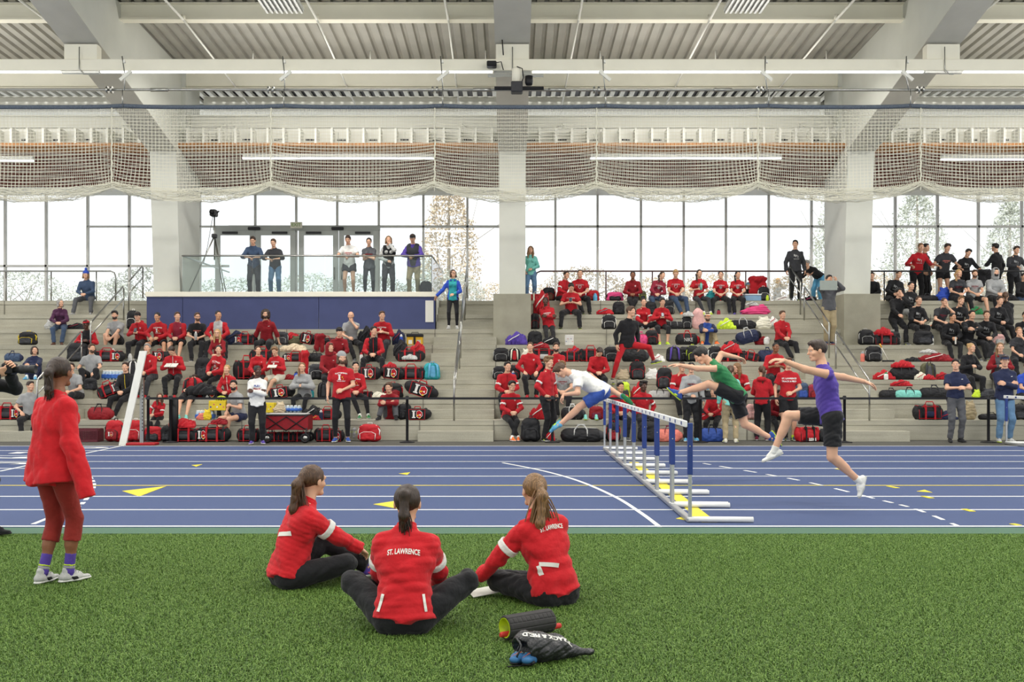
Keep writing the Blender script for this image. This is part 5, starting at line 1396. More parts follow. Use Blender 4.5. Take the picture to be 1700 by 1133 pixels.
pp(193, 5, 'person in a grey tee and dark shorts hugging bare knees beside the blue wall', pose='hug', top='grey', sl='S', bot='black', bl='S', hair='mop', hc='bl', back=.40, drop=.228, legs='down', arms='hug', hy=18, beard='db', shoe=('red', 'white', 'red'), s=1.0, lean=14)
h_ph3 = pp(234, 5, 'person in a black cap and red hooded jacket, first along the blue wall', top='red', hood=True, zipc='black', bot='black', hat='cap', hatc=('black', 'black'), arms='phone', hp=8, hy=15, pr='L', yaw=-8)
pp(266, 5, 'person in a red crest sweatshirt and shorts with crossed forearms, second along the blue wall', top='red', sl='L', pr='P', bot='black', bl='S', hair='buzz', hc='bl', sk=2, arms='knees+lap', legs='wide', hp=10)
pp(297, 5, 'person in a red and maroon pullover and black shorts, third along the blue wall', top='red', tops='maroon', bot='black', bl='S', collar='black', hair='short', hc='br', hy=25, pr='T', shoe=('black', 'white', 'black'))
h_wb = pp(329, 5, 'person with glasses in a black printed tee and black trousers, holding a bottle', top='black', sl='S', pr='C', prm=[fab('lgrey'), fab('salmon'), fab('yellow')], bot='black', hair='short', hc='br', beard='br', glasses=True, hy=20, shoe=('black', 'white', 'black'))
pp(364, 5, 'person in a red jacket open over a grey tee, fifth along the blue wall', back=.25, top='red', tops='lgrey', bot='black', hair='buzz', hc='bl', sk=2, hy=32, fat=1.1, s=.99, arms='knees', legs='wide')
pp(364, 4, 'person with glasses and long hair in a red sweatshirt, fourth row left block', sex='f', top='dred', bot='black', hair='long', hc='bd', glasses=True, hy=8, pr='T', arms='lap', hood=True)
pp(443, 5, 'person in a red hooded sweatshirt, hands braced, alone before the blue wall', top='dred', sl='M', hood=True, bot='black', hair='bigcurl', hc='db', arms='side', beard='db', pr='T', hy=10, s=1.0, sk=1)
pp(583, 5, 'bald person in a grey tee with chin on hand in front of the blue wall', top='grey', sl='S', bot='black', hair='bald', hc='db', beard='db', arms='lap+chin', legs='rgt', hp=6, lean=18, s=.97)
pp(637, 5, 'person in a red crest tee and dark grey trousers seated right of the bald person', top='red', sl='M', pr='P', bot='char', hair='short', hc='br', hy=25, arms='phone', legs='n', s=.99)
pp(563, 4, 'person in a black beanie and red hooded sweatshirt, fourth row left block', top='dred', hood=True, hat='beanie', hatc=('black', 'black'), hair='short', bot='black', hp=10, hy=8, arms='lap', pr='T')
pp(621, 4, 'person in a black jacket with bright red sleeves, legs spread, looking right', top='red', tops='black', zipc='red', collar='black', bot='black', hair='short', hc='bl', hy=28, legs='wide', arms='lap', drop=RISE, shoe=('tan', 'lgrey', 'white'), s=1.0)
pp(250, 3, 'person in a red zipped jacket with crest, just right of the slanted white board', top='red', zipc='dred', pr='L', collar='black', hair='short', hc='gr', bot='char', arms='lap', hy=18, hp=-2, s=.97, shoe=('red', 'white', 'red'))
h_book = pp(290, 3, 'person in a red zipped jacket bent over an open book', top='red', zipc='lgrey', pr='L', hair='short', hc='db', bot='black', arms='phone', hp=42, lean=16, shoe=('red', 'white', 'red'))
pp(213, 2, 'person in a black jacket with yellow lanyard left of the white board', top='black', hair='short', hc='db', bot='black', legs='lft', arms='lap', hy=15, zipc='yellow', shoe=('lgrey', 'white', 'black'))
pp(362, 3, 'person in a red crest shirt reclining to the left with one knee up', sex='f', top='red', pr='P', bot='black', bl='T', hair='bun', hc='bl', legs='lft', side=14, arms='lap', yaw=-18, hy=32, s=.95, shoe=('black', 'white', 'black'))
pp(382, 2, 'person in a red jacket with double white chest stripes smiling, second row', sex='f', top='red', zipc='white', bot='black', hair='ponyside', hc='bd', hy=8, arms='lap', stripe=None, collar='red')
pp(430, 3, 'person in a red hooded sweatshirt left of the one with white shorts', sex='f', top='red', hood=True, bot='black', bl='T', hair='bun', hc='br', hy=20, pr='T', arms='lap')
h_pap = pp(462, 3, 'person in a red crest long-sleeved shirt and white shorts reading papers', top='red', pr='P', bot='cream', bl='S', hair='mop', hc='lb', arms='phone', hp=16, legs='lft', s=.90, yaw=-16)
pp(398, 1, 'person in a grey tee, navy shorts and red shoes sitting sideways on the bottom step', top='grey', sl='S', bot='navy', bl='SS', hair='short', hc='bl', yaw=-40, hy=50, arms='thigh+phone', legs='n', beard='bl', shoe=('salmon', 'sky', 'red'), s=1.0, lean=16)
ps(427, fl(738), 0, 130, 'person in a white sweatshirt and black trousers standing with folded arms behind the belt', sex='f', top='white', sl='L', pr='PS', bot='black', hair='bun', hc='bl', sk=4, arms='cross', hy=30, yaw=12, loose=.08, shoe=('purple', 'white', 'white'))
pp(505, 2, 'person in a grey sweatshirt fiddling with both hands, second row behind the wagon', sex='f', top='grey', sl='LL', bot='black', bl='T', hair='ponyside', hc='lb', hy=18, arms='phone', loose=.1, s=.95)
pp(546, 3, 'person with a red hood up, left of the standing grey beanie', top='dred', hat='hood', hatc=('dred', 'dred'), bot='black', hair='short', hc='br', hy=15, arms='lap', pr='T', yaw=18, s=.98)
h_ph4 = ps(567, fl(734.5), 0, 149, 'person in a grey beanie and red crest tee standing before the steps', top='red', sl='S', pr='P', bot='black', bl='T', hair='bob', hc='br', hat='beanie', hatc=('grey', 'grey'), arms='down+belly', hy=18, yaw=6, beard='br', shoe=('blue', 'white', 'lime'), sock=None)
pp(590, 2, 'person in a red crest top and green shoes behind the standing grey beanie', top='red', pr='P', bot='black', bl='T', hair='short', hc='bl', hy=5, arms='lap', legs='rgt', shoe=('green', 'white', 'lime'), s=.97, yaw=10)
pp(648, 1, 'person in a red sweatshirt and grey trousers crouched with mouth behind clasped hands', pose='hug', top='dred', bot='dgrey', hair='short', hc='br', arms='hugk', hy=-5, hp=8, lean=22, shoe=('black', 'char', 'black'), s=.97, legs='wide', back=.45)
pp(262, 1, 'person in a red tracksuit jacket slumped sideways behind the barrier at left', sex='f', top='red', stripe='white', bot='black', hair='long', hc='br', side=16, hy=30, hp=5, s=.70)
pp(312, 2, 'person lying back behind the bags with bare calves and teal shoes showing', pose='lie', top='black', lean=-62, bot='black', bl='S', hair='short', arms='lap', shoe=('mint', 'white', 'teal'), sock=None, s=.92, back=.1)
ps(752, rd(6) + .2, rz(6), 99, 'person in an open blue jacket over a teal top on the middle stairs', sex='f', top='rblue', tops='teal', hood=True, bot='black', bl='T', hair='bob', hc='br', arms='side+belly', hy=20, glasses=True, shoe=('lgrey', 'white', 'grey'), over={'hl': ((-.50, -.05, .98), (-.2, .4, -.8))})
# --- on the glass-railed platform
zp = 3.70
for px, hpx, kw, lab in (
    (422, 100, dict(top='djeans', sl='M', bot='char', hair='short', hc='db', arms='rail', lean=16, hp=18), 'person in a slate sweater and dark trousers leaning on the glass rail, leftmost of six'),
    (457, 96, dict(top='char', sl='M', bot='jeans', hair='short', hc='br', arms='rail', lean=16, hp=14), 'person in a dark sweater and jeans leaning on the glass rail, second from left'),
    (580, 102, dict(top='white', sl='S', bot='char', bl='SS', hair='short', hc='db', arms='rail', lean=18, hp=20, sock='white', pr='C'), 'person in a white printed tee and short dark shorts leaning on the glass rail'),
    (613, 97, dict(sex='f', top='dgrey', sl='S', bot='char', bl='T', hair='pony', hc='db', arms='cross', lean=8, hp=12, pr='C'), 'person in a grey printed tee with folded arms at the glass rail'),
    (645, 100, dict(sex='f', top='lgrey', bot='char', hair='bob', hc='lb', arms='belly+chin', lean=8, vest='black', yaw=8), 'person in a pale sweater and black vest at the glass rail'),
    (687, 103, dict(top='purple', bot='khaki', hair='short', hc='db', hat='cap', hatc=('black', 'black'), arms='rail', lean=12, hp=15, vest='char', fat=1.12), 'person in a cap, dark vest and khaki trousers at the glass rail')):
    kw.setdefault('yaw', g_.uniform(-6, 6)); ps(px, 28.42, zp, hpx * 1.01, lab, **kw)
# --- middle-right block
ps(881, 29.7, rz(8), 92, 'person in a teal jacket and grey scarf standing beside the middle column', sex='f', top='mint', bot='jeans', hair='long', hc='lb', arms='pocket+belly', collar='dgrey', hy=-6)
pp(932, 8, 'person in a red jacket with white sleeve stripes turned right, first in the top row', top='red', stripe='white', zipc='dred', bot='black', hair='short', hc='db', yaw=38, hy=-8, arms='knees', collar='red')
pp(963, 8, 'person in a red crest tee with hands clasped, second in the top row', top='red', sl='S', pr='S', bot='black', hair='buzz', hc='br', arms='lap', legs='rgt', shoe=('black', 'white', 'lime'), s=1.0)
h_ph = pp(948, 7, 'person in a red tee looking down at a phone, below the top row', top='red', sl='S', pr='S', bot='black', hair='short', hc='bl', arms='phone', hp=32, legs='wide', shoe=('black', 'lime', 'lime'), s=1.0, lean=18)
pp(911, 6, 'person in a red hooded sweatshirt lounging with folded arms next to the column plinth', top='red', hood=True, pr='C', prm=[fab('white'), fab('white'), fab('white')], bot='black', bl='T', hair='buzz', hc='bl', sk=4, arms='cross', lean=-6, legs='fwd', side=-8, shoe=('black', 'lime', 'black'))
pp(1051, 8, 'person in a dark red half-zip top and black scarf hat, third in the top row', top='dred', pr='L', bot='black', hair='bun', hc='bl', sk=3, arms='lap', legs='cross', hy=5, hat='headband', hatc=('black', 'black'))
pp(1087, 8, 'person in a maroon long-sleeved shirt leaning to the right, top row', top='maroon', pr='S', bot='djeans', hair='ponyside', hc='db', sex='f', side=16, hy=20, arms='lap', hr=14, s=.95)
pp(1120, 8, 'person in a red crest tee looking down with white earphone cord, top row', top='red', sl='S', pr='S', bot='djeans', hair='short', hc='bd', hp=24, arms='lap', legs='rgt', shoe=('orange', 'white', 'orange'), s=1.0, lean=14)
pp(1067, 6, 'person in a red jacket with white sleeve stripes sitting cross-legged', sex='f', pose='indian', back=.40, over={'P': (0, .02, .11)}, top='red', stripe='white', pr='L', bot='black', hair='bun', hc='db', arms='lap', s=.93)
h_ph2 = pp(1097, 6, 'person in a red top and cropped black tights holding up a phone', sex='f', top='red', pr='T', bot='black', bl='C', hair='short', hc='db', hat='headband', hatc=('black', 'black'), arms='phone', hp=10, legs='n', shoe=('lime', 'white', 'green'), sock=None, s=.95)
h_bot = pp(1160, 8, 'person in a red crest tee holding a mint green bottle, top row', sex='f', top='red', sl='S', pr='S', bot='char', bl='T', hair='ponyside', hc='db', hy=10, arms='phone+belly', legs='rgt', shoe=('lime', 'green', 'white'), s=.98)
pp(1196, 8, 'person in a red crest tee, second from right in the top row', sex='f', top='red', sl='S', pr='S', bot='black', hair='bun', hc='db', hy=3, arms='lap', legs='wide', shoe=('dgrey', 'lime', 'purple'), s=.94)
pp(1224, 8, 'person in a red crest tee at the right end of the top row, ponytail behind', sex='f', top='red', sl='S', pr='S', bot='black', hair='ponyside', hc='bl', hy=14, arms='lap', legs='n', shoe=('purple', 'grey', 'lime'), s=.94)
pp(1173, 5, 'person in a blue plaid shirt, khaki trousers and white and orange cap', pose='hug', top='navy', tops='blue', bot='khaki', hair='short', hc='br', hat='cap', hatc=('cream', 'orange'), arms='hugk', beard='br', shoe=('orange', 'white', 'orange'), back=.45, lean=18, s=.95, legs='wide')
pp(1297, 5, 'person in a red polo pullover and black trousers staring ahead beside the right stairs', top='red', pr='T', collar='red', bot='black', hair='short', hc='br', arms='lap', legs='rgt', lean=5, s=.97)
ps(1243, 31.2, rz(8), 70, 'person with a blue beanie peeping over the cooler behind the top row', pose='hug', top='black', hair='short', hc='lb', hat='beanie', hatc=('sky', 'sky'), bot='black', arms='hug', over={'P': (0, .1, .105)})
ps(1320, 29.5, rz(8), 101, 'person in a black team sweatshirt standing tall at the top of the right stairs', top='char', sl='LL', pr='R', prm=[fab('lgrey')]*3, bot='black', hair='short', hc='bl', arms='down', hy=-20, loose=.05, sock=None)
ps(1357, 31.4, rz(8), 92, 'person in a black jacket bending down behind the right column', top='black', bot='sky', hair='short', hc='gr', arms='knees', lean=62, yaw=-60, over={'P': (0, .1, .93)})
ps(1376, rd(5) + .1, rz(5), 116, 'person in a grey sweater and khaki trousers holding up a tablet on the right stairs', top='dgrey', bot='khaki', hair='short', hc='bl', sk=2, arms='tablet', hp=6, shoe=('navy', 'salmon', 'white'), spread=.07, lean=-3)
ps(1290, 38.5, 3.6, 68, 'person in a long pale coat walking outside behind the glass', sex='f', top='lgrey', bot='lgrey', hair='bob', hc='bd', arms='down+chin', yaw=60, loose=.3)
pp(880, 3, 'person in a red quarter-zip with one arm folded, third row by the middle stairs', top='red', pr='L', bot='black', hair='buzz', hc='br', arms='thigh+knees', legs='n', hp=4, s=1.0, shoe=('red', 'white', 'black'))
pp(924, 3, 'bearded person in a red quarter-zip sitting behind the standing red jacket', top='red', pr='L', collar='black', bot='black', hair='short', hc='db', beard='db', arms='lap', s=.99)
pp(841, 2, 'person in a red jacket with white stripes in the second row by the middle stairs', top='red', stripe='white', zipc='dred', bot='black', hair='short', hc='bl', arms='lap', hy=15, s=1.0, back=.3)
pp(846, 1, 'person with glasses in a red striped jacket crossing a leg, orange shoes, bottom row', top='red', stripe='white', pr='L', bot='black', bl='T', hair='mop', hc='bl', glasses=True, arms='lap', legs='cross', yaw=14, shoe=('orange', 'white', 'salmon'), s=.99)
ps(908, fl(733), 0, 140, 'person in a red striped team jacket standing behind the belt post, looking right', top='red', stripe='white', zipc='dred', collar='red', bot='black', hair='curly', hc='lb', yaw=52, hy=-12, arms='pocket', shoe=('black', 'white', 'lime'))
pp(934, 2, 'person with glasses in a grey tee with hands clasped, second row', top='grey', sl='S', pr='C', prm=[fab('dred')]*3, bot='black', hair='short', hc='lb', glasses=True, arms='lap', s=1.0, lean=16)
pp(992, 3, 'person in a red jacket bowing the head down, third row', top='red', collar='black', bot='black', hair='short', hc='db', hp=50, lean=22, arms='lap')
pp(1027, 1, 'person in a red jacket facing the camera behind the far hurdle, bottom row', top='red', zipc='black', bot='black', hair='short', hc='bl', arms='lap', collar='black', s=.96, sk=2)
pp(1066, 1, 'person in a red jacket with white stripes behind the hurdles, bottom row', top='red', stripe='white', pr='L', collar='red', bot='black', hair='curly', hc='bl', sk=4, arms='pocket', s=.95)
pp(1127, 2, 'person in a red striped jacket seated behind the grey raglan shirt', top='red', stripe='white', bot='black', hair='short', hc='db', arms='lap', hy=5, s=.98)
ps(1147, fl(733.5), 0, 131, 'person in a grey long-sleeved shirt and black trousers standing with a patterned bag', sex='f', top='grey', bot='black', hair='bun', hc='bl', pr='C', prm=[fab('dred')]*3, arms='belly+down', shoe=('sky', 'white', 'teal'))
ps(1213, fl(735.5), 0, 128, 'person in khaki trousers and a pale jacket standing with the back turned', sex='f', top='mint', bot='khaki', hair='pony', hc='br', arms='down', yaw=170, shoe=('cream', 'white', 'lime'))
pp(1228, 2, 'person in a red striped jacket looking down left, long wavy hair loose', sex='f', top='red', stripe='white', bot='black', hair='long', hc='lb', hy=-40, hp=15, arms='lap', yaw=-20, s=.97)
ps(1265, fl(732), 0, 124, 'person in a red hooded jacket seen from behind, ponytail hanging, among the standing group', sex='f', top='red', hood=True, bot='black', hair='ponyl', hc='br', yaw=155, hy=30, arms='belly', loose=.06, shoe=('wine', 'white', 'salmon'))
pp(1284, 3, 'person in a red tee with white sleeve bands looking at a phone, third row', top='red', sl='M', pr='T', bot='black', hair='buzz', hc='bl', sk=3, arms='phone', s=1.0)
ps(1308, fl(732.5), 0, 138, 'person in a red lettered tee and black shorts standing with a hand on the stomach', top='red', sl='S', pr='TF', bot='black', bl='S', hair='short', hc='br', arms='down+belly', hat=None, shoe=('djeans', 'white', 'lime'), sock='lime')
pp(1187, 1, 'person in a red jacket in the bottom row beside the blue duffel bag', top='red', bot='black', hair='short', hc='db', arms='lap', s=.80, yaw=-30)
pp(1287, 1, 'person in a dark red jacket bent forward in the bottom row behind the standing group', top='dred', bot='black', hair='short', hc='db', arms='lap', s=.80, lean=25)
ps(1042, 24.9, rz(3) - .07, 131, 'person in a black top and red tights lunging up the steps', top='black', bot='red', bl='T', hair='short', hc='br', sex='m', yaw=18, hy=35, spread=.1, lean=14, arms='down', shoe=('dgrey', 'lime', 'black'), sock=None,
   over={'P': (-.02, 0, .88), 'fl': ((-.36, .02, .08), (-.6, -1, 0)), 'fr': ((.62, -.05, .50), (.6, -1, .2)), 'sl': (-.3, -1, -.3), 'sr': (1, -.4, .25)})
# --- right block, dark team kit
BL = dict(top='black', bot='black', pr='R', prm=[fab('grey')]*3)
def bb(px, row, lab, **k): kk = dict(BL); kk.update(k); return pp(px, row, lab, **kk)
bb(1449, 8, 'person in a black jacket half hidden behind the right column, top row', pr=None, hair='short', hc='bl', yaw=-30, hy=20, back=.5)
bb(1480, 8, 'person in a black sweatshirt tilting the head, top row right block', hair='short', hc='db', side=10, hr=14, hy=8, s=.98)
bb(1508, 7, 'person in a black team shirt and grey shorts, below the top row', hair='short', hc='bl', bot='grey', s=1.0, pose='sit')
bb(1487, 6, 'person in black resting a cheek on one hand beside the column plinth', hair='mop', hc='bl', arms='lap+chin', side=6, hr=-12, dz=.2, back=.4, pr=None, s=1.02, drop=RISE + .2)
ps(1521, 30.75, rz(8), 103, 'person in a bright red team sweatshirt leaning on the guard rail', top='red', pr='R', prm=[fab('lgrey')]*3, bot='black', hair='buzz', hc='lb', arms='railwide', lean=24, hp=14, hat='headband', hatc=('cream', 'cream'))
ps(1534, 31.6, rz(8), 103, 'person in black standing behind the red team sweatshirt at the rail', top='black', bot='black', hair='short', hc='bl', arms='pocket', yaw=40)
ps(1565, 30.75, rz(8), 102, 'person in a dark grey tee and short shorts leaning on the guard rail', top='char', sl='S', pr='C', prm=[fab('salmon')]*3, bot='black', bl='SS', hair='mop', hc='db', arms='railwide', lean=22, hp=16, sock='white')
ps(1600, 30.75, rz(8), 95, 'person in a black sweatshirt bent over the guard rail, head tilted', top='black', pr='R', prm=[fab('grey')]*3, bot='black', hair='mop', hc='bl', arms='railwide', lean=30, side=-6, hr=10, hp=16)
ps(1655, 31.0, rz(8), 102, 'person in plain black standing with the back turned behind the guard rail', top='black', bot='black', hair='short', hc='bl', yaw=215, arms='down+phone')
ps(1682, 30.75, rz(8), 96, 'person in a dark sweatshirt leaning one arm on the rail at the right edge', top='char', pr='R', prm=[fab('grey')]*3, bot='black', hair='mop', hc='db', arms='rail+railwide', lean=14)
bb(1586, 8, 'person in a dark grey tee in the top row of the right block, legs crossed', top='char', sl='S', pr='C', prm=[fab('maroon')]*3, hair='ponyside', hc='bd', sex='f', arms='lap', legs='rgt', s=1.0)
bb(1615, 8, 'person in a light grey printed tee and black shorts in the top row', top='grey', sl='S', pr='C', prm=[fab('dred')]*3, bl='S', hair='short', hc='br', beard='br', legs='wide', arms='lap', sock='white', hp=8, s=.98)
bb(1648, 8, 'person in a grey hooded sweatshirt with the hood up, top row right block', top='grey', pr='T', hat='hood', hatc=('grey', 'grey'), hair='short', hc='bl', beard='bl', s=1.02, fat=1.15, loose=.1)
bb(1518, 6, 'person in a black team shirt and striped track trousers leaning forward', hair='buzz', hc='br', lean=20, arms='lap', s=.99, hy=-6, sl='M')
bb(1558, 6, 'person in a charcoal tee resting the chin on a fist', top='char', sl='S', pr='C', prm=[fab('maroon')]*3, hair='buzz', hc='br', arms='lap+chin', lean=20, side=4)
bb(1590, 6, 'person in a black team shirt tilting the head between two teammates', hair='short', hc='lb', hr=12, s=.99, sl='M', pose='sit', back=.35)
bb(1651, 6, 'person in a black team sweatshirt looking ahead, sixth row right block', hair='short', hc='db', s=.99, legs='rgt', sl='L')
pp(1669, 7, 'person in a plain black jacket seen from behind, ponytail, right block', sex='f', top='black', bot='black', hair='pony', hc='br', yaw=165, pose='hug', arms='hug', shoe=('lime', 'white', 'salmon'), s=1.0, back=-.55, dz=-.35)
h_strip = bb(1575, 5, 'person in a black team sweatshirt holding a paper strip, fifth row', hair='buzz', hc='bl', sk=2, s=.93, hy=15)
bb(1605, 5, 'person in a black team sweatshirt with crossed legs, middle of three in the fifth row', hair='short', hc='bl', s=1.0, legs='rgt', side=4, arms='hugk', lean=16)
bb(1634, 5, 'person in a black team sweatshirt, rightmost of three in the fifth row', hair='short', hc='br', s=.99, legs='cross', hy=-10)
pp(1690, 4, 'person in a grey tee with a hand on the chin at the right edge', sex='f', top='char', sl='S', bot='black', hair='bun', hc='lb', arms='lap+chin', yaw=-14, s=.95)
pp(1604, 3, 'person in a black printed sweatshirt eating, third row right block', sex='f', top='black', pr='T', bot='black', hair='bun', hc='bd', arms='phone', yaw=14, s=.98, loose=.08)
pp(1657, 3, 'person in an open red hooded jacket over a grey top, third row right block', sex='f', top='dred', tops='dgrey', hood=True, bot='black', hair='ponyside', hc='lb', arms='phone', yaw=-10, s=1.0)
bb(1698, 5, 'person in a black team sweatshirt cut off by the right edge', hair='short', hc='db', s=.98)
pp(1694, 8, 'person in jeans and a black jacket at the right edge of the top row', top='black', bot='djeans', hair='short', hc='bl', back=.5, s=.92)
pp(1700, 2, 'person in a bright blue top cut off by the right edge, second row', top='rblue', sl='S', bot='black', hair='short', hc='br', s=.95)
ps(1586, fl(735), 0, 138, 'person in a navy polo shirt and grey trousers standing with hands before the belt', top='navy', sl='S', pr='T', bot='dgrey', hair='short', hc='bl', hy=-28, arms='phone', collar='navy', belt='black', shoe=('black', 'black', 'black'), hem=-.02)
ps(1667, fl(735), 0, 144, 'person in a navy pullover, cap and blue jeans standing with folded arms', top='navy', pr='T', bot='jeans', hair='short', hc='db', hat='cap', hatc=('navy', 'navy'), arms='cross', hy=-25, collar='navy', fat=1.08, shoe=('lgrey', 'lime', 'grey'))

# ---------------------------------------------------------------- things in the hands
def hold(h, kind, lab, side=None, cat=None):
    root, i = h; s = root.scale[0]; M = Matrix.Translation(root.location) @ Matrix.Rotation(root.rotation_euler[2], 4, 'Z') @ Matrix.Scale(s, 4)
    pts = [Vector(i['B'][k][1] + i['B'][k][2]*.085) for k in ((-1, 1) if side is None else (side,))]
    c = M @ (sum(pts, Vector((0, 0, 0))) / len(pts)); b = MB()
    if kind == 'phone': b.box(-.037, .037, -.006, .006, -.02, .115, b=.004).box(-.033, .033, -.0068, -.006, -.01, .105, 1); ms = [m_black, mat('screen', '3a4652', .2)]
    elif kind == 'book': b.box(-.15, -.004, -.10, .10, 0, .018, b=.004).box(.004, .15, -.10, .10, 0, .018, b=.004); ms = [mat('paper', 'd6d5cc')]
    elif kind == 'paper': b.box(-.11, .11, -.08, .08, 0, .006); ms = [mat('paper', 'd6d5cc')]
    elif kind == 'strip': b.box(-.02, .02, -.004, .004, -.16, .03); ms = [mat('paper', 'd6d5cc')]
    else: b.lathe([(0, -.06), (.036, -.058), (.037, .1), (.028, .125), (.016, .14)], n=14).lathe([(.02, .135), (.02, .165), (0, .166)], n=12, mi=1); ms = [nyl('mint' if kind == 'mint' else 'lgrey'), nyl('green' if kind == 'mint' else 'white')]
    nm = {'mint': 'bottle', 'clear': 'bottle', 'strip': 'paper_strip'}.get(kind, kind)
    o = b.build(nm, ms); o.location = c + Vector((0, -.03, .02)); tag(o, lab, cat or nm.replace('_', ' '))
    if kind in ('phone',): o.rotation_euler = (R(-35), 0, 0)
    if kind in ('book', 'paper'): o.rotation_euler = (R(25), 0, 0)
hold(h_book, 'book', 'open white book held by the person bent over it in the third row')
hold(h_pap, 'paper', 'sheet of papers held over the white shorts')
hold(h_ph, 'phone', 'black phone in the hands of the red tee below the top row')
hold(h_ph2, 'phone', 'phone held up by the person in cropped black tights')
hold(h_ph3, 'phone', 'phone held by the person in the black cap at the blue wall')
hold(h_bot, 'mint', 'mint green bottle held by a red tee in the top row', side=-1)
hold(h_strip, 'strip', 'white paper strip held in the fifth row of the right block')
hold(h_wb, 'clear', 'clear bottle held by the person with glasses at the blue wall')
hold(h_ph4, 'phone', 'phone in the lowered hand of the standing grey beanie', side=-1)
# ---------------------------------------------------------------- bags, bottles and clothing on the steps
def B_(kind, px, row, w_, h_, cols, label, **k): return bag(kind, px, row, w_, h_, cols, label, **k)
# left block
B_('bp', 46, 5, 31, 24, ('black', 'yellow', 'char'), 'small black backpack with mustard trim alone on the far left steps')
B_('df', 22, 4, 27, 18, ('djeans', 'navy', 'navy'), 'dark blue bag at the left edge above the person hugging knees')
B_('bottle', 18, 3, 9, 17, ('green', 'pink'), 'green bottle beside the person in navy at the left edge')
B_('heap', 128, 6, 36, 12, ('black', 'maroon'), 'dark jacket lying right of the person in the purple cardigan')
B_('sack', 82, 6, 16, 17, ('lgrey', 'olive'), 'grey bag left of the person in the purple cardigan', name='bag', cat='bag')
B_('pd', 15, 1, 42, 28, RB, 'black and red team duffel at the left edge, bottom row', logo=True)
B_('bp', 130, 4, 34, 34, ('black', 'char', 'char'), 'large black backpack leaning by the lower left handrail', rot_=15, back=.2)
B_('bp', 150, 2, 22, 22, ('black', 'char', 'char'), 'black bag between the two grey tees at left', back=.5, dz=.2)
B_('pd', 180, 4, 45, 23, RB, 'black duffel with red straps under the person hugging bare knees', logo=True, back=.2)
B_('bp', 220, 6, 20, 34, ('black', 'white', 'black'), 'black backpack behind the black cap and red jacket', back=.2)
B_('bottle', 216, 4, 7, 14, ('lgrey', 'lgrey'), 'clear bottle on the step beside the red shoes')
B_('pe', 267, 4, 19, 21, ('black', 'red', 'black'), 'team duffel end with printed letter between two pairs of legs below the blue wall', logo=True, back=.35)
B_('bpb', 221, 3, 19, 34, ('black', 'white', 'char'), 'tall black backpack with white straps just left of the slanted board', rot_=20)
def water_pack(px, row, w_, h_, lab, back=.3, dz=0, floor=False):
    d = (rd(row) if row > 0 else D0 - .42) + back * (row > 0); k = d/F; W, H = w_*k, h_*k
    root = empty('water_pack', (X_(px, d), d, rz(row) + dz)); tag(root, lab, 'water bottles')
    b = MB(); n = max(3, int(W/.075)); c = MB()
    for i in range(n):
        for j in range(3):
            x = -W/2 + W*(i+.5)/n; y = -.07 + .075*j
            b.lathe([(0, 0), (.033, .003), (.034, H*.62), (.024, H*.8), (.014, H*.88)], (x, y, 0), 8); c.lathe([(.015, H*.87), (.015, H*.98), (0, H)], (x, y, 0), 8)
    me = b.build('bottle_row', mat('water_plastic', 'b9cbd8', .25, spec=.6, noise=(20, .15)), root); me['kind'] = 'stuff'
    m2 = c.build('cap', mat('cap_white', 'e4e2dc', .5, noise=(9, .05)), root); m2['kind'] = 'stuff'
    MB().box(-W/2-.005, W/2+.005, -.115, .12, .03, H*.6, b=.02).build('shrink_wrap', mat('wrap_blue', '3a64b4', .35, noise=(11, .35)), root)
water_pack(188, 3, 34, 16, 'blue-wrapped pack of water bottles on the left steps beside the tall black backpack')
B_('pd', 187, 2, 36, 26, RB, 'tilted team duffel on the second row left of the lanyard person', logo=True, tilt=-22, back=.3)
B_('bottle', 151, 1, 8, 14, ('lgrey', 'lgrey'), 'clear bottle standing by the left aisle step')
B_('df', 166, 1, 38, 26, ('dred', 'black', 'dred'), 'round red duffel at the feet of the lanyard person')
def crate(px, lab):
    d = D0 - .40; root = empty('milk_crate', (X_(px, d), d, 0)); tag(root, lab, 'crate'); m = mat('crate_wine', '5e2730', .5, noise=(20, .1)); b = MB(); w_, h_, t = .24, .29, .015
    for s in (-1, 1):
        b.box(-w_, w_, s*.17-.008, s*.17+.008, .24, h_).box(-w_, w_, s*.17-.008, s*.17+.008, 0, .05).box(s*w_-.008, s*w_+.008, -.17, .17, .24, h_).box(s*w_-.008, s*w_+.008, -.17, .17, 0, .05)
        for i in range(13): x = -w_ + 2*w_*i/12; b.box(x-.009, x+.009, s*.17-.006, s*.17+.006, .05, .24)
        for i in range(9): y = -.17 + .34*i/8; b.box(s*w_-.006, s*w_+.006, y-.009, y+.009, .05, .24)
        for z in (.10, .15, .20): b.box(-w_, w_, s*.17-.006, s*.17+.006, z-.008, z+.008)
    b.box(-w_, w_, -.17, .17, 0, .012); b.build('crate_body', m, root)
    for s in (-1, 1): MB().box(s*w_*.99-.02, s*w_*.99+.02, -.06, .06, .27, .30, b=.008).build('grip', m, root)
crate(149, 'dark wine-red plastic milk crate on the floor by the left stairs')
B_('bp', 190, 0, 32, 38, ('red', 'black', 'dred'), 'red backpack with printed letter, leftmost of the bags behind the slanted board', logo=True, rot_=-10)
B_('bp', 224, 0, 28, 38, ('red', 'white', 'red'), 'red backpack with a round white crest just behind the perforated post')
B_('bp', 254, 0, 30, 27, ('red', 'black', 'char'), 'red and black backpack on the floor under the belt end post')
B_('bp', 277, 0, 20, 28, ('black', 'char', 'char'), 'plain black backpack on the floor beside the second belt post')
B_('pd', 308, 0, 46, 27, RB, 'team duffel on the floor, first of the pair left of the red shoes')
B_('heap', 303, 0, 44, 18, ('red', 'red'), 'red jacket thrown over the first floor duffel', dz=.30)
B_('pd', 355, 0, 46, 30, RB, 'team duffel on the floor, second of the pair left of the red shoes', logo='L')
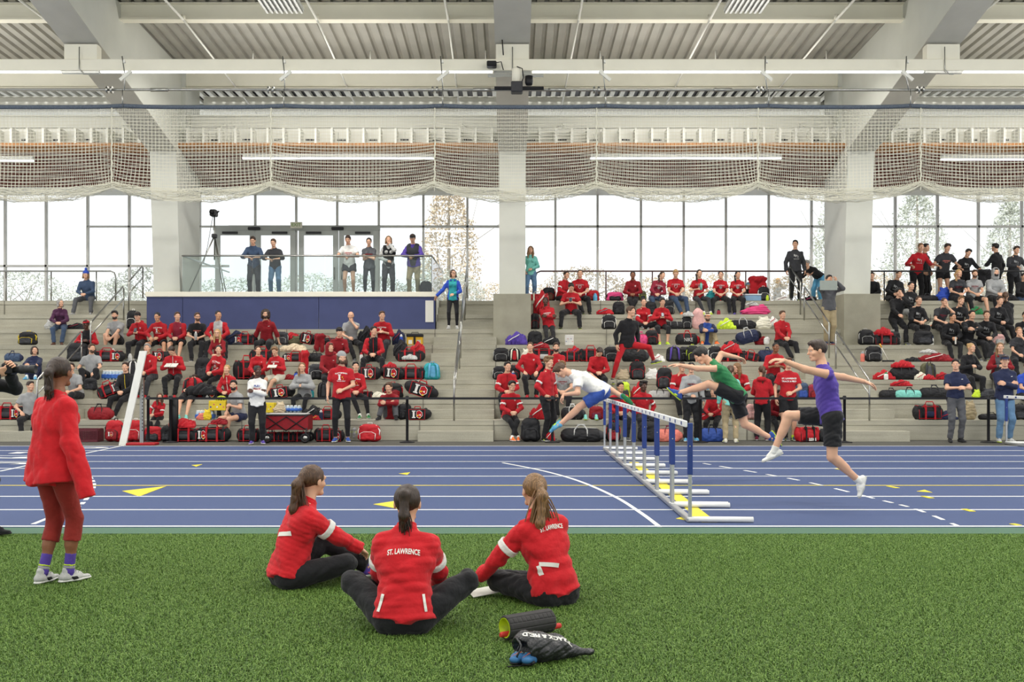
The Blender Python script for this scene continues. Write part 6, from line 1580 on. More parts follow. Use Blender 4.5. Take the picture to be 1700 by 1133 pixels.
B_('heap', 364, 0, 28, 12, ('dred', 'red'), 'red shirt lying on the second floor duffel', dz=.38)
B_('pd', 413, 0, 32, 27, RB, 'team duffel on the floor behind the red shoes', back=.3)
water_pack(341, 1, 30, 16, 'blue-wrapped water pack in the bottom row beside the bananas')
def carton(px, row, w_, h_, c, lab, dz=0, back=.3, nm='carton'):
    d = rd(row) + back; k = d/F; W, H = w_*k, h_*k
    root = empty(nm, (X_(px, d), d, rz(row) + dz)); tag(root, lab, 'box')
    MB().box(-W/2, W/2, -.12, .12, 0, H, b=.006).build('box_body', mat('card_' + c, PAL[c], .6, noise=(8, .06)), root)
    b = MB()
    for i in range(5):
        x = -W*.38 + W*.19*i
        b.lathe([(0, 0), (W*.05, 0), (W*.05, .003), (0, .003)], (0, 0, 0), 10, i % 3, Matrix.Translation((x, -.1205, H*(.62 if i % 2 else .35))) @ Matrix.Rotation(R(90), 4, 'X'), False)
    b.build('printed_spots', [fab('blue'), fab('salmon'), fab('white')], root)
carton(363, 1, 28, 16, 'yellow', 'yellow snack carton stacked beside the blue water pack', dz=.22)
def bananas(px, row, dz, lab):
    d = rd(row) + .3; root = empty('bananas', (X_(px, d), d, rz(row) + dz)); tag(root, lab, 'bananas'); m = mat('banana', 'b9c23c', .5, noise=(9, .15))
    for i in range(6):
        a = -.9 + .36*i; b = MB(); pts = [(math.sin(a)*t*.20, -.03*math.cos(a), .09 - .10*t*t + .02*(1-t)) for t in (0, .2, .4, .6, .8, 1)]
        b.tube(pts, [.008, .018, .021, .021, .016, .006], 7); b.build('banana', m, root)
bananas(368, 1, .44, 'bunch of greenish bananas on top of the yellow carton')
B_('sack', 343, 1, 16, 18, ('yellow', 'yellow'), 'yellow snack bag left of the water pack', name='snack_bag', cat='bag', back=.15)
B_('sack', 333, 1, 14, 12, ('salmon', 'salmon'), 'reddish snack bag by the teal shoes', name='snack_bag', cat='bag', back=.12)
B_('bp', 337, 3, 26, 40, ('black', 'char', 'char'), 'big black backpack behind the bent reader in the third row', back=.4)
B_('df', 348, 3, 44, 20, ('black', 'char', 'char'), 'black duffel under the reclining person', back=.55)
B_('bpb', 320, 2, 34, 38, ('red', 'black', 'red'), 'red backpack with black straps piled in the second row left', back=.3)
B_('heap', 334, 2, 52, 22, ('black', 'black'), 'black jacket piled against the red backpack', dz=.1, back=.14)
B_('pe', 354, 2, 24, 20, ('black', 'char', 'black'), 'black team bag with printed letter left of the double-striped jacket', logo=True)
B_('heap', 392, 5, 36, 26, ('navy', 'black'), 'dark navy jacket heap in front of the blue wall')
B_('pd', 408, 5, 32, 22, RB, 'team duffel before the blue wall left of the curly-haired person in red', logo='L', back=.2)
B_('heap', 395, 5, 18, 6, ('char', 'black'), 'dangling black straps at the edge before the blue wall', back=.05)
B_('bp', 468, 5, 22, 24, ('char', 'lgrey', 'char'), 'grey and black backpack right of the curly-haired person in red')
B_('sack', 491, 5, 24, 16, ('olive', 'olive'), 'olive bag in front of the blue wall', name='bag', cat='bag')
B_('heap', 483, 5, 28, 14, ('red', 'red'), 'red jacket draped behind the olive bag', back=.7, dz=.15)
B_('pe', 509, 5, 18, 22, ('black', 'red', 'char'), 'narrow black and red bag right of the olive bag', logo=True, tilt=14)
B_('drape', 531, 5, 18, 26, ('dred', 'dred'), 'red jacket hanging over the edge left of the black beanie', back=.0, dz=.15)
B_('df', 544, 5, 30, 15, ('black', 'red', 'dred'), 'red-trimmed black bag behind the black beanie')
B_('pd', 437, 4, 38, 25, RB, 'team duffel behind the red hooded sweatshirts in the fourth row', back=.35)
B_('pd', 407, 3, 32, 40, ('black', 'red', 'dred'), 'tall stack of black and red team bags beside the double-striped jacket', back=.3, rot_=30)
B_('pd', 492, 4, 38, 18, RB, 'flat team duffel with a grey jacket on it, fourth row', logo='L', back=.2)
B_('heap', 487, 4, 44, 15, ('tan', 'tan'), 'pale grey-brown jacket spread over the flat duffel', dz=.26, back=.35)
B_('drape', 506, 4, 14, 34, ('red', 'red'), 'red sleeve hanging over the fourth row edge', back=.0, dz=.1)
B_('df', 523, 4, 26, 18, ('black', 'black', 'char'), 'plain black bag in the fourth row left of the red hood')
B_('bp', 525, 3, 26, 28, ('char', 'lgrey', 'black'), 'black backpack with pale piping above the grey sweatshirt', rot_=15)
B_('bottle', 492, 3, 8, 14, ('rblue', 'navy'), 'blue bottle on the third row beside the white shorts')
B_('heap', 479, 3, 26, 10, ('dred', 'dred'), 'dark red garment beside the blue bottle')
B_('pe', 469, 2, 28, 22, ('black', 'red', 'purple'), 'patterned black team bag with printed letter left of the grey sweatshirt', logo=True, tilt=-8)
B_('bottle', 517, 2, 9, 18, ('teal', 'blue'), 'teal bottle next to the grey sweatshirt')
B_('bpb', 538, 2, 22, 30, ('black', 'char', 'char'), 'black backpack under the red hood')
B_('bottle', 600, 4, 6, 16, ('white', 'red'), 'white bottle with red mark on the fourth row')
B_('heap', 608, 5, 28, 34, ('black', 'char'), 'black coat piled between the bald person and the red crest tee')
B_('heap', 662, 5, 22, 28, ('navy', 'maroon'), 'navy and maroon jacket right of the red crest tee')
B_('bottle', 666, 5, 6, 18, ('rblue', 'white'), 'blue bottle left of the yellow tool box', back=.12)
def toolbox(px, row, lab):
    d = rd(row) + .35; k = d/F; root = empty('tool_box', (X_(px, d), d, rz(row))); tag(root, lab, 'tool box')
    y = mat('box_yellow', 'd6a82a', .5, noise=(9, .08)); W = 26*k; H = 19*k
    MB().box(-W/2, W/2, -.13, .13, 0, H*.72, b=.012).build('box_body', y, root)
    MB().box(-W/2-.01, W/2+.01, -.14, .14, H*.70, H, b=.02).box(-.03, .03, -.137, -.125, .02, H*.7).build('lid', m_black, root)
    MB().tube([(-.09, 0, H), (-.09, 0, H+.04), (.09, 0, H+.04), (.09, 0, H)], .01, 6).build('handle', m_black, root)
    for s in (-1, 1): MB().box(s*W*.27-.05, s*W*.27+.05, -.134, -.13, .03, H*.45).build('sticker', fab('white' if s < 0 else 'lgrey'), root)
toolbox(689, 5, 'yellow tool box with black lid at the right end of the blue wall')
B_('pd', 681, 4, 40, 24, RB, 'team duffel with a pale ring of cloth, fourth row below the tool box')
B_('heap', 680, 4, 26, 10, ('lgrey', 'lgrey'), 'pale grey towel on the duffel below the tool box', back=.12, dz=.05)
B_('heap', 693, 4, 26, 30, ('red', 'dred'), 'red jacket hanging beside the fourth-row duffel', back=.5, dz=.1)
B_('heap', 665, 4, 24, 30, ('black', 'char'), 'black jacket on the fourth-row duffel', back=.5, dz=.15)
B_('pe', 614, 3, 24, 25, ('black', 'red', 'black'), 'upright team duffel with printed letter between spread legs', logo=True, back=.02)
B_('pe', 651, 3, 26, 24, ('black', 'red', 'red'), 'team duffel with printed letter left of the open bag', logo=True, back=.2, tilt=6)
B_('heap', 647, 3, 24, 16, ('red', 'red'), 'red shirt stuffed behind the third-row duffel', back=.5, dz=.22)
B_('pd', 683, 3, 42, 26, ('black', 'red', 'char'), 'open black and red duffel between the printed bag and the teal backpack')
B_('bpb', 717, 3, 28, 30, ('teal', 'sky', 'sky'), 'bright teal backpack at the end of the third row by the middle stairs', rot_=20)
B_('pd', 607, 2, 22, 16, RB, 'small red and black bag left of the pale blanket', back=.25)
B_('heap', 626, 2, 34, 13, ('cream', 'cream'), 'cream blanket spread on the second row')
B_('bp', 652, 2, 34, 28, ('black', 'red', 'dred'), 'black and red backpack above the crouched person', back=.5)
B_('pe', 696, 2, 36, 27, ('black', 'red', 'black'), 'tilted team duffel with printed letter on the second row by the middle stairs', logo=True, tilt=18)
B_('pe', 694, 1, 28, 22, ('black', 'red', 'black'), 'team duffel with printed letter beside the tall belt post', logo=True)
B_('bp', 672, 1, 24, 28, ('black', 'char', 'black'), 'black backpack right of the crouched person', rot_=20)
B_('pd', 545, 1, 36, 22, RB, 'black and red duffel in the bottom row behind the grey beanie')
B_('bottle', 533, 1, 7, 17, ('navy', 'lgrey'), 'navy bottle right of the wagon supplies', back=.1)
B_('heap', 519, 1, 34, 26, ('black', 'lgrey'), 'dark bag with pale piping in the bottom row behind the wagon')
B_('heap', 524, 1, 18, 9, ('red', 'lime'), 'red cap with lime edge behind the wagon', back=.1, dz=.0)
B_('bottle', 578, 1, 7, 14, ('lgrey', 'orange'), 'clear bottle with orange cap in the bottom row')
water_pack(455, 1, 26, 12, 'pack of water bottles behind the standing white sweatshirt')
water_pack(482, 1, 30, 12, 'lower water pack of the pair behind the wagon')
water_pack(484, 1, 32, 12, 'upper water pack of the pair behind the wagon', dz=.17)
carton(448, 1, 18, 16, 'yellow', 'yellow carton behind the standing white sweatshirt', dz=.17, back=.3)
B_('sack', 464, 1, 20, 20, ('tan', 'tan'), 'pale brown paper bag leaning on the water packs', dz=.15, name='paper_bag', cat='bag', back=.15)
B_('pd', 541, 0, 32, 28, RB, 'black and red bag on the floor right of the wagon', rot_=10)
B_('pe', 561, 0, 14, 22, ('black', 'red', 'black'), 'small team bag behind the standing legs', logo=True, back=.3)
B_('bp', 613, 0, 38, 31, ('red', 'white', 'red'), 'red backpack with white shield badge on the floor left of the belt post', rot_=-8)
for px_, nm in ((579, 'left'), (588, 'right')):
    d = D0 - .12; o = link('running_shoe', get_shoe(False), None, [fab('grey'), fab('lgrey'), fab('lime')]); o.location = (X_(px_, d), d - .02, .24); o.rotation_euler = (R(68), 0, 0)
    tag(o, 'grey running shoe standing against the bottom step, %s of the pair' % nm, 'shoe')
# folding wagon
def wagon():
    d = 22.2; x0, x1 = X_(444, d), X_(515, d); root = empty('folding_wagon', ((x0+x1)/2, d, 0)); tag(root, 'red folding wagon with black frame and small wheels, parked by the steps', 'wagon')
    w_ = (x1-x0)/2; yb = .25; m = nyl('dred')
    b = MB(); 
    for s in (-1, 1): b.box(-w_, w_, s*yb-.006, s*yb+.006, .30, .60).box(s*w_-.006, s*w_+.006, -yb, yb, .30, .60)
    b.box(-w_, w_, -yb, yb, .29, .30); b.build('fabric_tub', m, root)
    MB().tube([(-w_, -yb-.02, .62), (w_, -yb-.02, .62), (w_, yb, .62), (-w_, yb, .62)], .016, 6, closed=True).build('rim', m_dark, root)
    for s in (-1, 1):
        b = MB()
        for a, c in (((-w_, .62), (0, .27)), ((0, .62-.04), (-w_, .27)), ((0, .58), (w_, .27)), ((w_, .62), (0, .27))): b.tube([(a[0], s*(yb+.02), a[1]), (c[0], s*(yb+.02), c[1])], .011, 6)
        b.build('scissor_frame', m_black, root)
    for sx in (-1, 1):
        for sy in (-1, 1):
            wl = MB(); M = Matrix.Translation((sx*(w_-.06), sy*(yb+.02), .11)) @ Matrix.Rotation(R(90), 4, 'X')
            wl.lathe([(.06, -.02), (.10, -.022), (.11, 0), (.10, .022), (.06, .02), (.06, -.02)], n=20, M=M); o = wl.build('wheel', m_black, root)
            hb = MB(); hb.lathe([(0, -.018), (.055, -.018), (.055, .018), (0, .018)], n=16, M=M); h_ = hb.build('hub', m_steel, o)
            MB().tube([(sx*(w_-.06), sy*(yb+.02), .11), (sx*(w_-.02), sy*(yb+.02), .34)], .014, 6).build('wheel_fork', m_dark, root)
    MB().tube([(-w_, -yb, .30), (-w_-.05, -yb-.03, .75), (-w_+.02, -yb-.03, 1.06)], .012, 6).build('pull_handle', m_black, root)
    MB().box(-w_+.02, w_-.05, -yb+.02, yb-.02, .6, .645, b=.01).build('folded_cover', fab('lgrey'), root)
wagon()
for i in range(3): B_('pd', 452 + i*24, 0, 26, 20, RB, 'black and red duffel seen under the wagon, %s' % ('at its left end', 'in its middle', 'at its right end')[i], back=.3)
# middle-right block
B_('heap', 857, 5, 36, 24, ('purple', 'white'), 'purple and white bags heaped left of the black backpack, fifth row by the plinth', back=.25)
B_('bp', 888, 5, 24, 25, ('black', 'char', 'black'), 'black backpack in the fifth row beneath the plinth corner')
B_('heap', 914, 5, 30, 16, ('black', 'white'), 'black jacket with white letters at the feet of the lounging person', back=.12)
carton(945, 5, 14, 17, 'white', 'white paper bag with orange items on the fifth row', nm='paper_bag')
B_('heap', 899, 7, 28, 44, ('red', 'white'), 'red and black bags piled against the plinth beside the lounging person', back=.3)
B_('bp', 888, 6, 16, 30, ('black', 'red', 'char'), 'black backpack squeezed against the plinth', back=.6)
B_('bp', 832, 4, 26, 25, ('black', 'grey', 'black'), 'black backpack at the left end of the fourth row, middle-right block')
B_('bpb', 854, 4, 20, 24, ('black', 'cream', 'red'), 'slim black bag with cream straps in the fourth row')
B_('sack', 872, 4, 16, 22, ('cream', 'cream'), 'white plastic bag in the fourth row by the slim black bag')
B_('pd', 903, 4, 44, 26, ('black', 'red', 'lgrey'), 'black duffel stuffed with red and white clothes, fourth row')
B_('heap', 897, 4, 30, 12, ('dred', 'white'), 'red and white clothing on the stuffed duffel', dz=.34)
B_('pd', 947, 4, 30, 22, RB, 'black and red bag behind the bearded person in red')
B_('heap', 953, 4, 24, 22, ('red', 'blue'), 'red jacket with a blue bag in the fourth row', back=.55, dz=.1)
B_('pd', 980, 4, 36, 27, ('black', 'red', 'black'), 'big black duffel with red straps above the bowed head', back=.4)
B_('bp', 1015, 4, 26, 27, ('black', 'grey', 'black'), 'black backpack with a small badge left of the lunging person')
B_('df', 1053, 4, 40, 26, ('black', 'black', 'char'), 'black duffel behind the red tights')
B_('heap', 1092, 4, 22, 14, ('white', 'red'), 'red and white shoe bag at the end of the red tights')
B_('bp', 829, 3, 22, 24, ('black', 'lgrey', 'black'), 'black bag on the third row next to the middle stairs')
B_('bp', 853, 3, 22, 26, ('black', 'red', 'char'), 'black and red backpack with a blue bottle, third row')
B_('bottle', 852, 3, 6, 15, ('blue', 'lgrey'), 'blue bottle in front of the black and red backpack', back=.1)
B_('bp', 898, 3, 20, 30, ('black', 'char', 'black'), 'black backpack between two red quarter-zips', back=.5)
B_('bp', 1058, 3, 26, 33, ('black', 'red', 'char'), 'black backpack with two red stripes below the lunging person')
B_('sack', 1034, 3, 22, 18, ('tan', 'tan'), 'beige cloth bag left of the red-striped backpack', name='cloth_bag', cat='bag')
B_('sack', 1082, 3, 24, 19, ('white', 'teal'), 'white plastic bags right of the red-striped backpack')
B_('bp', 1103, 2, 26, 38, ('black', 'red', 'char'), 'black backpack with red stripe standing on the patterned bag', dz=.24, rot_=-12)
B_('df', 1095, 2, 36, 18, ('lgrey', 'black', 'black'), 'black and white patterned bag in the second row')
B_('heap', 1060, 2, 26, 30, ('red', 'white'), 'red and white gear stacked in the second row', back=.6)
B_('bp', 1037, 2, 18, 30, ('lime', 'char', 'char'), 'lime green backpack behind the facing red jacket', back=.5)
B_('df', 1165, 2, 44, 17, ('black', 'black', 'char'), 'black camera case open in the second row')
B_('heap', 1163, 2, 24, 14, ('sky', 'purple'), 'light blue and purple shoes heaped on the camera case', dz=.22)
B_('heap', 896, 1, 34, 28, ('red', 'white'), 'red striped jacket heaped beside the crossed-leg person', back=.4)
B_('bp', 901, 1, 18, 26, ('black', 'white', 'black'), 'black bag behind the standing striped jacket', back=.5)
B_('df', 950, 1, 36, 26, ('black', 'white', 'char'), 'black round bag in the bottom row right of the belt post')
B_('bp', 990, 1, 24, 24, ('dred', 'dred', 'wine'), 'dark red bag in the bottom row under the leaping person')
for px_, nm in ((972, 'left'), (990, 'right')):
    d = rd(1) + .12; o = link('running_shoe', get_shoe(False), None, [fab('mint'), fab('lime'), fab('green')]); o.location = (X_(px_, d), d, rz(1) + .083)
    tag(o, 'mint green running shoe on the bottom step under the leaping person, %s one' % nm, 'shoe')
B_('bp', 881, 0, 32, 42, ('black', 'char', 'black'), 'large black backpack on the floor left of the standing striped jacket')
B_('heap', 913, 0, 16, 22, ('red', 'white'), 'small red and white bundle on the floor by the standing legs')
B_('df', 965, 0, 66, 28, ('black', 'lgrey', 'char'), 'long slumped black duffel on the floor left of the hurdles', rot_=-8)
B_('bp', 1018, 0, 24, 34, ('black', 'red', 'dred'), 'black and red backpack on the floor behind the far hurdle')
B_('bp', 1075, 0, 32, 36, ('black', 'char', 'black'), 'plain black backpack on the floor behind the middle hurdles')
B_('df', 1109, 0, 40, 26, ('salmon', 'wine', 'salmon'), 'salmon pink duffel on the floor behind the hurdles')
B_('df', 1181, 0, 40, 28, ('blue', 'black', 'blue'), 'blue duffel on the floor right of the nearest hurdle')
r_ = B_('pd', 1340, 0, 36, 30, ('red', 'black', 'red'), 'red sports duffel with white lettering on the floor by the right stairs', rot_=12)
blanket_print(r_, 'asics', .12, .06, -.162, .06, fab('white')); 
B_('df', 1376, 0, 36, 26, ('black', 'char', 'black'), 'black duffel on the floor right of the red sports duffel')
B_('bottle', 1231, 1, 12, 19, ('wine', 'wine'), 'wine-coloured jug bottle in the bottom row', back=.12)
B_('bp', 1248, 1, 20, 28, ('lpink', 'grey', 'lpink'), 'pale pink backpack behind the standing red hooded jacket')
B_('heap', 1166, 1, 26, 12, ('red', 'white'), 'red and white cloth beside the belt post right of the hurdles', back=.15)
B_('heap', 1172, 1, 30, 26, ('black', 'char'), 'black jacket in the bottom row by the belt post', back=.6)
B_('bp', 1332, 2, 22, 29, ('djeans', 'djeans', 'blue'), 'slate blue backpack right of the lettered red tee')
B_('bp', 1351, 2, 20, 26, ('maroon', 'black', 'dred'), 'maroon backpack next to the slate blue one', back=.25)
B_('bpb', 1119, 4, 26, 27, ('black', 'purple', 'char'), 'black backpack with purple straps in the fourth row')
B_('bp', 1137, 4, 24, 27, ('black', 'grey', 'black'), 'black backpack right of the purple straps', back=.5)
B_('bp', 1150, 4, 22, 29, ('black', 'lime', 'black'), 'black backpack behind the leaping person in green')
B_('bp', 1187, 4, 24, 28, ('black', 'white', 'black'), 'black backpack with white mark below the plaid shirt')
B_('pd', 1215, 4, 46, 20, ('black', 'red', 'char'), 'black duffel under red jackets, fourth row')
B_('heap', 1212, 4, 34, 22, ('red', 'lgrey'), 'crumpled red jackets on the black duffel, fourth row', dz=.22)
B_('pd', 1243, 4, 28, 18, RB, 'slim black and red bag right of the red jackets', tilt=12)
B_('df', 1273, 4, 30, 24, ('navy', 'navy', 'navy'), 'navy backpack lying behind the red tee with sleeve bands', back=.45)
B_('df', 1064, 5, 22, 22, ('pink', 'pink', 'pink'), 'pink bag left of the cropped black tights')
B_('bp', 1082, 5, 22, 27, ('black', 'red', 'black'), 'black and red backpack beside the cropped black tights')
r_ = B_('df', 1140, 5, 36, 24, ('black', 'red', 'red'), 'black and red duffel with big pale lettering left of the plaid shirt'); blanket_print(r_, 'NIKE', .11, .02, -.145, .12, fab('lgrey'))
B_('df', 1243, 5, 38, 26, ('navy', 'lgrey', 'black'), 'navy duffel with white edging left of the red sack', tilt=-14)
B_('sack', 1263, 5, 20, 15, ('dred', 'black'), 'round red sack beside the milk jug', name='bag', cat='bag')
B_('jug', 1274, 5, 11, 15, ('white', 'lgrey'), 'white translucent gallon jug by the red polo pullover', back=.12)
B_('heap', 1218, 5, 32, 10, ('char', 'char'), 'dark green-black jacket on the fifth row')
B_('bp', 1011, 6, 24, 26, ('black', 'white', 'black'), 'black backpack with white tick mark left of the cross-legged person')
B_('heap', 1004, 7, 28, 12, ('red', 'teal'), 'red cloth bundle behind the white-marked backpack', back=.1)
B_('df', 1118, 6, 34, 17, ('black', 'grey', 'black'), 'low black duffel right of the cropped tights')
B_('bp', 1140, 6, 17, 24, ('black', 'lgrey', 'black'), 'black backpack with grey lid left of the pink pillow')
B_('heap', 1142, 6, 18, 10, ('lgrey', 'lgrey'), 'light grey hat on the black backpack', dz=.36)
B_('pillow', 1159, 6, 18, 34, ('lpink', 'lpink'), 'tall pale pink pillow leaning behind the white cap', back=.35)
B_('heap', 1205, 6, 30, 21, ('lime', 'white'), 'white and green garments in the sixth row')
B_('df', 1232, 6, 40, 20, ('black', 'lgrey', 'black'), 'black holdall with pale piping in the sixth row')
B_('sack', 1266, 6, 28, 22, ('cream', 'tan'), 'white plastic grocery bag in the sixth row')
B_('heap', 1282, 6, 20, 18, ('white', 'red'), 'white and red jacket beside the grocery bag', back=.5, dz=.1)
B_('bp', 1027, 7, 20, 24, ('black', 'char', 'black'), 'black backpack on the seventh row', rot_=-6)
B_('bp', 1080, 7, 20, 24, ('black', 'char', 'black'), 'black backpack under the maroon shirt', back=.4)
B_('bp', 1109, 7, 22, 27, ('black', 'grey', 'black'), 'black backpack left of the blond-haired red tee', rot_=10)
B_('sack', 1254, 7, 46, 18, ('pink', 'char'), 'floral pink and black bedding bag in the seventh row', name='floral_bag', cat='bag')
B_('heap', 1248, 7, 22, 8, ('lgrey', 'char'), 'grey cloth on the floral bag', dz=.26)
B_('bottle', 1193, 7, 6, 10, ('maroon', 'black'), 'dark red bottle between two pairs of black leggings')
B_('pd', 893, 8, 36, 16, ('red', 'cream', 'dred'), 'red and cream duffel next to the middle column plinth')
B_('bp', 911, 8, 22, 25, ('black', 'red', 'brown'), 'brown and black bag beside the first red jacket of the top row')
B_('bp', 984, 8, 22, 20, ('red', 'black', 'dred'), 'red backpack with a blue bottle in the top row')
B_('bottle', 988, 8, 7, 13, ('sky', 'sky'), 'light blue bottle before the red backpack', back=.1)
B_('bp', 1021, 8, 28, 17, ('pink', 'black', 'black'), 'pink and black backpack lying in the top row')
B_('bp', 1067, 8, 12, 19, ('olive', 'lime', 'char'), 'grey-green bag in the top row')
B_('sack', 1179, 8, 18, 19, ('teal', 'teal'), 'dark teal bag in the top row left of two red tees', name='bag', cat='bag')
def cooler():
    d = rd(8) + .3; k = d/F; root = empty('cooler', (X_(1248, d), d, rz(8))); tag(root, 'blue cooler box with white lid at the right of the top row', 'cooler'); W = 28*k; H = 12*k
    MB().box(-W/2, W/2, -.16, .16, 0, H*.8, b=.02).build('box_body', mat('cooler_blue', '7fa0be', .4, noise=(9, .05)), root)
    MB().box(-W/2-.01, W/2+.01, -.17, .17, H*.78, H, b=.015).build('lid', mat('cooler_white', 'd5dbe0', .4, noise=(9, .05)), root)
    MB().tube([(-W/2-.01, -.05, H*.5), (-W/2-.05, -.05, H*.6), (-W/2-.05, .05, H*.6), (-W/2-.01, .05, H*.5)], .012, 6).build('handle', m_black, root)
cooler()
B_('bp', 1268, 8, 20, 26, ('black', 'white', 'char'), 'black backpack between the cooler and the right stairs')
B_('bottle', 1274, 8, 5, 10, ('lime', 'lime'), 'lime bottle beside the black backpack by the stairs', back=.1)
B_('drape', 1259, 8, 30, 30, ('red', 'black'), 'red and black jacket hung on the bronze guard rail', back=.98, dz=.62)
B_('heap', 1300, 8, 28, 10, ('white', 'dred'), 'white and dark clothes heaped at the top of the right stairs', back=.3)
B_('heap', 1344, 8, 26, 12, ('black', 'pink'), 'black shoes and bags behind the handrail at the top right', back=.6)
# right block
B_('bp', 1438, 5, 26, 28, ('black', 'lgrey', 'black'), 'black backpack with a white tag below the right column plinth')
B_('pd', 1468, 5, 38, 22, ('black', 'dred', 'char'), 'black duffel under a red jacket, right block fifth row')
B_('heap', 1465, 5, 30, 16, ('red', 'red'), 'red jacket over the black duffel, right block fifth row', dz=.25)
B_('bp', 1484, 5, 22, 25, ('black', 'grey', 'black'), 'black bag with grey piping right of the red jacket', back=.5)
B_('bp', 1450, 4, 28, 28, ('black', 'grey', 'black'), 'black backpack with charms beside the broom')
B_('bottle', 1432, 4, 7, 18, ('salmon', 'grey'), 'pink bottle at the left end of the right block')
def broom():
    d = rd(4) + .25; root = empty('broom', (X_(1474, d), d, rz(4))); tag(root, 'small broom with white and yellow handle leaning in the fourth row', 'broom')
    MB().tube([(0, 0, .05), (-.20, .0, .44)], .014, 8).build('handle', mat('handle_white', 'dedbd0', .5, noise=(9, .04)), root)
    MB().tube([(-.16, 0, .37), (-.21, 0, .47)], .019, 8).build('grip', mat('grip_yellow', 'd89d2c', .5, noise=(9, .06)), root)
    MB().box(-.14, .16, -.05, .05, 0, .045, b=.01).build('brush', m_black, root)
broom()
B_('heap', 1552, 4, 56, 17, ('dred', 'white'), 'pile of red jackets with a white towel, fourth row right block')
B_('heap', 1540, 4, 28, 8, ('lgrey', 'lgrey'), 'white towel on the pile of red jackets', dz=.22)
B_('heap', 1514, 4, 28, 9, ('black', 'black'), 'black leggings spilling left of the red jackets')
B_('df', 1500, 3, 44, 26, ('black', 'char', 'black'), 'black duffel beneath a red jacket, third row right block')
B_('heap', 1497, 3, 36, 14, ('red', 'red'), 'red jacket lying on the third-row duffel', dz=.3)
B_('heap', 1466, 3, 34, 18, ('red', 'white'), 'red jacket with white piping at the left of the third row')
B_('bottle', 1471, 3, 7, 13, ('white', 'green'), 'small white jar with green label in the third row', back=.1)
B_('bottle', 1515, 3, 8, 22, ('teal', 'blue'), 'tall teal and blue bottle in the third row')
B_('bpb', 1541, 3, 26, 30, ('olive', 'char', 'dgrey'), 'olive hiking backpack in the third row')
B_('heap', 1528, 3, 20, 14, ('cream', 'red'), 'white towel left of the olive backpack', back=.12)
B_('heap', 1541, 3, 22, 10, ('red', 'red'), 'red cloth before the olive backpack', back=.06)
B_('heap', 1563, 3, 26, 14, ('red', 'black'), 'red and black cap bundle right of the olive backpack')
B_('df', 1508, 2, 42, 19, ('mint', 'black', 'mint'), 'mint green duffel with black straps in the second row')
B_('df', 1549, 2, 46, 23, ('black', 'char', 'char'), 'black duffel right of the mint green one')
B_('heap', 1495, 2, 34, 12, ('red', 'black'), 'red jacket on the bags left of the mint duffel', back=.6, dz=.3)
B_('df', 1478, 2, 36, 18, ('black', 'char', 'black'), 'black bag left of the mint duffel', back=.4)
B_('sack', 1639, 2, 28, 18, ('char', 'char'), 'black plastic bag between the two standing staff', name='bag', cat='bag')
B_('sack', 1621, 2, 14, 16, ('lime', 'char'), 'lime and black shoes right of the navy polo')
B_('pd', 1540, 1, 40, 30, ('black', 'red', 'navy'), 'black and red duffel in the bottom row left of the navy polo')
B_('heap', 1570, 1, 34, 16, ('navy', 'red'), 'navy and red clothing in the bottom row behind the navy polo')
B_('sack', 1609, 1, 22, 32, ('khaki', 'khaki'), 'crumpled khaki sack right of the grey trousers')
B_('df', 1645, 1, 40, 12, ('black', 'black', 'black'), 'long low black bag in the bottom row at right')
B_('bp', 1696, 1, 36, 27, ('black', 'char', 'char'), 'black bag at the right edge of the bottom row')
B_('bp', 1533, 5, 32, 26, ('black', 'char', 'char'), 'charcoal backpack between the track trousers and the wipes tub', back=.1)
B_('bottle', 1546, 5, 8, 15, ('white', 'blue'), 'white and blue wipes tub in the fifth row', back=.1)
B_('bp', 1658, 5, 20, 20, ('lpink', 'lgrey', 'lgrey'), 'pale pink and white backpack in the fifth row at right')
B_('sack', 1566, 8, 24, 24, ('rblue', 'navy'), 'bright blue bag in the top row of the right block', name='bag', cat='bag')
B_('df', 1538, 8, 34, 13, ('black', 'char', 'black'), 'black bags left of the bright blue bag')
B_('heap', 1620, 7, 24, 16, ('green', 'dred'), 'green and red clothing under the bare legs in the right block')
B_('drape', 1636, 8, 26, 26, ('black', 'char'), 'black jacket hung on the dark guard rail', back=.98, dz=.85)
B_('heap', 1675, 8, 26, 14, ('black', 'char'), 'black clothing heap at the right end of the top row')
B_('heap', 1545, 6, 20, 14, ('cream', 'orange'), 'white and orange bag between two leaning teammates', back=.5)
B_('bp', 707, 8, 20, 27, ('char', 'char', 'char'), 'dark backpack standing on the platform at the right end of the glass rail', dz=.06, back=-.95)
# ---------------------------------------------------------------- barriers, hurdles, platform gear
def belt_post(px, py, lab, xo=0):
    d = EYE*F/(py-617); x = X_(px, d); root = empty('belt_post', (x, d, 0)); tag(root, lab, 'post')
    MB().lathe([(0, 0), (.17, 0), (.17, .012), (.05, .035), (.03, .04)], n=24).build('base', m_black, root)
    MB().lathe([(.031, .02), (.031, .97), (.037, .975), (.037, 1.03), (.025, 1.04), (0, 1.04)], n=16).build('pole', m_black, root)
    MB().box(-.05, .05, -.038, .038, .955, 1.01, b=.008).build('belt_head', m_dark, root)
    return x, d
posts = [(246, 'black belt post at the left end of the barrier'), (283, 'black belt post beside the end post, second from left'), (676, 'black belt post by the foot of the middle stairs'), (917, 'black belt post by the standing striped jacket'), (1163, 'black belt post right of the nearest hurdle'), (1402, 'black belt post at the foot of the right stairs'), (1641, 'black belt post between the two standing staff')]
pd_ = [belt_post(px, 735, l) for px, l in posts]
xp_, dp_ = pd_[1]
tag(MB().lathe([(0, .03), (.10, .03), (.10, .98), (0, .98)], (xp_ + .02, dp_ + .16, 0), 20).build('padded_post', m_black), 'thick black padded post just behind the second belt post from the left', 'post')
m_belt = mat('belt_black', '1e1e22', .7, noise=(30, .1))
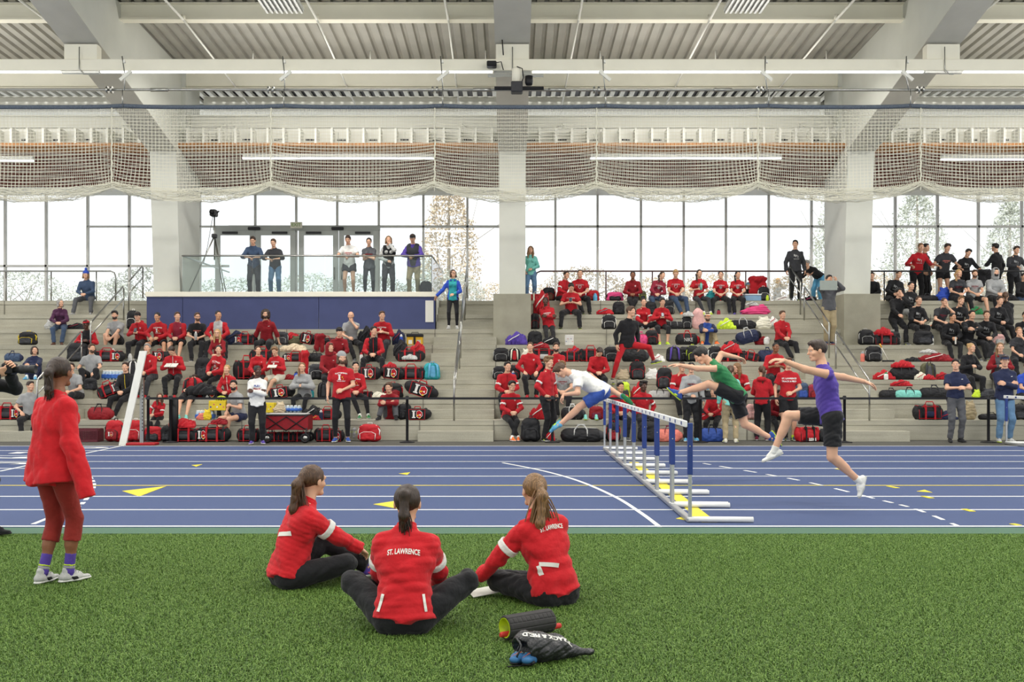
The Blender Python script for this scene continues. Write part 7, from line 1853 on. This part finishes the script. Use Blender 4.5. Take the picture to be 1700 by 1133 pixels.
seg = pd_ + [(X_(2000, 22.1), 22.1)]
b = MB()
for (xa, da), (xb, db_) in zip(seg[:-1], seg[1:]): b.box(xa + .03, xb - .03, 22.1 - .003, 22.1 + .003, .955, 1.005)
tag(b.build('barrier_belt', m_belt), 'long black retractable belt stretched between the posts', 'belt')
# thick padded post behind second one
# slanted board and perforated post on red base (a hurdle turned end-on)
def board():
    d = 21.25; xb, xt = X_(204, d), X_(238, d); root = empty('leaning_board', ((xb+xt)/2, d, 0)); tag(root, 'long white board leaning on a perforated post with a red base', 'board')
    zt = Z_(583, d); hw = .075
    vs = [(xb-hw-.01, d-.02, 0), (xb+hw-.01, d-.02, 0), (xt+hw, d-.02, zt), (xt-hw, d-.02, zt)] + [(xb-hw-.01, d+.03, 0), (xb+hw-.01, d+.03, 0), (xt+hw, d+.03, zt), (xt-hw, d+.03, zt)]
    vs = [(x - root.location.x, y - d, z) for x, y, z in vs]
    MB().add(vs, [(0, 1, 2, 3), (7, 6, 5, 4), (0, 4, 5, 1), (1, 5, 6, 2), (2, 6, 7, 3), (3, 7, 4, 0)]).build('board', mat('board_white', 'e6e5dc', .5, noise=(6, .03)), root)
    xp = X_(232, d) - root.location.x
    b = MB(); b.box(xp-.04, xp+.04, .10, .16, .05, 1.45); b.build('post', m_steel, root)
    b = MB()
    for i in range(14): b.box(xp+.012, xp+.03, .094, .1, .3+i*.075, .325+i*.075)
    o = b.build('hole', m_black, root)
    MB().box(xp-.3, xp+.32, -.02, .28, 0, .05, b=.01).build('base', mat('base_red', 'a8232b', .5, noise=(9, .05)), root)
board()
# hurdles: eight in a line, crossbars running away from the camera
m_hwhite = mat('hurdle_white', 'e9e9e6', .4, noise=(9, .03)); m_hblue = mat('hurdle_blue', '2b4080', .45, noise=(9, .06)); m_alu = mat('hurdle_alu', 'b8babb', .35, .7, noise=(12, .05))
HX = 1.86
H0 = empty('hurdle', (HX, 10.36, 0))
hlen = LANE - .03
y0, y1 = .03, hlen
b = MB()
for y in (y0 + .015, y1 - .015): b.box(-.02, .02, y - .014, y + .014, .03, .55, b=.004)
ob = MB().box(-.018, .018, y0, y0 + .03, .03, .56, b=.004).build('lower_post', m_alu, H0)
def holes(y): 
    b = MB()
    for i in range(7): b.box(.0181, .0188, y-.005, y+.005, .18 + i*.055, .19 + i*.055)
    return b
MB().box(-.018, .018, y1 - .03, y1, .03, .56, b=.004).build('lower_post', m_alu, H0)
for y in (y0 + .015, y1 - .015):
    up = MB().box(-.026, .026, y - .022, y + .022, .50, 1.04, b=.005).build('upper_post', m_hblue, H0)
    MB().lathe([(0, 0), (.008, 0), (.008, .004), (0, .005)], n=8, M=Matrix.Translation((-.005, y - .0225, .80)) @ Matrix.Rotation(R(90), 4, 'X')).lathe([(0, 0), (.008, 0), (.008, .004), (0, .005)], n=8, M=Matrix.Translation((.0262, y, .80)) @ Matrix.Rotation(R(90), 4, 'Y')).build('bolt', m_steel, up)
    h_ = MB()
    for i in range(6): h_.box(-.004, .004, y - .0165, y - .0152, .14 + i*.06, .15 + i*.06)
for y in (y0 + .015, y1 - .015):
    MB().tube([(-.02, y, .035), (.66, y, .030)], .030, 10).build('foot', m_hwhite, H0)
MB().box(-.035, .035, y0 - .01, y1 + .01, .004, .052, b=.008).build('base_rail', m_alu, H0)
cb_ = MB().box(-.055, -.03, y0 - .01, y1 + .01, .995, 1.065, b=.008).build('crossbar', m_hwhite, H0)
b = MB()
for yy in (.22, .62, .98):
    b.box(-.0562, -.0552, yy, yy + .07, 1.012, 1.048); b.box(-.029, -.0282, yy, yy + .03, 1.012, 1.048); b.box(-.029, -.0282, yy + .04, yy + .10, 1.016, 1.022); b.box(-.029, -.0282, yy + .04, yy + .10, 1.03, 1.044)
b.build('printed_mark', m_hblue, cb_)
o8 = ['nearest of the row of eight', 'second nearest of the row', 'third nearest of the row', 'fourth from the turf', 'fifth from the turf', 'sixth from the turf', 'second farthest of the row', 'farthest of the row']
def copy_tree(o, parent=None):
    c = o.copy(); COL.objects.link(c)
    if parent: c.parent = parent
    for ch in list(o.children): copy_tree(ch, c)
    return c
H0['category'] = 'hurdle'; H0['group'] = 'hurdles set across the track'
for i in range(8):
    o = H0 if i == 0 else copy_tree(H0)
    o.location = (HX, 10.36 + LANE * i, 0); o['label'] = 'blue and white track hurdle, ' + o8[i]
# extra hurdle at the right edge
o = copy_tree(H0); o.location = (X_(1697, 20.9), 20.4, 0); o['label'] = 'separate hurdle cut off by the right edge of the view'
# tripod with camera on the platform
def tripod():
    d = 29.0; x = X_(356, d); root = empty('camera_tripod', (x, d, 3.70)); tag(root, 'tall tripod carrying a video camera on the left of the platform', 'tripod')
    zt = Z_(392, d) - 3.70; zc = Z_(360, d) - 3.70
    for dx, dy in ((-.80, -.1), (.22, .25), (.47, -.35)):
        MB().tube([(0, 0, zt), (dx*.5, dy*.5, zt*.5), (dx, dy, 0)], [.022, .018, .012], 6).build('leg', m_steel, root)
    MB().tube([(0, 0, zt-.7), (0, 0, zc)], .02, 8).build('centre_column', m_steel, root)
    MB().box(-.07, .07, -.07, .07, zt-.06, zt+.06, b=.02).build('shoulder', m_dark, root)
    cbm = MB().box(-.11, .08, -.14, .12, zc, zc+.2, b=.03).build('camera_body', m_dark, root)
    MB().lathe([(0, 0), (.05, 0), (.055, .12), (.0, .121)], n=14, M=Matrix.Translation((-.02, -.14, zc+.1)) @ Matrix.Rotation(R(90), 4, 'X')).build('lens', m_black, cbm)
    MB().tube([(.06, 0, zc+.1), (.14, -.02, zc+.16)], .02, 6).build('pan_handle', m_black, root)
    MB().tube([(-.05, 0, zc), (-.2, 0, zt-.3), (-.3, -.05, zt-.8)], .008, 5).build('cable', m_black, root)
tripod()
for px, w_, h_, lab in ((313, 22, 18, 'dark equipment case behind the left end of the glass rail'), (389, 34, 3, 'low dark mat lying on the platform floor')):
    d = 30.5; k = d/F; root = empty('equipment_case', (X_(px, d), d, 3.70)); tag(root, lab, 'case')
    MB().box(-w_*k/2, w_*k/2, -.2, .2, 0, h_*k, b=.01).build('case_body', m_dark, root); MB().tube([(-.08, 0, h_*k), (-.08, 0, h_*k+.03), (.08, 0, h_*k+.03), (.08, 0, h_*k)], .01, 5).build('handle', m_black, root)
# tablet held up on the stairs
d = rd(5) - .27; o = MB().box(X_(1361, d), X_(1390, d), d-.006, d+.006, Z_(482, d), Z_(466, d), b=.003).build('tablet', mat('tablet_grey', '9ba39c', .4, noise=(9, .05))); tag(o, 'grey tablet held up by the person on the right stairs', 'tablet')

# ---------------------------------------------------------------- foreground people
def text_on(root, info, body, size, zoff, m, arc=1.0, name='back_lettering', sgn=-1, bold=.004, dx=0):
    V, Fc = text_geo(body, size, 4, bold); V = [(x*.62, y, z) for x, y, z in V]
    # subdivide long faces by tessellating per letter outline: project vertices directly
    import bmesh as bm_
    bm = bm_.new(); vs = [bm.verts.new((x, y - arc*x*x, 0)) for x, y, z in V]
    for f_ in Fc:
        try: bm.faces.new([vs[i] for i in f_])
        except ValueError: pass
    bm_.ops.triangulate(bm, faces=bm.faces)
    for _ in range(3):
        es = [e for e in bm.edges if e.calc_length() > .012]
        if not es: break
        bm_.ops.subdivide_edges(bm, edges=es, cuts=1, use_grid_fill=False); bm_.ops.triangulate(bm, faces=[f for f in bm.faces if len(f.verts) > 3])
    bm.verts.ensure_lookup_table(); bm.verts.index_update()
    parts = [([(v.co.x, v.co.y, 0) for v in bm.verts], [tuple(v.index for v in f_.verts) for f_ in bm.faces], 0)]; bm.free()
    r, u, f = info['r'], info['u'], info['f']
    project(root, info['V'], info['Q'], parts, info['P'] + u*zoff + r*sgn*dx, sgn*r, u, sgn*f, [m], name, .005)
m_wht = mat('jacket_white', 'e9e6df', .7, noise=(9, .03))
def curve_band(root, pts, w_, m, name): # strip hugging the cloth: short flattened tubes
    b = MB(); b.tube(pts, w_, 8); return b.build(name, m, root)
# standing person in red sweatshirt at left
d = 7.46
r1, i1 = person((X_(87, d), d, -.012), 'person in an oversized red sweatshirt and purple socks standing on the turf', s=.952, yaw=146, pose='stand', lean=3, top='jred', sl='LL', bot='rust', bl='C', sex='f',
    hair='pony', hc='db', sk=3, hi=True, arms='down', loose=.20, hem=.13, shoe=('lgrey', 'white', 'black'), sock='purple', spread=.06, tw=0,
    over={'hr': ((.27, -.12, .74), (.3, 1, -.2)), 'hl': ((-.20, -.20, .80), (-.3, 1, -.2)), 'sockl': .15, 'sl': (-.5, -.9, 0), 'sr': (.35, -1, 0), 'wr': wrinkle(77, .018, 6.5), 'fl': ((-.12, -.12, .085), (-.1, -1, 0)), 'fr': ((.02, .04, .085), (.1, -1, 0)), 'H': None} if False else
    {'hr': ((.34, -.24, .60), (.3, 1, -.2)), 'hl': ((-.40, -.05, .60), (-.3, 1, -.2)), 'sleeve': .19, 'sockl': .15, 'sl': (-.1, -1, 0), 'sr': (.35, -1, 0), 'wr': wrinkle(77, .016, 6.5, (1.2, 1.2, .7)), 'fl': ((-.06, -.10, .085), (-.1, -1, 0)), 'fr': ((.07, .04, .085), (.1, -1, 0)), 'hemr': 1.2}, hy=26)
o = link('headband', hat_mesh('headband'), r1, [fab('purple'), fab('purple')]); o.matrix_local = Matrix([[*(i1['Hm'][i]*1.0), i1['Hc'][i]] for i in range(3)] + [[0, 0, 0, 1]]) @ Matrix.Translation((0, .0, .035)) @ Matrix.Scale(.35, 4, (0, 0, 1)) @ Matrix.Scale(1.03, 4)
# leggings side seam, sock bands
for k in (1,):
    b = MB(); kn, hp_ = i1['knees'][k], i1['P'] + np.array([.09, 0, -.02]); a_ = i1['ank'][k]; kd = (a_ - kn); kd = kd/np.linalg.norm(kd)
    out = np.array([1., .1, 0]); b.tube([tuple(hp_ + out*.098 - np.array([0, 0, .10])), tuple(hp_*.5 + kn*.5 + out*.083), tuple(kn + out*.066), tuple(kn + kd*.155 + out*.060)], .004, 5); b.build('side_seam', fab('salmon'), r1)
for k in (-1, 1):
    a_ = i1['ank'][k]; kn = i1['knees'][k]; kd = (a_-kn)/np.linalg.norm(a_-kn)
    for t0, t1, c in ((.052, .064, 'lime'), (.03, .05, 'grey'), (-.01, .03, 'lpink')):
        V2, Q2 = sdf([cone(a_ - kd*t1, a_ - kd*t0, .0435, .0435, None, .005, True, True)], .006); link('sock_band', Geo().add(V2, Q2).mesh('sock_band', 1), r1, fab(c if c != 'lpink' else 'purple'))
JK = dict(top='jred', sl='L', bot='black', bl='L', sex='f', hi=True, hair='ponyl', stripe='white', collar='jred', loose=.13, hem=.05)
# middle seated person, seen from behind
d = 6.12
r2, i2 = person((X_(672, d), d, -.015), 'person in a red lettered jacket sitting with the back to us, middle of three', s=.935, yaw=180, pose='indian', lean=16, **{**JK, 'hair': 'ponyhi', 'hc': 'db', 'bl': 'L', 'fat': 1.08, 'hem': .03},
    over={'P': (0, .06, .115), 'fl': ((-.05, -.30, .09), (-1, -.15, .60)), 'fr': ((.05, -.40, .09), (1, -.15, .60)), 'hl': ((-.20, -.46, .14), (-.9, .4, -.2), (.3, -1, -.2), (-.4, 0, 1), .5), 'hr': ((.20, -.46, .14), (.9, .4, -.2), (-.3, -1, -.2), (.4, 0, 1), .5), 'hs': 1.06, 'wr': wrinkle(91, .014, 9, (1, 1, 1.6)), 'sup': (0, 0, 1), 'sl': (1, -.6, 0), 'sr': (-1, -.6, 0)}, hy=-2, hp=4)
text_on(r2, i2, 'ST. LAWRENCE', .050, .40, m_wht, arc=.9, bold=.0015)
# left seated person turned to the right
d = 7.42
r3, i3 = person((X_(497, d), d, -.015), 'person in a red striped jacket touching a shoe, left of the three seated', s=.945, yaw=122, pose='indian', lean=16, **{**JK, 'hc': 'br', 'sock': None, 'hem': .03}, shoe=('purple', 'white', 'pink'),
    over={'P': (0, .10, .115), 'fl': ((.14, -.42, .10), (-1, -.1, .25)), 'fr': ((-.06, -.56, .10), (.8, -.2, .9)), 'hl': ((-.10, -.56, .20), (-.6, .6, -.2), (.5, -.7, -.5), (-.2, -.3, 1), .6), 'hr': ((.10, -.58, .22), (.8, .4, -.1), (-.2, -.9, -.4), (.2, -.3, 1), .6), 'hs': 1.06, 'wr': wrinkle(93, .014, 9, (1, 1, 1.6)), 'sl': (.9, -.6, .1), 'sr': (-.7, -.9, .1)}, hy=22, hp=4)
# right seated person turned slightly left, holding a paper
d = 6.85
r4, i4 = person((X_(914, d), d, -.015), 'person in a red lettered jacket with blue hair tie, right of the three seated', s=.935, yaw=208, pose='indian', lean=15, side=6, **{**JK, 'hc': 'lb', 'hair': 'ponyl', 'hem': .03},
    over={'P': (0, .06, .115), 'fl': ((.16, -.34, .09), (-1, -.1, .12)), 'fr': ((-.14, -.42, .09), (1, -.1, .12)), 'hr': ((.44, -.42, .10), (.3, .8, .3), (.5, -.7, -.5), (.2, .3, 1), .5), 'hl': ((-.22, -.38, .16), (-.9, .4, -.2)), 'hs': 1.06, 'wr': wrinkle(95, .014, 9, (1, 1, 1.6))}, hy=-8, hp=2)
text_on(r4, i4, 'ST. LAWRENCE', .046, .44, m_wht, arc=.9, bold=.0015, dx=.03)
for rr, ii, c in ((r4, i4, 'rblue'), (r2, i2, 'black'), (r3, i3, 'black')):
    M4 = Matrix([[*ii['Hm'][i], ii['Hc'][i]] for i in range(3)] + [[0, 0, 0, 1]])
    b = MB(); zc = .08 if rr is r2 else .045; b.tube([(.024*math.cos(a), .113 if rr is not r2 else .108, zc + .024*math.sin(a)) for a in [i*math.pi/5 for i in range(10)]], .008, 6, closed=True)
    o = b.build('hair_tie', fab(c), rr); o.matrix_local = M4
    # white bands on the jacket back
    P, u, r_, f = ii['P'], ii['u'], ii['r'], ii['f']
    def bandq(x0, y0, x1, y1, w_): # strip in the back plane (x to the right seen from behind)
        n = 10; a = [(x0 + (x1-x0)*t/n, y0 + (y1-y0)*t/n) for t in range(n+1)]; L = math.hypot(x1-x0, y1-y0); nx, ny = -(y1-y0)/L*w_/2, (x1-x0)/L*w_/2
        vs = [(x-nx, y-ny, 0) for x, y in a] + [(x+nx, y+ny, 0) for x, y in a]
        return (vs, [(i, i+1, n+2+i, n+1+i) for i in range(n)], 0)
    bands = {id(r2): [bandq(-.155, .02, -.125, .13, .022), bandq(.155, .02, .135, .13, .016)], id(r3): [bandq(-.02, .27, .125, .305, .034)], id(r4): [bandq(-.13, .20, .0, .16, .030), bandq(-.14, .19, -.13, .12, .024)]}[id(rr)]
    for bq in bands: project(rr, ii['V'], ii['Q'], [bq], P + u*.0, -r_, u, -f, [m_wht], 'white_band', .007)
# loose hair strands for the long ponytails
def strands(rr, ii, hc, base, n, L, spread_, seed):
    M4 = Matrix([[*ii['Hm'][i], ii['Hc'][i]] for i in range(3)] + [[0, 0, 0, 1]]); g = random.Random(seed); b = MB()
    for i in range(n):
        x, y, z = base; ph = g.uniform(0, 6); sx = g.gauss(0, spread_); sy = g.gauss(0, .012); l = L*g.uniform(.7, 1.05)
        pts = [(x + g.gauss(0, .006), y, z)]
        for t in (.15, .35, .6, .8, 1): pts.append((x + sx*t**.8*(1) + .012*math.sin(ph + t*5), y + .045*math.sin(min(t*3, 1.57)) - .035*t + sy, z - l*t + .02*(1-t)))
        b.tube(pts, [.004, .0055, .0055, .005, .004, .0015], 4)
    o = b.build('hair_strands', hairm(hc), rr); o.matrix_local = M4
strands(r4, i4, 'lb', (0, .115, .045), 130, .38, .055, 1)
strands(r3, i3, 'br', (0, .115, .045), 120, .34, .030, 2)
strands(r2, i2, 'db', (0, .125, .08), 90, .27, .016, 3)
strands(r1, i1, 'db', (0, .125, .04), 90, .25, .013, 4)
# paper in the hand
dd = 7.05; o = MB().box(-.10, .10, -.07, .07, 0, .004).build('paper_sheet', mat('paper', 'd6d5cc')); o.location = (X_(803, dd), dd, .02); o.rotation_euler = (R(8), R(-6), R(20)); tag(o, 'folded white paper sheet under the stretched hand of the right seated person', 'paper')
# photographer at the left edge
d = 9.5
r5, i5 = person((X_(-52, d), d, 0), 'person in dark suit clothes holding a camera, mostly outside the left edge', s=1.06, yaw=85, pose='stand', lean=4, top='black', bot='black', hair='short', hc='db', hi=True, arms='down', shoe=('black', 'black', 'black'), fat=1.15,
    over={'hr': ((.05, -.34, 1.50), (.8, .2, -.7), (-.3, -.7, .6), (.9, -.2, .3), .8), 'hl': ((-.05, -.30, 1.46), (-.8, .2, -.7), (.3, -.8, .5), (-.6, -.3, -.6), .8), 'fr': ((.1, -.15, .085), (.1, -1, 0)), 'sr': (.1, -1, 0)})
cx_ = r5.location.x + .44; root = empty('photo_camera', (cx_, d, 1.60)); tag(root, 'black camera with a telephoto lens entering at the left edge', 'camera')
MB().box(-.10, .0, -.07, .07, -.05, .06, b=.015).build('camera_body', m_black, root)
MB().lathe([(0, 0), (.036, 0), (.038, .05), (.044, .052), (.044, .09), (.038, .092), (.038, .15), (.043, .155), (.043, .2), (.036, .2), (.03, .19), (0, .19)], n=24, M=Matrix.Rotation(R(90), 4, 'Y')).build('lens', m_dark, root)
# ---------------------------------------------------------------- hurdlers, held still in mid-stride
def runner(px, py, d, s, label, **k):
    ov = k['over']; fl_ = lambda v: v
    return person((X_(px, d), d, Z_(py, d)), label, s=s, pose='run', yaw=0, hi=True, **k)
# local frames: x right, y away from the camera, z up; root = pelvis; all run towards picture left
Ly = (-1, 0, 0)
def run_over(torso, right, **kw): 
    o = dict(torso=(torso, right), fsign=-1, P=(0, 0, 0)); o.update(kw); return o
r6, i6 = runner(1378, 690, 11.6, 1.05, 'person in a purple singlet and black shorts, rightmost of the three hurdlers', top='purple', sl='N', bot='black', bl='S', hair='short', hc='db', shoe=('white', 'lgrey', 'white'), sock='white', fat=.96,
    over=run_over((-.14, 0, 1), (0, 1, 0), fl=((.30, -.05, -.72), (-.5, -.2, -1)), fr=((-.58, .14, -.40), (-1, 0, .6)), hl=((-.62, -.22, .62), (-.2, -.3, -.5), (-1, 0, .1), (0, -.2, 1), .3), hr=((.66, .25, .34), (0, .5, .3), (1, 0, -.4), (.2, .1, 1), .3),
                  hips=((.0, -.09, -.02), (0, .09, -.02)), sl=(-.35, -.2, -1), sr=(-.9, 0, -.4), shf=(0, 0), hfree=False), hy=0, hp=0)
r7, i7 = runner(1222, 655, 14.5, 1.04, 'person in a green singlet leaping with both arms spread, middle hurdler', top='green', sl='N', bot='black', bl='S', hair='short', hc='bl', shoe=('blue', 'lime', 'lime'), sock=None,
    over=run_over((-.62, 0, .78), (0, 1, 0), fl=((-.80, -.05, .02), (-.3, -.2, 1)), fr=((.52, .12, -.62), (.2, 0, -1)), hl=((-.95, -.15, .42), (0, -.3, -.6), (-1, 0, .05), (0, 0, 1), .2), hr=((.10, .34, .52), (.2, .3, .6), (.9, .3, -.3), (0, .1, 1), .4),
                  hips=((0, -.09, -.02), (0, .09, -.02)), sl=(-.75, -.1, .65), sr=(.55, 0, -.85), hfree=False), hp=0)
r8, i8 = runner(1000, 650, 17.5, 1.12, 'person in a white singlet and blue shorts diving forward over the far hurdles, leftmost hurdler', top='white', sl='S', bot='blue', bl='S', hair='short', hc='br', shoe=('sky', 'green', 'lime'), sock=None, loose=.08,
    over=run_over((-.86, 0, .5), (0, 1, 0), fl=((-.80, -.08, -.62), (-.3, 0, 1)), fr=((.36, .32, -.10), (.3, 1, .2)), hl=((-.62, -.16, -.05), (.3, -.5, -.5), (-.5, 0, -1), (-1, 0, .2), .5), hr=((.05, .35, .10), (.4, .6, .5), (.5, 0, -.6), (0, .3, 1), .5),
                  hips=((0, -.09, -.02), (0, .09, -.02)), sl=(-.7, -.1, -.75), sr=(.7, .3, -.6), hfree=False), hp=0)
# ---------------------------------------------------------------- roller, stick, cinch bag with shoes
def roller():
    d = 5.93; x = X_(876, d); root = empty('foam_roller', (x, d, 0.075)); root.rotation_euler = (0, 0, R(34)); tag(root, 'ribbed black foam roller with a lime inner tube lying on the turf', 'foam roller')
    n = 72; L = .165; prof = []
    b = MB(); vs = []; fs = []
    xs = [-L, -L+.008] + [-L+.012 + i*(2*L-.024)/40 for i in range(41)] + [L-.008, L]
    for j, xx in enumerate(xs):
        for k in range(n):
            a = 2*math.pi*k/n; gr = .0035 if (k % 6 == 0) else 0
            seg_ = int((xx + L)/.033); blk = ((k//6) % 3 == 1)
            if blk and (j % 4 == 0): gr = max(gr, .003)
            rr = .071 - gr - (.004 if j in (0, len(xs)-1) else 0)
            vs.append((xx, rr*math.cos(a), rr*math.sin(a)))
    for j in range(len(xs)-1):
        for k in range(n): fs.append((j*n+k, j*n+(k+1) % n, (j+1)*n+(k+1) % n, (j+1)*n+k))
    b.add(vs, fs)
    for s, j in ((-1, 0), (1, len(xs)-1)):
        m = len(b.v); b.v += [(s*L, .058*math.cos(2*math.pi*k/n), .058*math.sin(2*math.pi*k/n)) for k in range(n)]
        for k in range(n): b.f.append([j*n+k, j*n+(k+1) % n, m+(k+1) % n, m+k]); b.mi.append(0); b.sm.append(False)
    b.build('foam_cover', mat('foam_black', '3a3838', .7, noise=(40, .12)), root)
    b = MB(); b.lathe([(.0585, -L-.002), (.0585, L+.002), (.053, L+.002), (.053, -L-.002), (.0585, -L-.002)], n=40, M=Matrix.Rotation(R(90), 4, 'Y')); b.build('inner_tube', mat('tube_lime', 'b6cf1e', .45, noise=(20, .05)), root)
    s_ = empty('massage_stick', (x, d, .035)); s_.rotation_euler = (0, 0, R(31)); tag(s_, 'red-handled massage stick poking through the foam roller', 'massage stick')
    mr = mat('stick_red', 'cc3a34', .5, noise=(20, .06))
    for a, c in ((-.19, -.09), (.10, .235)): MB().tube([(a, 0, 0), (a+.01, 0, 0), (c-.01, 0, 0), (c, 0, 0)], [.012, .017, .017, .014], 12).build('handle', mr, s_)
    MB().tube([(-.1, 0, 0), (.11, 0, 0)], .008, 8).build('rod', m_black, s_)
roller()
def cinch():
    d = 5.47; x = X_(908, d); root = empty('cinch_bag', (x, d, 0)); tag(root, 'black drawstring bag with white lettering lying on the turf in front of the foam roller', 'bag')
    prims = [cone((-.11, -.03, .075), (.06, .02, .06), .085, .06, None, .04), cone((.04, .02, .05), (.15, .05, .03), .06, .03, None, .04), cone((.14, .05, .02), (.235, .03, .03), .022, .026, ((0, 0, 1), .7), .03), ell((-.03, .0, .05), (.10, .08, .07)),
             neg(ell((-.175, -.085, .065), (.095, .085, .066)), .012)]
    V, Q = sdf(prims, .0045, wrinkle(17, .009, 14, (1, 1, 1)), [((0, 0, .001), (0, 0, -1))])
    me = Geo().add(V, Q).mesh('bag_body', 1); mb_ = mat('cinch_nylon', '242427', .38, noise=(20, .15), bump=(50, .4), spec=.6); link('bag_body', me, root, mb_)
    # lettering reads upside-down on the top flank
    tree_u = nrm(np.array([0, .35, 1.])); f = nrm(np.array([0, -.55, .85])); r_ = np.array([-1., -.15, 0]); r_ = nrm(r_ - f*(r_ @ f)); u_ = nrm(np.cross(f, r_)); 
    if u_[2] > 0: u_ = -u_
    Vt, Ft = text_geo('TRACK & FIELD', .040, 3, .002)
    project(root, V, Q, [([(a_, c_, 0) for a_, c_, _ in Vt], Ft, 0)], np.array([.0, .01, .06]), r_, u_, f, [m_wht], 'printed_name', .002)
    b = MB(); rim = []
    for i in range(20):
        a = 2*math.pi*i/20; rim.append((-.155 + .012*math.sin(3*a), -.070 + .055*math.cos(a) - .01, .072 + .062*math.sin(a)))
    b.tube(rim, .006, 6, closed=True); b.build('hem', mb_, root)
    b = MB(); b.tube([(-.10, -.11, .015), (-.13, -.145, .006), (-.17, -.15, .006), (-.215, -.165, .005)], .0035, 6); b.tube([(-.10, -.11, .02), (-.085, -.14, .012), (-.07, -.13, .02)], .009, 6); b.build('drawstring', m_black, root)
    for i, (dx, dy, rr, l) in enumerate(((-.18, -.125, 35, 'left'), (-.115, -.140, 20, 'right'))):
        ang = R(-20 + i*8)
        ms = []
        Vs, Qs = sdf([cone((0, .16, .028), (0, .06, .030), .028, .036, ((0, 0, 1), .8), .02), cone((0, .06, .028), (0, -.005, .024), .036, .024, ((0, 0, 1), .7), .02)], .004)
        o = empty('running_shoe', (x + dx, d + dy, .004)); o.scale = (1.12,)*3; o.rotation_euler = (R(-14), 0, ang); tag(o, 'blue running shoe with orange marks in the drawstring bag, %s of the pair' % l, 'shoe')
        link('upper', Geo().add(Vs, Qs).mesh('upper', 1), o, mat('shoe_blue', '3b6fa0', .6, noise=(30, .1)))
        V2, Q2 = sdf([cone((0, .16, .006), (0, .0, .006), .03, .024, ((0, 0, 1), .3), .01)], .004); link('sole', Geo().add(V2, Q2).mesh('sole', 1), o, m_black)
        parts = []
        for k in range(7): 
            a0 = -.02 + .006*k; parts.append(([(a0, -.04 + .013*k + .01*math.sin(k), 0), (a0+.012, -.036 + .013*k, 0), (a0+.010, -.028 + .013*k, 0), (a0-.001, -.032 + .013*k, 0)], [(0, 1, 2, 3)], 0))
        project(o, Vs, Qs, parts, np.array([0, .03, .03]), np.array([1., 0, 0]), np.array([0, 1., 0]), np.array([0, 0, 1.]), [fab('orange')], 'orange_mark', .0015)
        V3, Q3 = sdf([cone((-.018, .055, .056), (.018, .055, .056), .0035)], .003); link('ankle_trim', Geo().add(V3, Q3).mesh('ankle_trim', 1), o, fab('mint'))
cinch()
